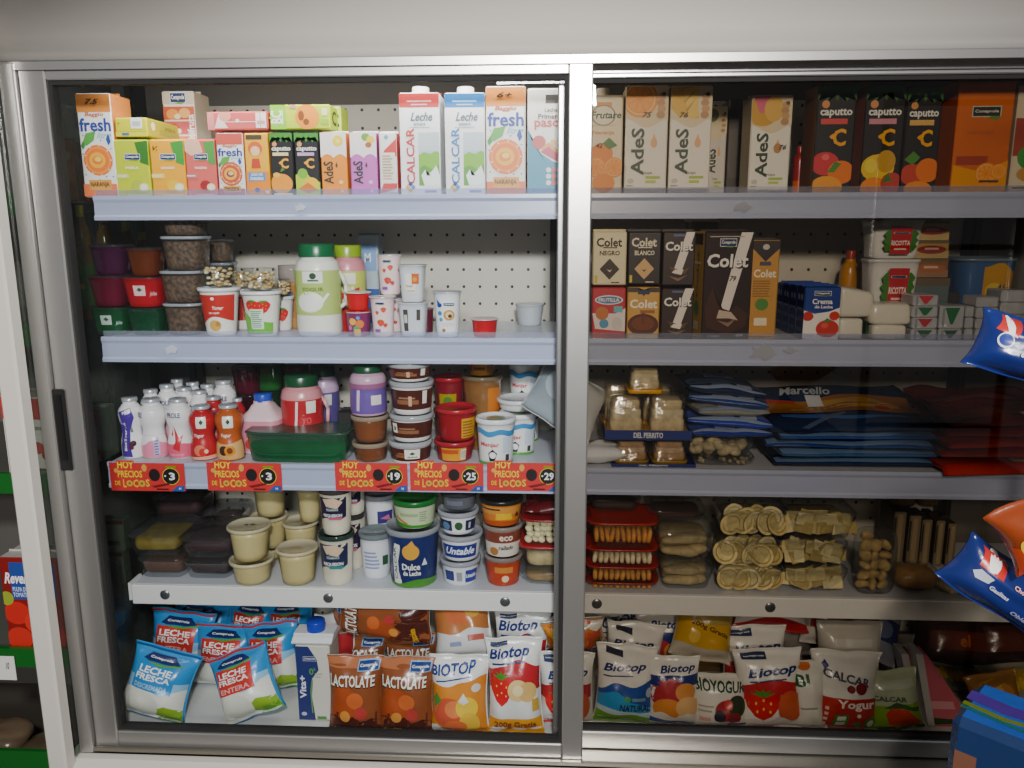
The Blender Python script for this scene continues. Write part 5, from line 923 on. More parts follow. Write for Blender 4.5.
for k in range(5):
    c = ['b02218', '8a2418', '9a2a1c', '7a2018', '5a1c16'][k]
    _, z = stack_bag('pasta_packet', 'dark red pasta packet ' + ['at the bottom of its pile, hanging over the shelf lip', 'second from the bottom of its pile', 'in the middle of its pile', 'second from the top of its pile', 'on top of its pile, beside the blue packets'][k], xb + .01 * (k % 2) + .004 * k, .24, .28 if k == 0 else .21, .017, .20 if k else .215, z, c, [('b', [(0, .1, .3), (.4, .16, .34), (1, .1, .26)], ['a8321c', '8a5a24', '9a3a1c', '6a3a1c', '5a2a1a'][k]), ('r', .6, .12, .8, .2, 'c8a88a'), ('b', [(0, .5, .62), (.5, .54, .7), (1, .5, .6)], lighten(c, .1))], 'dark red pasta packets', rz=[3, -2, 4, -4, 2][k], seed=k + 31, tip=-1, rx=[0, 2, 4, 6, 8][k], wav=[1, 2, 2, 3, 5][k], droop=.085 - .215 if k == 0 else None)
    z += .007
# ------------------------------------------------------------------ fourth shelf
GC = 'clear clamshell boxes of sweets'
def fillc(c, c2=None):
    def f(t, w, d, h):
        m = MB(); m.sell(w * .92, d * .9, h * .6, (c, 'food'), 5, (0, 0, h * .42), .005, w * 99)
        o = m.build('sweet_filling', t); o['kind'] = 'stuff'
        if c2:
            q = MB(); q.lathe([(1, 0), (1, .004), (.001, .004)], (c2, 'film'), 6, 30, w * .40, d * .38, (0, 0, h * .70)); q.build('label', t)
    return f
def clam(lab, x0, x1, yt, Y, zb, c, dep=.11, c2=None): return tray('clamshell_box', lab, x0, x1, yt, Y, zb, dep, fillc(c, c2), GC, cat='clamshell box', taper=.86)
_, z = clam('brown clamshell box on the shelf end, bottom of its pair', 134, 183, 558, .12, S4, '5a3418', .13)
clam('yellow clamshell box on top of the brown one at the shelf end', 124, 178, 534, .12, z, '8a741c', .13)
_, z = clam('dark purple clamshell box on the shelf beside the custard tubs, bottom of its pair', 180, 230, 560, .12, S4, '2c1014', .13)
clam('dark purple clamshell box on top of its pair beside the custard tubs', 176, 233, 537, .12, z, '3a141c', .13)
_, z = clam('dark clamshell box at the back, low behind the purple ones', 165, 205, 545, .28, S4 + .002, '2a1210', .1)
_, z = clam('reddish clamshell box at the back behind the yellow one', 152, 200, 520, .27, z, '4a1414', .1)
clam('dark red clamshell box topmost at the back, under the third shelf', 150, 200, 496, .27, z, '3a1216', .1)
_, z = clam('brown clamshell box at the back beside the custard tubs, low', 206, 240, 545, .29, S4 + .003, '3a2014', .1)
clam('dim maroon clamshell box at the back beside the tall custard tubs', 200, 238, 512, .29, z, '4a1a1a', .1)
GU = 'tubs of pale custard'
CUS = ('dccf9c', 'plastic', .92)
def cust(lab, x0, x1, yt, Y, zb, mark=0): return cup('custard_tub', lab, x0, x1, yt, Y, zb, ('f2efe4', 'clear'), ('efe6c6', 'tint'), None, .84, 2, GU, CUS, lh=.006, over=1.09, lidart=[('p', [(.3, .5), (.4, .62), (.5, .5), (.4, .45)], '3a4a34'), ('p', [(.5, .55), (.6, .66), (.72, .56), (.6, .48)], '3a4a34')] if mark == 1 else [('r', .28, .4, .72, .46, '8a7a5a'), ('r', .42, .54, .58, .58, '8a7a5a')] if mark == 2 else None)
_, z = cust('custard tub on the shelf under the one with a leaf mark', 231, 274, 557, .13, S4)
cust('custard tub with leaf marks on its lid, on top of the front pair', 229, 271, 524, .13, z, 1)
cust('single custard tub with a written lid, beside the glass jars', 277.5, 318.5, 546, .132, S4, 2)
_, z = cust('custard tub at the bottom of the tall rear pile', 254, 287, 545, .25, S4)
_, z = cust('custard tub in the middle of the tall rear pile', 252, 288, 514, .25, z)
cust('custard tub on top of the tall rear pile, under a price card', 253.5, 287, 482, .25, z)
_, z = cust('custard tub low behind the single one', 285, 318, 547, .25, S4)
_, z = cust('custard tub in the middle behind the single one, with brown lid mark', 283, 319, 520, .25, z, 2)
cust('custard tub on top of the pile behind the single one', 297, 322, 486, .25, z)
GJ = 'glass jars of cream cheese'
def a_req(k): return [('p', [(.2, .95), (.8, .95), (.8, .3), (.65, .2), (.35, .28), (.2, .2)], '241a3a' if k else '1f2a4a'), ('p', [(.3, .9), (.55, .95), (.72, .8), (.6, .6), (.38, .66)], 'd8b89a')] + logo(.5, .56, .24, .9) + [('t', 'REQUESON', .5, .36, .40, .12, W_), ('r', .42, .22, .7, .3, 'c85a7a' if k else '2a8a8a')]
def jar(lab, x0, x1, yt, Y, zb, k): return cup('cream_cheese_jar', lab, x0, x1, yt, Y, zb, ('e2d8c0', 'jelly'), ('3f5a54', 'tint') if not k else ('54504e', 'tint'), (.22, .92, None, a_req(k), pi), .84, 2, GJ, lh=.008, over=1.05, cat='glass jar')
_, z = jar('glass jar of cream cheese with teal label, on the shelf', 319.5, 355, 531, .135, S4, 0)
jar('glass jar of cream cheese with dark pink label, on top of the teal one', 319.5, 353, 486, .135, z, 1)
_, z = jar('glass jar of cream cheese low in the rear pair', 338, 366, 512, .21, S4, 1)
jar('glass jar of cream cheese topmost in the rear pair', 338, 366, 478, .21, z, 1)
GWT = 'white spread tubs with blue print'
def wt(lab, x0, x1, yt, Y, zb, art, lid=('c8cad0', 'tint'), c=None, n=2, body=('e0e0e4', 'plastic'), taper=.84): return cup('spread_tub', lab, x0, x1, yt, Y, zb, body, lid, (.1, .86, c, art, pi if not c else 2 * pi), taper, n, GWT, lh=.009, over=1.07)
wt('small white tub with pale blue writing, alone in front of the pair at its back', 359.5, 393, 530, .17, S4, lines(.3, .66, .2, .8, 5, '8a94c0') + [('r', .70, .3, .84, .6, '2f5a3a')], ('9aa4a8', 'tint'))
_, z = wt('small white tub at the bottom of the rear pair beside the large blue tub', 366, 398, 527, .26, S4, [])
wt('small white tub with a purple label on top of the rear pair', 364, 397, 492, .26, z, [('r', .5, .2, .85, .7, '3a3478'), ('p', [(.55, .4), (.75, .55), (.8, .3)], 'c86a8a')])
_, z = cup('caramel_bucket', 'large navy caramel bucket with a golden drop on its label', 386.5, 440.5, 523, .15, S4, ('23306a', 'plastic'), ('c8ccd0', 'tint'), (.0, 1, '1f2c62', [('p', [(.24, .02), (.25, .55), (.3, .82), (.4, .8), (.34, .5), (.34, .15), (.4, .0)], 'e8e6e0'), ('t', 'CALCAR', .29, .44, .46, .07, '3a5a4a', 90), ('p', [(.38, .82), (.4, .3), (.62, .3), (.62, .82)], '1d2858'), ('e', .52, .68, .11, .11, 'd8a03a'), ('p', [(.44, .76), (.54, .9), (.6, .74)], 'd8a03a'), ('t', 'Dulce', .52, .40, .24, .12, 'f2efe6'), ('t', 'de Leche', .53, .28, .24, .09, 'f2efe6'), ('b', [(0, 0, .12), (.3, 0, .06), (.6, 0, .16), (1, 0, .12)], '4a8a2e'), ('p', [(.66, .42), (.7, .56), (.74, .42)], 'd8dae0')]), .86, cat='bucket', lh=.010, over=1.07)
cup('spread_tub', 'pale green tub with a dark green lid on the large navy bucket', 393, 437, 495.5, .15, z, ('b8c8a0', 'plastic'), ('1c6a2c', 'plastic'), (.05, .95, 'c0cca4', [('r', .3, .52, .6, .66, '9aae7a'), ('b', [(0, 0, .4), (.35, 0, .2), (.5, 0, .14), (1, 0, .1)], '3f8a2e'), ('p', [(.2, .5), (.44, .2), (.4, .16), (.2, .4)], 'c8702a')] + lines(.62, .76, .3, .8, 5, '8a9a74')), .86, cat='tub', lh=.010, over=1.05)
_, z = wt('white tub with dark blue labels at the bottom of the three-high stack', 440, 481, 555, .15, S4, [('r', .24, .2, .42, .8, '2a347a'), ('r', .46, .15, .58, .8, 'd8d8dc')] + [('r', .47 + .014 * i, .2, .477 + .014 * i, .75, K_) for i in range(7)] + [('r', .62, .1, .86, .85, '2a3a90'), ('t', 'Untable', .73, .5, .2, .24, W_, 0, .3)])
_, z = wt('white tub with dark blue lettered label in the middle of the three-high stack', 439, 483, 529.5, .15, z, [('r', .2, .1, .82, .85, '24307c'), ('t', 'Untable', .52, .5, .5, .42, 'e8e8f0', 0, .35), ('r', .2, .1, .26, .8, '4a5498')])
_, z = wt('white tub with navy green-sprig label, third up in its stack', 438, 479, 507, .15, z, [('r', .1, .15, .9, .85, '232a4c'), ('r', .42, .1, .66, .9, 'e8e6e0'), ('e', .54, .5, .07, .08, '2f5a3a'), ('e', .3, .45, .08, .08, '5a7aa0'), ('r', .72, .3, .76, .7, 'b8bcc8')])
cup('spread_tub', 'dark smoky lidded tub crowning the white tub stack', 440, 478, 487, .16, z, ('5a5c64', 'jelly'), ('4a4c54', 'tint'), (.2, .8, None, [('r', .3, .2, .6, .7, '6a6e78')], pi), .9, cat='tub', lh=.01)
GOE = 'orange and red spread tubs'
def ot(lab, x0, x1, yt, zb, body, lid, art, c): return cup('spread_tub', lab, x0, x1, yt, .15, zb, body, lid, (.04, .92, c, art), .84, 2, GOE, lh=.008, over=1.06)
_, z = ot('red-orange tub at the bottom of the orange stack', 484, 522.5, 551.5, S4, ('c04a24', 'plastic'), ('b0a49c', 'tint'), [('p', [(.24, .2), (.3, .7), (.8, .9), (.85, .2)], 'b83a1c'), ('r', .36, .55, .7, .8, 'c8803a'), ('e', .56, .3, .07, .07, 'e8c8a0')], 'a83a1c')
_, z = ot('brown and white tub with a round cake picture, middle of the orange stack', 482.5, 523, 521, z, ('e0d8cc', 'plastic'), ('b8a8a0', 'tint'), [('r', 0, .55, 1, 1, '7a3a2a'), ('t', 'eco', .58, .74, .24, .2, 'e8d8c8'), ('e', .35, .2, .09, .08, 'a8743a'), ('t', 'rallado', .58, .36, .28, .18, '3a2a24', 0, .3)], 'd8ccbc')
_, z = ot('orange tub with a yellow picture and black lid, top of the orange stack', 479.5, 523, 495, z, ('c8661c', 'plastic'), ('20201f', 'plastic'), [('r', 0, .55, 1, .9, 'cc8a3c'), ('p', [(.42, .3), (.44, .62), (.68, .62), (.72, .3)], 'e0b01c'), ('r', .1, .76, .5, .84, '4a2a1c'), ('p', [(.76, .4), (.8, .66), (.86, .4)], '3a2418'), ('b', [(0, 0, .2), (.5, 0, .26), (1, 0, .18)], 'b04a1a')], 'c8762a')
# gnocchi trays in printed film behind the stile
nub = proto(MB().sell(.017, .015, .014, ('d8cc9c', 'food'), 2.2, ns=.001), 'gnocchi')
def gnoc(t, w, d, h):
    for i in range(36):
        inst('gnocchi', nub, t, ((i % 9 - 4) * w * .105 + random.uniform(-.003, .003), -d * .47 + random.uniform(0, .006), .012 + (i // 9) * h * .21), (random.random(), random.random(), random.random()))
_, z = tray('pasta_tray', 'clear tray of tan pasta hanging low behind the door stile', 519, 592, 573, .118, S4 + .002, .12, fillc('a8844a'), 'film-topped pasta trays by the stile', cat='pasta tray')
_, z = tray('pasta_tray', 'film-topped tray of ribbed pasta under the gnocchi tray by the stile', 519, 592, 548, .115, z, .12, fillc('c8b078'), 'film-topped pasta trays by the stile', filmcol='a8242a', cat='pasta tray')
_, z = tray('pasta_tray', 'tray of pale gnocchi with red film by the door stile', 521, 591, 521, .118, z, .11, gnoc, 'film-topped pasta trays by the stile', filmcol='8a1c20', cat='pasta tray')
stack_bag('pasta_packet', 'dark red film packet on top of the gnocchi tray', P(556, 510, .17).x, .125, .10, .028, .175, z, '5a1418', [('r', .2, .2, .7, .5, '3a1a1a')], seed=9)
# -- behind the second door
GRV = 'red-filmed ravioli trays'
def rav(c):
    rib = proto(MB().sell(.010, .022, .032, (c, 'food'), 3, ns=.001), 'rib')
    def f(t, w, d, h):
        n = 11
        for i in range(n): inst('ravioli', rib, t, ((i - (n - 1) / 2) * w * .083, -d * .45 + random.uniform(0, .004), h * .5), (0, random.uniform(-.2, .2), random.uniform(-.2, .2)), (1, 1, min(1, h * .72 / .032)))
        m = MB(); m.sell(w * .9, d * .6, h * .7, (c, 'food'), 6, (0, d * .1, h * .42)); o = m.build('pasta_filling', t); o['kind'] = 'stuff'
    return f
z = S4
for k, (yt, c) in enumerate(((585, 'dca050'), (568.5, 'dca050'), (551, 'f0e0b8'), (524, 'e09a48'))):
    _, z = tray('ravioli_tray', ['red-filmed tray of ravioli at the bottom of its stack by the stile', 'red-filmed tray of ravioli second from the bottom by the stile', 'red-filmed tray of white ribbed ravioli, third up by the stile', 'red-filmed tray of orange ravioli on top of the stack by the stile'][k], 586.5 + (k == 3) * 1.5, 659, yt, .112, z, .12, rav(c), GRV, filmcol='a8241a', cat='ravioli tray')
tray('dark_tray', 'dark lidded tray on top of the red-filmed ravioli trays', 588, 642, 500, .17, z, .1, fillc('3a342c'), 'dark lidded trays at the back', cat='tray')
GF = 'clear trays of folded pasta'
fold = proto(MB().sell(.085, .03, .020, ('cdb684', 'food'), 2.4, ns=.006, fr=30), 'fold')
def folds(t, w, d, h):
    for i in range(4): inst('folded_pasta', fold, t, ((i % 2 - .5) * w * .16, -d * .36 + .01 * (i % 2), h * (.28 + .36 * (i // 2))), (random.uniform(-.1, .1), random.uniform(-.14, .14), random.uniform(-.1, .1)), (w / .115, 1, 1))
    m = MB(); m.sell(w * .9, d * .6, h * .7, ('bda676', 'food'), 6, (0, d * .1, h * .42)); o = m.build('pasta_filling', t); o['kind'] = 'stuff'
_, z = tray('pasta_tray', 'clear tray of folded pasta on the shelf beside the ravioli', 659, 716, 565, .115, S4, .12, folds, GF, cat='pasta tray')
_, z = tray('pasta_tray', 'clear tray of folded pasta on top of its pair beside the ravioli', 656.5, 717.5, 531, .115, z, .12, folds, GF, cat='pasta tray')
_, z = tray('dark_tray', 'dark red tray on top of the folded pasta trays', 648, 708, 512, .16, z, .1, fillc('4a1c16'), 'dark lidded trays at the back', cat='tray')
GD = 'clear trays of round pasta discs'
def mkdisc(c):
    m = MB(); m.lathe([(.001, 0), (.0235, 0), (.0245, .0012), (.0240, .003)], (c[0], 'food'), 2, 22, cap=False); m.lathe([(.0240, .003), (.020, .0036), (.0185, .0036)], (c[1], 'food'), 2, 22, cap=False)
    m.lathe([(.0185, .0036), (.017, .0018), (.0165, .0018)], (c[0], 'food'), 2, 22, cap=False); m.lathe([(.0165, .0018), (.006, .0016), (.0001, .0022)], (c[1], 'food'), 2, 22, cap=False); return proto(m, 'disc')
DSC = [mkdisc(c) for c in (('a8904e', 'e6d190'), ('a48a4a', 'd4bd78'), ('b8a262', 'f0e0a8'))]
def discs(t, w, d, h):
    for i in range(9):
        a = i % 5
        inst('pasta_disc', DSC[i % 3], t, ((a - 2 + (.5 if i > 4 else 0)) * w * .19 + random.uniform(-.004, .004), -d * .45 + random.uniform(0, .006) + (.010 if i > 4 else 0), h * (.46 if i < 5 else .6) + random.uniform(-.003, .003)), (RAD(random.uniform(62, 100)), RAD(random.uniform(-14, 14)), RAD(random.uniform(-34, 34))), min(1, h / .047))
    m = MB(); m.sell(w * .88, d * .5, h * .6, ('8a7640', 'food'), 6, (0, d * .14, h * .4), .006, 5); o = m.build('pasta_filling', t); o['kind'] = 'stuff'
z = S4
for k, yt in enumerate((569.5, 540, 510)):
    _, z = tray('pasta_tray', 'clear tray of round pasta discs ' + ['at the bottom of its stack', 'in the middle of its stack', 'on top of its stack'][k], 717.5 + (k == 2) * 4, 785 + (k == 2) * 5, yt, .113, z + (.002 if k == 0 else 0), .12, discs, GD, cat='pasta tray')
GQ = 'clear trays of square pasta'
SQS = [proto(MB().box(-.019, .019, -.0012, .0012, -.0125, .0125, (c, 'food'), .0009), 'square') for c in ('e8d8a0', 'c4ac68', 'd8c484')]
def squares(t, w, d, h):
    for i in range(15):
        inst('pasta_sheet', SQS[i % 3], t, ((i % 8 - 3.5) * w * .118 + random.uniform(-.004, .004), -d * .45 + random.uniform(0, .02), h * (.36 if i < 8 else .64)), (random.uniform(-.5, .2), random.uniform(-.35, .35), random.uniform(-.5, .5)))
    m = MB(); m.sell(w * .88, d * .5, h * .6, ('86723e', 'food'), 6, (0, d * .14, h * .4), .006, 8); o = m.build('pasta_filling', t); o['kind'] = 'stuff'
z = S4
for k, yt in enumerate((570, 541, 511.5)):
    _, z = tray('pasta_tray', 'clear tray of square pasta sheets ' + ['at the bottom of its stack', 'in the middle of its stack', 'on top of its stack'][k], 787.5 + (k == 2) * 3, 851 + (k == 2) * 9, yt, .114, z + (.002 if k == 0 else 0), .12, squares, GQ, cat='pasta tray')
xc, w, h = fit(858, 898, 532, .112, S4)
t = thing('pasta_tray', 'clear tray of shell pasta standing on its edge beside the square pasta', 'pasta tray', (xc, .112, S4 + E), GQ)
m = MB(); m.lathe([(.93, 0), (1, .01), (1, .034), (.9, .036)], ('f1f3f4', 'clear'), 5, 32, w / 2, h / 2); m.v = [(x, .04 - z, y + h / 2) for x, y, z in m.v]; m.build('tray_base', t)
shell = proto(MB().sell(.026, .016, .024, ('d0ae6c', 'food'), 2.2, ns=.004, fr=60), 'shell')
for i in range(16): inst('pasta_shell', shell, t, (((i % 3) - 1) * w * .25, .014 + random.uniform(0, .005), h * (.12 + .155 * (i // 3))), (random.random() * 3, random.random() * 3, random.random() * 3))
xc, w, h = fit(896, 944, 571, .13, S4)
t = thing('bread_roll_pack', 'round tan bread roll in clear film at the end of the fourth shelf', 'bread', (xc, .16, S4 + E))
m = MB(); m.sell(w * .92, .07, h * .92, ('b88a4c', 'food'), 2.6, (0, 0, h * .48), .003, 3); m.build('bread_roll', t)
m = MB(); m.sell(w, .076, h, ('f4f2ec', 'clear'), 3, (0, 0, h * .5), .004, 4); m.build('clear_wrap', t)
GL = 'upright beige packs at the back of the fourth shelf'
for k, (x0, x1, yt) in enumerate(((893, 905, 512), (908, 920, 516), (921, 931, 520), (935, 944, 521), (947, 956, 524))):
    brik('pasta_pack', ['first upright beige pack from the shell pasta tray', 'second upright beige pack from the shell pasta tray', 'middle upright beige pack of the five', 'fourth upright beige pack from the shell pasta tray', 'last upright beige pack of the five'][k], x0, x1, yt, .26, S4, .08, [('r', .3, .05, .7, .95, '9a8462'), ('r', 0, .3, .16, .9, '2a2420')], '7a6a50', '3a3028', group=GL, cat='pasta pack')
for k, (px, py, zz) in enumerate(((905, 508, 0), (929, 512, 0))):
    p = P(px, py, .28); m = MB(); m.sell(.045, .05, .032, ('a07a50', 'food'), 3, ns=.003, seed=k); m.sell(.05, .055, .036, ('e8e4da', 'clear'), 3)
    zb = S4 + fit(893, 905, 514, .26, S4)[2] + .018 + .006
    tag(m.build('bread_roll_pack', loc=(p.x, .30, zb)), ['small wrapped bun on the first beige packs, under the third shelf', 'small wrapped bun on the middle beige packs, under the third shelf'][k], 'bread')
for k, px in enumerate((952, 968)):
    stack_bag('paper_wrap', ['crumpled cream paper wrap beside the bread roll', 'crumpled cream paper wrap at the lip behind the hanging blue bag'][k], P(px, 595, .13 - .01 * k).x, .05, .05, .016, .14 - .012 * k, S4, 'c9bd94', None, rz=20 + 30 * k, cat='paper wrap')
# ------------------------------------------------------------------ the deck: bagged milk and yogurt
GM2 = 'bags of fresh milk'
def a_leche(c, word, c2=None):
    return [('r', 0, .55, 1, 1, '2f8ac8'), ('b', [(0, 0, .40), (.3, 0, .5), (.6, 0, .42), (1, 0, .52)], 'e6e4d8'), ('b', [(0, .4, .6), (.3, .5, .62), (.6, .42, .6), (1, .52, .6)], '8fc0e0'), ('p', [(.62, .0), (.6, .2), (.75, .28), (1, .22), (1, 0)], '8ab02a'), ('p', [(.7, 0), (.75, .12), (1, .14), (1, 0)], '5a9a2a'), ('e', .4, .22, .26, .2, 'dcdccb'),
            ('r', .14, .44, .80, .80, c), ('t', 'LECHE', .46, .715, .52, .085, W_), ('t', 'FRESCA', .46, .62, .56, .08, W_), ('t', word, .46, .50, .54, .07, lighten(c, .55)), ('p', [(.2, .84), (.3, .92), (.66, .92), (.8, .84), (.6, .82), (.3, .82)], NAVY), ('p', [(.25, .81), (.5, .8), (.85, .85), (.8, .82), (.5, .775)], '5a9a3a'), ('t', 'Conaprole', .48, .87, .36, .035, W_), ('r', 0, .955, 1, 1, c2 or c)]
def milk(lab, cx, cy, wp, hp, Y, c, word, rot=0, tilt=-14, yaw=0, zmin=D0, th=.06, c2=None, seed=1): return pouch('milk_bag', lab, cx, cy, wp, hp, Y, th, a_leche(c, word, c2), '3a90c8', rot, tilt, yaw, GM2, .05, 'milk bag', zmin, .35, seed=seed, flap=-.12)
milk('blue skimmed milk bag with a blue label, leaning at the end of the deck', 161, 684, 58, 88, .13, '2a86c4', 'DESCREMADA', 15, -16, seed=2, c2='1f5a9a')
milk('milk bag tilted across in front of the other red labelled milk bags', 247, 684, 58, 88, .115, 'c8342c', 'ENTERA', -22, -18, seed=5)
milk('red labelled milk bag standing behind the tilted one, nearer the blue bag', 228, 668, 58, 92, .215, 'c8342c', 'ENTERA', 3, -12, seed=8)
milk('red labelled milk bag standing behind, beside the white drink carton', 274, 664, 52, 90, .20, 'c8342c', 'ENTERA', -6, -12, seed=11)
milk('red labelled milk bag half hidden behind the blue labelled one', 184, 655, 58, 96, .24, 'c8342c', 'ENTERA', 5, -10, seed=14)
for k, (px, py, lab) in enumerate(((200, 640, 'milk bag in the rear row behind the blue labelled bag'), (212, 642, 'milk bag in the rear row behind the red labelled pair'), (254, 640, 'milk bag in the rear row behind the tilted bag'), (292, 640, 'milk bag in the rear row behind the blue-capped carton'))):
    milk(lab, px, py, 46, 86, .33, 'c8342c', 'ENTERA', [4, -5, 6, -3][k], -8, seed=20 + k)
# tall drink carton
t, zt = brik('milk_carton', 'tall white and navy drink carton with a bright blue screw cap', 297, 331, 646, .085, D0, .07, [('p', [(.0, 0), (.0, 1), (.38, 1), (.62, .82), (.66, .68), (.44, .56), (.38, .4), (.42, .2), (.5, 0)], '24306e'), ('p', [(.40, .1), (.38, .4), (.44, .56), (.48, .55), (.42, .4), (.44, .1)], '6a9a5a'), ('t', 'Vita+', .17, .45, .72, .08, 'e8e8ee', 90), ('t', '0', .44, .66, .13, .09, '5a9a3a'), ('t', '%', .54, .69, .06, .035, '5a9a3a'), ('r', .22, .80, .6, .86, 'd8dce8'), ('r', .23, .805, .59, .855, NAVY), ('t', 'Conaprole', .41, .83, .32, .03, W_), ('r', .55, .62, .76, .64, 'a8b49a'), ('r', .55, .58, .72, .60, 'a8b49a'), ('r', .55, .02, .82, .06, '4a8a3a'), ('e', .17, .09, .08, .06, 'b8bcd0')], 'd6d0c2', 'c4beb0', 'dcdad4', cat='milk carton')
wv = fit(297, 331, 641, .085, D0)[1]
m = MB(); m.prism([(-.002, 0), (.072, 0), (.074, .004), (.055, .012), (.052, .015), (.016, .015), (.013, .012), (-.004, .004)], -wv * .58, wv * .58, ('e2e2e0', 'plastic')); m.build('shoulder', t, (0, 0, zt - D0 - .0045 + .0045))
m = MB(); m.lathe([(.019, .015), (.019, .034), (.018, .036), (.001, .036)], ('2038b0', 'plastic'), 2, 28, 1, 1, (0, .034, 0), False); m.build('cap', t, (0, 0, zt - D0))
# cocoa milk bags
GLc = 'brown cocoa milk bags'
def a_lac(): return [('r', 0, 0, 1, 1, '8a4a26'), ('r', .0, .88, 1, 1, 'b06a44'), ('e', .3, .42, .34, .34, 'a8481e'), ('p', [(0, 0), (0, .24), (.15, .3), (.3, .2), (.5, .3), (.7, .18), (.85, .26), (1, .2), (1, 0)], '4a1c14')] + [('p', [(x, .0), (x + .05, .0), (x + .13 * s, .34), (x + .1 * s, .34)], '5a2418') for x, s in ((.1, 1), (.3, -1), (.5, 1), (.7, -.6), (.85, .7))] + [('e', .55, .5, .16, .14, 'c8622c'), ('e', .66, .34, .12, .12, 'b03a34'), ('e', .36, .3, .1, .1, 'd08a3a'), ('t', 'LACTOLATE', .48, .735, .86, .15, '2a1410'), ('t', 'LACTOLATE', .485, .745, .84, .14, 'ece8dc'), ('r', .58, .86, .96, .97, '8ab0d0'), ('r', .6, .87, .94, .96, '1f3a7a'), ('t', 'Conaprole', .77, .915, .3, .04, W_), ('t', 'cocoa'[:0] or 'chocolate', .28, .12, .34, .05, 'd8a01c', 8)]
def lac(lab, cx, cy, wp, hp, Y, rot, zmin, tilt=-8, th=.05, seed=1): return pouch('cocoa_milk_bag', lab, cx, cy, wp, hp, Y, th, a_lac(), '8a4a26', rot, tilt, 0, GLc, .03, 'milk bag', zmin, .2, 'd8d4cc', seed=seed, flap=0)
_, za = lac('brown cocoa milk bag standing beside the white and navy drink carton', 356.5, 693, 52, 75, .115, 0, D0, -6, seed=3)
_, zb = lac('brown cocoa milk bag standing beside the peach yogurt bag', 407, 694, 52, 75, .115, 1, D0, -6, seed=6)
lac('brown cocoa milk bag lying sideways across two upright ones', 382, 636, 45, 98, .14, -90, max(za, zb) - .002, -12, .055, seed=9)
lac('brown cocoa milk bag standing in the rear behind the upright pair', 360, 672, 52, 78, .22, 2, D0, -4, seed=12)
lac('brown cocoa milk bag standing in the rear row beside the orange bag', 412, 672, 52, 78, .22, -2, D0, -4, seed=15)
pouch('milk_bag', 'red and white bag showing behind the blue-capped carton', 336, 650, 40, 70, .2, .04, [('r', 0, .4, 1, .8, 'a8242c')], 'd8d4d0', 0, -6, 0, None, .05, 'bag', D0, seed=4)
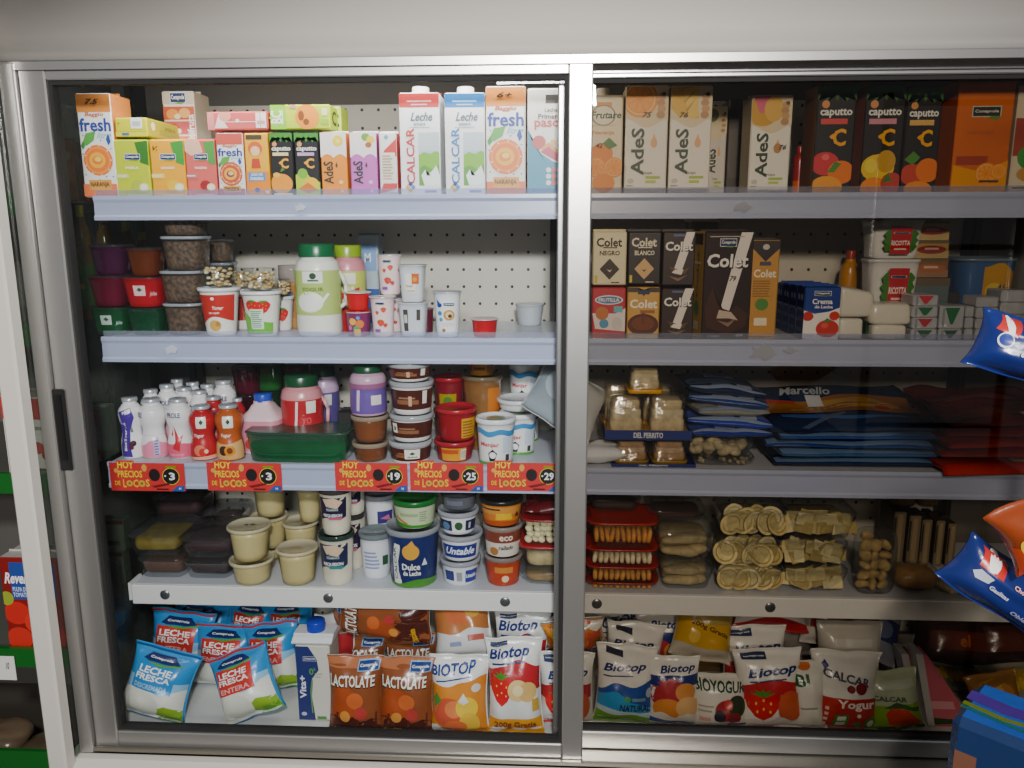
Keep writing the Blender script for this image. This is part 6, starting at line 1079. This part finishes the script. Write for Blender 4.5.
# yogurt bags
GY = 'white yogurt bags with blue lettering'
def a_bio(kind):
    l = [('r', 0, 0, 1, 1, 'e2e0da')]
    if kind == 'peach': l = [('r', 0, 0, 1, .78, 'd8862a'), ('b', [(0, .68, 1), (.3, .66, 1), (.6, .72, 1), (1, .80, 1)], 'e6e4de'), ('e', .32, .34, .28, .26, 'd0563a'), ('e', .42, .4, .16, .14, 'e0804a'), ('e', .66, .42, .2, .18, 'e8c23a'), ('e', .7, .22, .18, .2, 'e0b43a'), ('e', .46, .18, .2, .12, 'd86a3a'), ('p', [(.04, .5), (.1, .58), (.2, .5), (.08, .4)], '4a8a3a'), ('p', [(0, 0), (0, .14), (.12, .18), (.26, .1), (.4, .14), (.5, 0)], 'dcdad2'), ('p', [(.5, .5), (.6, .6), (.7, .5), (.6, .46)], 'e4e0d8'), ('e', .82, .66, .08, .07, 'd8d4cc'), ('t', 'durazno', .72, .06, .34, .05, 'b84a3a'), ('t', 'BIOTOP', .4, .86, .78, .12, '24408a', 6, .2), ('p', [(.1, .72), (.72, .80), (.72, .785), (.1, .705)], '24408a')]
    if kind == 'straw': l += [('b', [(0, .52, .70), (.3, .5, .74), (.6, .54, .8), (1, .5, .72)], 'b8242c'), ('r', 0, 0, 1, .26, 'e09a24'), ('b', [(0, .22, .36), (.15, .22, .42), (.3, .22, .38), (.45, .22, .44), (.6, .22, .36), (.75, .22, .4), (.9, .22, .34), (1, .22, .38)], 'dad8d4')] + strawb(.26, .52, .24, .62) + [('e', .58, .52, .2, .18, 'e2c080'), ('e', .76, .5, .17, .17, 'd8b06a'), ('e', .58, .52, .1, .09, 'efd8a4'), ('t', '200g Gratis', .5, .15, .76, .09, '8a3a1a'), ('r', .84, .3, .96, .42, 'c8a03a'), ('t', 'Biotop', .42, .86, .74, .13, '1d2c70', 5, .3), ('p', [(.1, .77), (.7, .80), (.7, .785), (.1, .755)], '1d2c70'), ('r', .1, .93, .4, .97, '3a4060')]
    if kind == 'nat': l += [('b', [(0, .2, .45), (.3, .2, .56), (.6, .2, .52), (1, .2, .62)], '1f4aa0'), ('b', [(0, .2, .40), (.3, .2, .46), (.6, .2, .34), (1, .2, .26)], '3a94d0'), ('b', [(0, .1, .26), (.5, .1, .22), (1, .1, .18)], 'bcd4e4'), ('b', [(0, 0, .20), (.3, 0, .16), (.6, 0, .18), (1, 0, .12)], '6aa82e'), ('t', 'NATURAL', .66, .27, .54, .09, '1a2450', 0, .1), ('e', .52, .38, .06, .04, '3a9a5a'), ('r', .6, .36, .84, .4, '6a94b0'), ('e', .9, .46, .06, .08, 'a8c0d4'), ('t', 'Biotop', .45, .74, .74, .12, '1d2c70', 4, .3), ('p', [(.08, .64), (.6, .67), (.6, .655), (.08, .625)], '1d2c70'), ('p', [(.14, .9), (.42, .86), (.42, .92), (.16, .96)], '2a3040')]
    if kind == 'fru': l += [('b', [(0, .40, .58), (.3, .38, .64), (.6, .40, .66), (1, .38, .6)], 'b8242c'), ('b', [(0, .3, .42), (.5, .28, .4), (1, .3, .42)], 'e8dcc8')] + strawb(.34, .36, .28, .6) + [('e', .76, .34, .2, .24, 'c8503a'), ('b', [(.6, .2, .5), (.75, .16, .5), (.9, .2, .5)], 'c85a34'), ('b', [(0, 0, .12), (.2, 0, .2), (.4, 0, .14), (.6, 0, .22), (.8, 0, .14), (1, 0, .2)], 'e0dcd6'), ('b', [(.1, 0, .05), (.4, 0, .09), (.6, 0, .04)], 'b8242c'), ('t', 'Biotop', .52, .76, .76, .13, '1d2c70', 5, .3), ('p', [(.16, .66), (.72, .69), (.72, .675), (.16, .645)], '1d2c70'), ('r', .1, .9, .46, .97, '2a3560'), ('t', 'Conaprole', .28, .935, .3, .03, W_)]
    if kind == 'duo': l += [('r', 0, .64, 1, .78, '1c2c78'), ('e', .4, .52, .36, .28, 'b02a34'), ('e', .72, .56, .2, .16, 'd8924a'), ('e', .36, .34, .28, .18, 'd8863a'), ('e', .75, .36, .24, .18, 'e0b47a'), ('b', [(0, .1, .24), (.25, .1, .3), (.5, .1, .22), (.75, .1, .28), (1, .1, .2)], 'dcd8d0'), ('b', [(0, 0, .2), (.5, 0, .16), (1, 0, .08)], '24459c'), ('t', '200g Gratis', .56, .07, .7, .07, 'd8c81c'), ('t', 'Biotop', .58, .85, .66, .11, '1d2c70', 3, .3), ('r', .2, .765, .8, .775, '1d2c70')]
    return l
def bio(lab, kind, cx, cy, wp, hp, Y, rot=0, tilt=-12, zmin=D0, th=.055, seed=1, yaw=0, grp=GY, flap=-.1): return pouch('yogurt_bag', lab, cx, cy, wp, hp, Y, th, a_bio(kind), 'dedcd6', rot, tilt, yaw, grp, .05, 'yogurt bag', zmin, .3, seed=seed, flap=flap)
_, zp = bio('orange and white peach yogurt bag standing beside the cocoa milk bags', 'peach', 460, 694, 56, 80, .115, 0, -8, seed=3)
pouch('yogurt_bag', 'white and orange yogurt bag slumped on top of the peach yogurt bag', 463, 637, 60, 66, .15, .06, [('b', [(0, .42, 1), (.4, .36, 1), (.7, .44, 1), (1, .4, 1)], 'b8703a'), ('e', .5, .66, .24, .2, 'c8683a'), ('e', .74, .7, .14, .14, 'd09a3a'), ('r', .62, .26, .9, .34, 'b85a4a'), ('r', .3, .2, .5, .26, '8a94b8')], 'd6d5d2', -8, -26, 0, GY, .05, 'yogurt bag', zp - .05, .3, seed=6)
bio('strawberry and banana yogurt bag with an orange foot, beside the peach one', 'straw', 515, 682, 54, 92, .11, -2, -10, seed=9)
bio('yogurt bag just behind the strawberry and banana one', 'straw', 521, 660, 54, 102, .18, 2, -8, seed=12)
bio('strawberry yogurt bag partly behind the door stile', 'fru', 566, 695, 54, 84, .11, 0, -8, seed=15)
bio('white and orange yogurt bag lying on the strawberry one behind the stile', 'peach', 574, 648, 60, 44, .17, 172, -30, D0 + .115, .05, seed=18)
bio('natural yogurt bag with blue and green waves, front of the second door', 'nat', 625, 688, 58, 92, .13, 3, -12, seed=21, flap=-.25)
bio('yogurt bag close behind the natural one', 'nat', 632, 668, 56, 100, .21, 6, -8, seed=24)
bio('crumpled white bag above the natural yogurt, in the rear', 'peach', 622, 652, 60, 96, .29, -8, -8, seed=27)
bio('navy and peach yogurt bag beside the natural one', 'duo', 672, 694, 52, 80, .14, -2, -10, seed=30)
bio('navy and peach yogurt bag in the rear, standing behind its twin', 'duo', 660, 662, 50, 104, .24, 0, -6, seed=33)
pouch('yogurt_bag', 'yellow bag with brown print lying above the berry yogurt bag', 702, 650, 58, 62, .2, .055, [('r', 0, .3, 1, 1, 'a8904a'), ('b', [(0, .2, .55), (.5, .16, .5), (1, .2, .56)], 'c89a1c'), ('t', '200g Gratis', .55, .44, .7, .09, '4a2a14', -10), ('e', .3, .3, .1, .1, 'd8b04a'), ('r', .2, .75, .8, .8, '7a6a3a')], 'b8b0a0', 12, -30, 0, GY, .05, 'yogurt bag', D0 + .10, seed=36)
pouch('yogurt_bag', 'white yogurt bag behind the yellow one, reaching up to the fourth shelf', 708, 662, 58, 104, .28, .05, [('r', 0, .2, 1, .7, '8a6a3a'), ('r', .2, .8, .8, .9, '3a3a4a')], 'b4aea4', 0, -6, 0, GY, .05, 'yogurt bag', D0, seed=38)
pouch('yogurt_bag', 'white yogurt bag with green lettering and dark berries', 719, 704, 56, 64, .12, .055, [('t', 'BIOYOGUR', .48, .83, .86, .17, '1f4a34', -3, .1), ('e', .56, .42, .2, .17, 'a8262e'), ('e', .76, .5, .16, .17, '2a3a20'), ('e', .44, .34, .1, .1, '2a2438'), ('e', .7, .3, .12, .1, '8a1c2a'), ('e', .6, .54, .08, .08, 'c83a3a'), ('b', [(0, 0, .2), (.3, 0, .26), (.6, 0, .2), (1, 0, .24)], 'dedcd6'), ('p', [(.56, .06), (.6, .2), (.92, .18), (.96, .06)], '3a2a7a'), ('t', 'frutas', .76, .12, .26, .06, W_), ('r', .08, .5, .34, .53, 'a8a49a'), ('r', .08, .42, .3, .45, 'a8a49a'), ('r', .1, .25, .28, .32, 'd8a0a0')], 'dad8d0', -2, -10, 0, GY, .05, 'yogurt bag', D0, .3, seed=40)
bio('big strawberry yogurt bag with blue lettering, middle of the second door', 'fru', 768, 691, 62, 92, .115, -4, -10, seed=42)
bio('strawberry yogurt bag just behind the big one', 'fru', 752, 676, 60, 104, .19, -2, -8, seed=45)
pouch('yogurt_bag', 'red and white bag lying above the big strawberry yogurt bag', 768, 630, 70, 30, .23, .05, [('r', 0, 0, 1, 1, 'b0242c'), ('b', [(0, .1, .4), (.5, .3, .5), (1, .2, .6)], 'd8d4d0'), ('e', .6, .7, .1, .1, 'd8504a')], 'a8242c', 4, -40, 0, GY, .06, 'yogurt bag', D0 + .155, seed=48)
pouch('yogurt_bag', 'white bag lying below the red one, over the strawberry bags', 770, 655, 74, 60, .27, .055, [('r', 0, .2, 1, .5, '8a8680'), ('t', 'Biotop', .5, .6, .6, .2, '3a3a5a')], 'b8b4ae', 0, -10, 0, GY, .05, 'yogurt bag', D0 + .06, seed=50)
pouch('yogurt_bag', 'narrow glimpse of a white and green lettered bag beside the red yogurt bag', 806, 697, 34, 76, .15, .05, [('t', 'BI', .3, .78, .4, .15, '1f5a34'), ('e', .4, .95, .2, .1, 'c8703a'), ('r', .2, .4, .7, .42, '8a867e')], 'd4d2ca', -3, -8, 0, GY, .05, 'yogurt bag', D0, seed=52)
pouch('yogurt_bag', 'white and red cherry yogurt bag with big green letters', 843, 692, 62, 88, .105, .06, [('r', 0, 0, 1, .48, 'b82a22'), ('r', 0, .48, 1, .58, 'dcdad4'), ('t', 'Yogur', .6, .40, .6, .13, 'e8e6e0'), ('r', .28, .10, .50, .28, '3f8a34'), ('r', .32, .2, .46, .26, 'dfe6d8'), ('r', .32, .12, .46, .18, 'dfe6d8'), ('e', .64, .15, .05, .06, '3f8a34'), ('e', .64, .28, .03, .03, 'e8e6e0'), ('e', .84, .17, .11, .1, '3f8a34'), ('e', .84, .17, .06, .06, 'dfe6d8'), ('t', 'CALCAR', .45, .72, .7, .1, '4a4a5a', -10), ('e', .66, .61, .09, .08, '7a1c20'), ('e', .5, .6, .06, .05, '7a1c20'), ('p', [(.1, .86), (.16, .9), (.2, .84), (.14, .8)], '3a2a7a')] + [('r', .12, .06 + .07 * i, .17, .10 + .07 * i, 'd8b0a8') for i in range(5)], 'd6d4ce', 2, -10, 0, GY, .05, 'yogurt bag', D0, .3, seed=54, flap=-.2)
pouch('yogurt_bag', 'green and white yogurt bag with a halved papaya picture', 890, 702, 50, 72, .13, .05, [('r', 0, 0, 1, .5, '7aa82c'), ('p', [(0, 0), (0, .1), (.5, .14), (1, .06), (1, 0)], '2f4a24'), ('p', [(.28, .36), (.4, .48), (.7, .4), (.92, .16), (.8, .04), (.5, .08), (.32, .2)], 'c83a1c'), ('p', [(.25, .46), (.5, .54), (.95, .4), (.9, .34), (.5, .47)], '2f5a24'), ('t', 'CALCAR', .4, .6, .6, .08, '4a5a4a', -6), ('r', .1, .74, .9, .86, 'b0b8a4'), ('t', 'light', .2, .06, .2, .05, 'd8dcc8')], 'a8b494', -8, -14, 0, GY, .05, 'yogurt bag', D0, .3, seed=56)
for k, (px, py, w_, h_, Y, zz, c, c2, lab) in enumerate(((826, 640, 52, 46, .25, .115, 'c0bab4', 'b03a3a', 'white bag with red print lying above the cherry yogurt bag'), (872, 655, 48, 50, .24, .08, '8a8a9a', '2a3468', 'silver-blue bag lying above the papaya bag'), (848, 668, 58, 94, .18, 0, 'b8b4a8', '6a6a4a', 'dull white bag standing behind the cherry yogurt bag'), (812, 640, 44, 104, .36, 0, 'aaa49c', 'a02a30', 'dim bag with a red patch standing in the rear under the fourth shelf'), (886, 676, 46, 84, .33, 0, '8a8478', '5a5a6a', 'dark grey bag standing in the rear behind the papaya bag'))):
    pouch('yogurt_bag', lab, px, py, w_, h_, Y, .05, [('r', .1, .3, .9, .7, c2), ('e', .5, .5, .2, .16, lighten(c2, .3)), ('r', .2, .76, .8, .84, lighten(c, .2))], c, [6, 24, 0, 0, -4][k], [-30, -35, -8, -6, -8][k], 0, GY, .05, 'yogurt bag', D0 + zz, seed=60 + k)
# wedge packs of ham, standing on edge
GH = 'pink ham wedges in clear packs'
for k, (a, b_, c, Y, lab) in enumerate(((( 889, 660), (926, 733), (897, 640), .16, 'pink ham wedge pack nearest the papaya yogurt bag'), ((907, 658), (936, 738), (958, 708), .125, 'pink ham wedge pack in front, with a grey edge strip'))):
    A = P(912 + 15 * k, 655, Y); w0 = .085; hgt = A.z - D0
    m = MB(); pts = [(-.02, hgt), (.0, hgt), (w0 * .98, .045), (w0, .0), (.022, 0)]
    vs = [(x, y, z) for y in (0, .035) for x, z in pts]; n = 5
    m.add(vs, [list(range(n)), list(range(n, 2 * n))[::-1]] + [[i, n + i, n + (i + 1) % n, (i + 1) % n] for i in range(n)], ('c4606e', 'film'))
    m.art([('p', [(.26, .1), (.3, .12), (.9, .1), (.9, .04), (.3, .02)], '2f4a2a')], lambda u, v, d: (u * w0, -d, v * hgt), .6, 'film')
    m.add([(.02, -.001, .25 * hgt), (w0 * .8, -.001, .25 * hgt), (w0 * .72, -.001, .36 * hgt), (.012, -.001, .36 * hgt)], [[0, 1, 2, 3]], ('dc9aa0', 'film'))
    t = thing('ham_pack', lab, 'ham', (A.x, Y, D0), GH); m.build('ham_wedge', t)
    e = MB(); q = [(-.024, hgt + .004), (-.010, hgt + .004), (.030, 0), (.016, 0)]; vs = [(x, y, z) for y in (-.004, .04) for x, z in q]
    e.add(vs, [[0, 3, 2, 1], [4, 5, 6, 7], [0, 1, 5, 4], [1, 2, 6, 5], [2, 3, 7, 6], [3, 0, 4, 7]], ('b4b2b0', 'film')); e.build('edge_strip', t)
# pasta bags at the far end of the deck
GE = 'bags of yellow pasta on the deck'
pouch('pasta_bag', 'clear bag of yellow spiral pasta behind the ham wedges', 945, 690, 50, 60, .25, .06, [('b', [(0, .5, .8), (.5, .55, .85), (1, .5, .8)], 'a8861c'), ('r', .2, .1, .8, .4, '6a6a5a')] + [('e', .1 + .1 * i, .62 + .05 * (i % 3), .05, .08, 'c8a42a') for i in range(9)], '7a7466', 10, -20, 0, GE, .06, 'pasta bag', D0, seed=70)
pouch('pasta_bag', 'clear bag of yellow spiral pasta at the end, beside the golden bread bag', 1012, 690, 56, 60, .2, .06, [('b', [(0, .45, .85), (.5, .5, .9), (1, .45, .85)], 'b0902a')] + [('e', .1 + .1 * i, .6 + .06 * (i % 3), .05, .08, 'd0ac34') for i in range(9)], '8a8474', -6, -16, 0, GE, .06, 'pasta bag', D0, seed=72)
pouch('bread_bag', 'golden bread in a glossy film bag above the bright blue box', 996, 700, 42, 66, .10, .05, [('p', [(.2, .9), (.7, .95), (.98, .3), (.8, .05), (.3, .1), (.1, .5)], 'c88a34'), ('p', [(.3, .8), (.6, .85), (.6, .4), (.4, .3)], 'e0b060')], 'a87430', -14, -10, 0, None, .06, 'bread bag', D0, seed=74)
pouch('pasta_bag', 'dark bag with orange lettering lying in the rear of the deck', 950, 660, 64, 50, .32, .06, [('r', .1, .3, .9, .6, '6a2a1a'), ('t', 'el', .55, .45, .14, .2, 'a85a2a')], '3a2018', 3, -30, 0, GE, .06, 'pasta bag', D0 + .03, seed=76)
pouch('pasta_bag', 'dark red bag lying in the rear beside the lettered one', 998, 652, 52, 50, .32, .06, [('r', .1, .3, .8, .7, '5a2a1c')], '2f1a14', -3, -30, 0, GE, .06, 'pasta bag', D0 + .03, seed=78)
# ------------------------------------------------------------------ snacks on a rack in front of the second door
def clipt(px, py, Y): return P(px, py, Y)
rk = P(1122, 500, -.42)
t = thing('snack_rack', 'dark wire rack of snack bags just past the edge of the view', 'rack', (rk.x, -.335, 0))
for dx in (0, .30):
    m = MB(); m.rod((dx, 0, 0), (dx, 0, 1.62), .010, ('2a2a2c', 'paint')); m.build('post', t)
for z in (.15, .5, .9, 1.3, 1.6):
    m = MB(); m.rod((0, 0, z), (.30, 0, z), .006, ('2a2a2c', 'paint')); m.build('crossbar', t)
m = MB(); m.box(-.22, .32, -.20, .14, .283, .297, ('2a2a2c', 'paint')); m.build('base_shelf', t)
GK = 'snack bags hanging on the rack'
def snack(name, lab, cx, cy, wp, hp, Y, art, c, rot, yaw, seed, tilt=0): return pouch(name, lab, cx, cy, wp, hp, Y, .05, art, c, rot, tilt, yaw, GK, .05, 'snack bag', None, seed=seed)  # bag base colours are darkened to stand in for the shade around the rack
badge = [('r', .06, .70, .34, .93, 'c8c4c0'), ('r', .07, .71, .33, .92, 'b82a22'), ('e', .2, .84, .055, .05, 'e8e6e2'), ('r', .155, .74, .245, .83, 'e8e6e2'), ('b', [(.06, .62, .69), (.2, .58, .69), (.34, .62, .69)], 'd8d8de')]
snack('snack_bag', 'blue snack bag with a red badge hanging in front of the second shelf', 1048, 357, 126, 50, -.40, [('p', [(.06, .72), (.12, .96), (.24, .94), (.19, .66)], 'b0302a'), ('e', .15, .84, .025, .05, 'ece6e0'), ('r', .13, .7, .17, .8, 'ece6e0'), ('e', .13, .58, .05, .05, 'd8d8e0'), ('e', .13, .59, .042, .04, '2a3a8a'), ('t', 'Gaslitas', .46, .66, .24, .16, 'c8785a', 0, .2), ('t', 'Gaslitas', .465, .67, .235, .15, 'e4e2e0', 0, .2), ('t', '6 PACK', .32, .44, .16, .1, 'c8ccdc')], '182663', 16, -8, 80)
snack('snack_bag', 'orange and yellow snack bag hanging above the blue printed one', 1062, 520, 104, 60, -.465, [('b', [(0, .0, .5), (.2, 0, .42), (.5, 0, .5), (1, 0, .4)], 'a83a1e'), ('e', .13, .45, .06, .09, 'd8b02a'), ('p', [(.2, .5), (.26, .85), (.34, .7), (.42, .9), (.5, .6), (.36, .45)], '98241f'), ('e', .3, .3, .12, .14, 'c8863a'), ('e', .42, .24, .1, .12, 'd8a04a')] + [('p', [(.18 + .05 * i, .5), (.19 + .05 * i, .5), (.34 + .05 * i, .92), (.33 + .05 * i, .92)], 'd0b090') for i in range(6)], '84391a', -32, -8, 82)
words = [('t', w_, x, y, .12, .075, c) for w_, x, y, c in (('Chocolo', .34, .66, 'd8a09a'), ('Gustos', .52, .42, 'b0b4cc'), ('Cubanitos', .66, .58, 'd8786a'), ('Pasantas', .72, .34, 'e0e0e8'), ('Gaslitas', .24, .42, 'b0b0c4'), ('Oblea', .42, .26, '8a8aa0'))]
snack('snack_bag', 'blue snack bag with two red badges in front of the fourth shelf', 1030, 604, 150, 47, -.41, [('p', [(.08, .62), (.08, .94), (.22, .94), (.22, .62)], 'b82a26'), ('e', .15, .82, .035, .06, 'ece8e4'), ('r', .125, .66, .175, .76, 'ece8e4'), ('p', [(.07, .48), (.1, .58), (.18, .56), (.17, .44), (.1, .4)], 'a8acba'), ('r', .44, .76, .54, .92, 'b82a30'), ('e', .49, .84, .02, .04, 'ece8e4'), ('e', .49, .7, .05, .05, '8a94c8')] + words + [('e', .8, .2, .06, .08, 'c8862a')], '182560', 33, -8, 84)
bx = P(951, 716, -.45)
t = thing('printed_box', 'bright blue wrapped multipack with purple and green waves at the bottom corner', 'multipack', (bx.x, -.45, .3), rz=-42)
hb = bx.z - .3
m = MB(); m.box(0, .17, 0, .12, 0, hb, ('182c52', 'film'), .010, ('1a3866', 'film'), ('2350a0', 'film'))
m.art([('r', 0, .3, .3, .8, '3a3a6a'), ('r', .05, .2, .2, .9, '6a4636'), ('b', [(.2, .55, .7), (.6, .6, .75), (1, .5, .66)], '8a4a8a'), ('p', [(.3, .4), (.6, .5), (.9, .4), (.6, .3)], '3a7ac8')], panel(0, 0, .17, hb), .17 / hb, 'film')
m.art([('b', [(0, .3, .52), (.3, .36, .58), (.6, .3, .5), (1, .34, .56)], '44297e'), ('b', [(0, .58, .66), (.3, .64, .72), (.6, .56, .64), (1, .62, .7)], '5f6e22'), ('b', [(0, .68, .74), (.4, .74, .8), (1, .7, .76)], '1f5a58')], lambda u, v, d: (u * .17, (1 - v) * .12, hb + d), 1.4, 'film')
m.art([('b', [(0, .6, .8), (.5, .7, .9), (1, .6, .8)], '5a3aa8'), ('r', .1, .1, .8, .5, '3a4a8a')], lambda u, v, d: (-d, (1 - u) * .12, v * hb), 1, 'film')
m.build('wrapped_pack', t)
# ------------------------------------------------------------------ the neighbouring green-shelved stand at the end of the fridge
GN = ('17591f', 'plastic')
nx1 = XL - .075
t = thing('green_shelf_stand', 'green shelf stand full of goods beside the fridge end', 'shelf stand', (nx1 - .45, .10, 0))
m = MB()
for y in (.02, .42): m.box(-.45, -.42, y, y + .03, 0, 1.9, ('6a6862', 'paint')); m.box(.42, .45, y, y + .03, 0, 1.9, ('6a6862', 'paint')) if y > .1 else None
m.build('frame', t)
m = MB(); m.box(-.45, .45, .455, .465, .1, 1.9, ('55524d', 'matte')); m.build('back_panel', t)
NZ = [P(20, 477, .10).z, P(20, 650, .10).z, P(20, 330, .10).z, P(20, 200, .10).z]
for z in NZ:
    m = MB(); m.box(-.45, .45, -.005, .45, -.018, 0, ('5c5b54', 'paint')); m.box(-.45, .45, -.016, -.0055, -.030, .012, GN); m.build('shelf', t)
    t.children[-1].location.z = z
zc = P(20, 745, .10).z
m = MB(); m.box(-.45, .45, -.01, .3, zc - .20, zc - .19, GN); m.box(-.45, .45, -.02, -.0105, zc - .20, zc, GN); m.box(.44, .45, -.01, .3, zc - .19, zc, GN); m.box(-.45, -.44, -.01, .3, zc - .19, zc, GN); m.build('crate', t)
m = MB(); [m.sell(.16, .12, .06, ('6a5a48', 'film'), 3, (-.3 + .15 * i, .12, zc - .10 + .03 * (i % 2)), .01, i) for i in range(5)]; o = m.build('crate_goods', t); o['kind'] = 'stuff'
xq = P(27, 600, .10).x
brik('tomato_carton', 'red tomato pulp carton with a blue label on the green shelf', 4, 64, 558, .103, NZ[1] + .001, .07, [('r', .16, .55, .9, .95, '24408a'), ('t', 'Revela', .27, .78, .42, .12, 'ece8e8', 0, .3), ('t', 'PULPA DE', .30, .66, .24, .05, 'b8c4e0'), ('t', 'TOMATE', .30, .6, .24, .05, 'b8c4e0'), ('e', .2, .4, .22, .2, 'b8241c'), ('e', .55, .3, .24, .22, 'c42c20'), ('e', .8, .14, .2, .18, 'a81e18'), ('e', .2, .12, .22, .2, 'b8281e'), ('e', .5, .14, .08, .06, 'd8b82a'), ('e', .06, .56, .12, .12, '8a9a2a')], '7a1512', '5a100d', 'b0aca8', cap=('c8281e', .1, .016, .014), cat='carton')
for k, (x0, x1, yt) in enumerate(((48, 78, 565), (80, 106, 572))):
    brik('tomato_carton', ['dim red and white carton behind the corner post on the green shelf', 'dim carton on the lower green shelf seen through the fridge end glass'][k], x0, x1, yt, .16, NZ[1] + .001, .07, [('e', .5, .3, .4, .3, '9a2420'), ('r', .1, .6, .9, .9, 'b8b0a8')], 'a8a098', '8a8078', cat='carton')
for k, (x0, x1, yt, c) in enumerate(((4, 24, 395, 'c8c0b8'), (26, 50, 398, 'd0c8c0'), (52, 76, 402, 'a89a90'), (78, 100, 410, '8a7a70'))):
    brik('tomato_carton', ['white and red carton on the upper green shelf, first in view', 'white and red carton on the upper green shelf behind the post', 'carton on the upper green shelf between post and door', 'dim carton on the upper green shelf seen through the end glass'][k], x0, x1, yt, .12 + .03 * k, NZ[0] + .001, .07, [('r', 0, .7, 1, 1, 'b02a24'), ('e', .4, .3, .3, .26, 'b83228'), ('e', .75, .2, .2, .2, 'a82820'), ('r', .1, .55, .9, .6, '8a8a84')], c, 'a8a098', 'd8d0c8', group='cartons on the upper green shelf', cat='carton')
GO = 'amber oil bottles on the green stand'
def outY(px, py):
    Y = .1
    while P(px, py, Y).x > XL - .035: Y += .005
    return Y
for k, (px, yt) in enumerate(((85, 205), (107, 212), (129, 222), (145, 232))):
    Y = outY(px + 8, 240)
    bottle('oil_bottle', 'amber bottle with a gleaming yellow cap, %s of the four behind the jelly cups' % ['first', 'second', 'third', 'last'][k], px - 8, px + 8, yt, Y, NZ[2] + .001, 'straight', ('8a5a10', 'jelly'), (('d8b81c', 'plastic'), .42), [(.1, .5, ['4a7a1c', '9a3a14', '3a6a20', '8a4a14'][k], [('e', .5, .5, .12, .12, 'c8a02a')])], GO, cat='oil bottle')
for k in range(4):
    px = 62 + 17 * k; Y = outY(px + 13, 170)
    brik('snack_box', ['orange box on the top green shelf, first from the door', 'red box on the top green shelf, second from the door', 'brown box on the top green shelf, third from the door', 'dull orange box on the top green shelf, last in view'][k], px, px + 13, 140 + 5 * k, Y, NZ[3] + .001, .03, [('r', .1, .3, .9, .6, 'c87a2a'), ('e', .5, .75, .3, .3, 'a8a03a')], ['a85a1c', '8a2a1c', '6a4420', '9a5a24'][k], '5a3018', group='boxes on the top green shelf', cat='box')
Y = outY(124, 550); zb = NZ[1] + .001
for k, y0 in enumerate((615, 584, 552, 520)):
    xc, w, h = fit(100, 124, y0, Y, zb); m = MB(); m.box(-w / 2, w / 2, 0, .03, 0, h, ('8a857a', 'card'), .002); m.art([('r', .2, .2, .8, .34, '5a4a40'), ('r', 0, .86, 1, 1, '6a2018')], panel(-w / 2, 0, w, h), w / h)
    tag(m.build('pale_box', loc=(xc, Y, zb)), 'pale box beyond the end glass, ' + ['bottom of its stack on the green stand', 'second from the bottom of its stack', 'second from the top of its stack', 'topmost of its stack'][k], 'box', 'pale boxes beyond the end glass'); zb += h + .001
m = MB(); a, b_ = P(0, 656, .08), P(17, 680, .08); m.box(a.x - .01, b_.x, .0795, .0805, b_.z, a.z, ('d4d4d0', 'card')); m.art([('t', '10', .6, .6, .2, .3, '4a4a50', 0, .3)], panel(a.x - .01, b_.z, b_.x - a.x + .01, a.z - b_.z, .0795), 1.2)
tag(m.build('price_tag'), 'small white handwritten price tag on the green shelf edge', 'price tag')
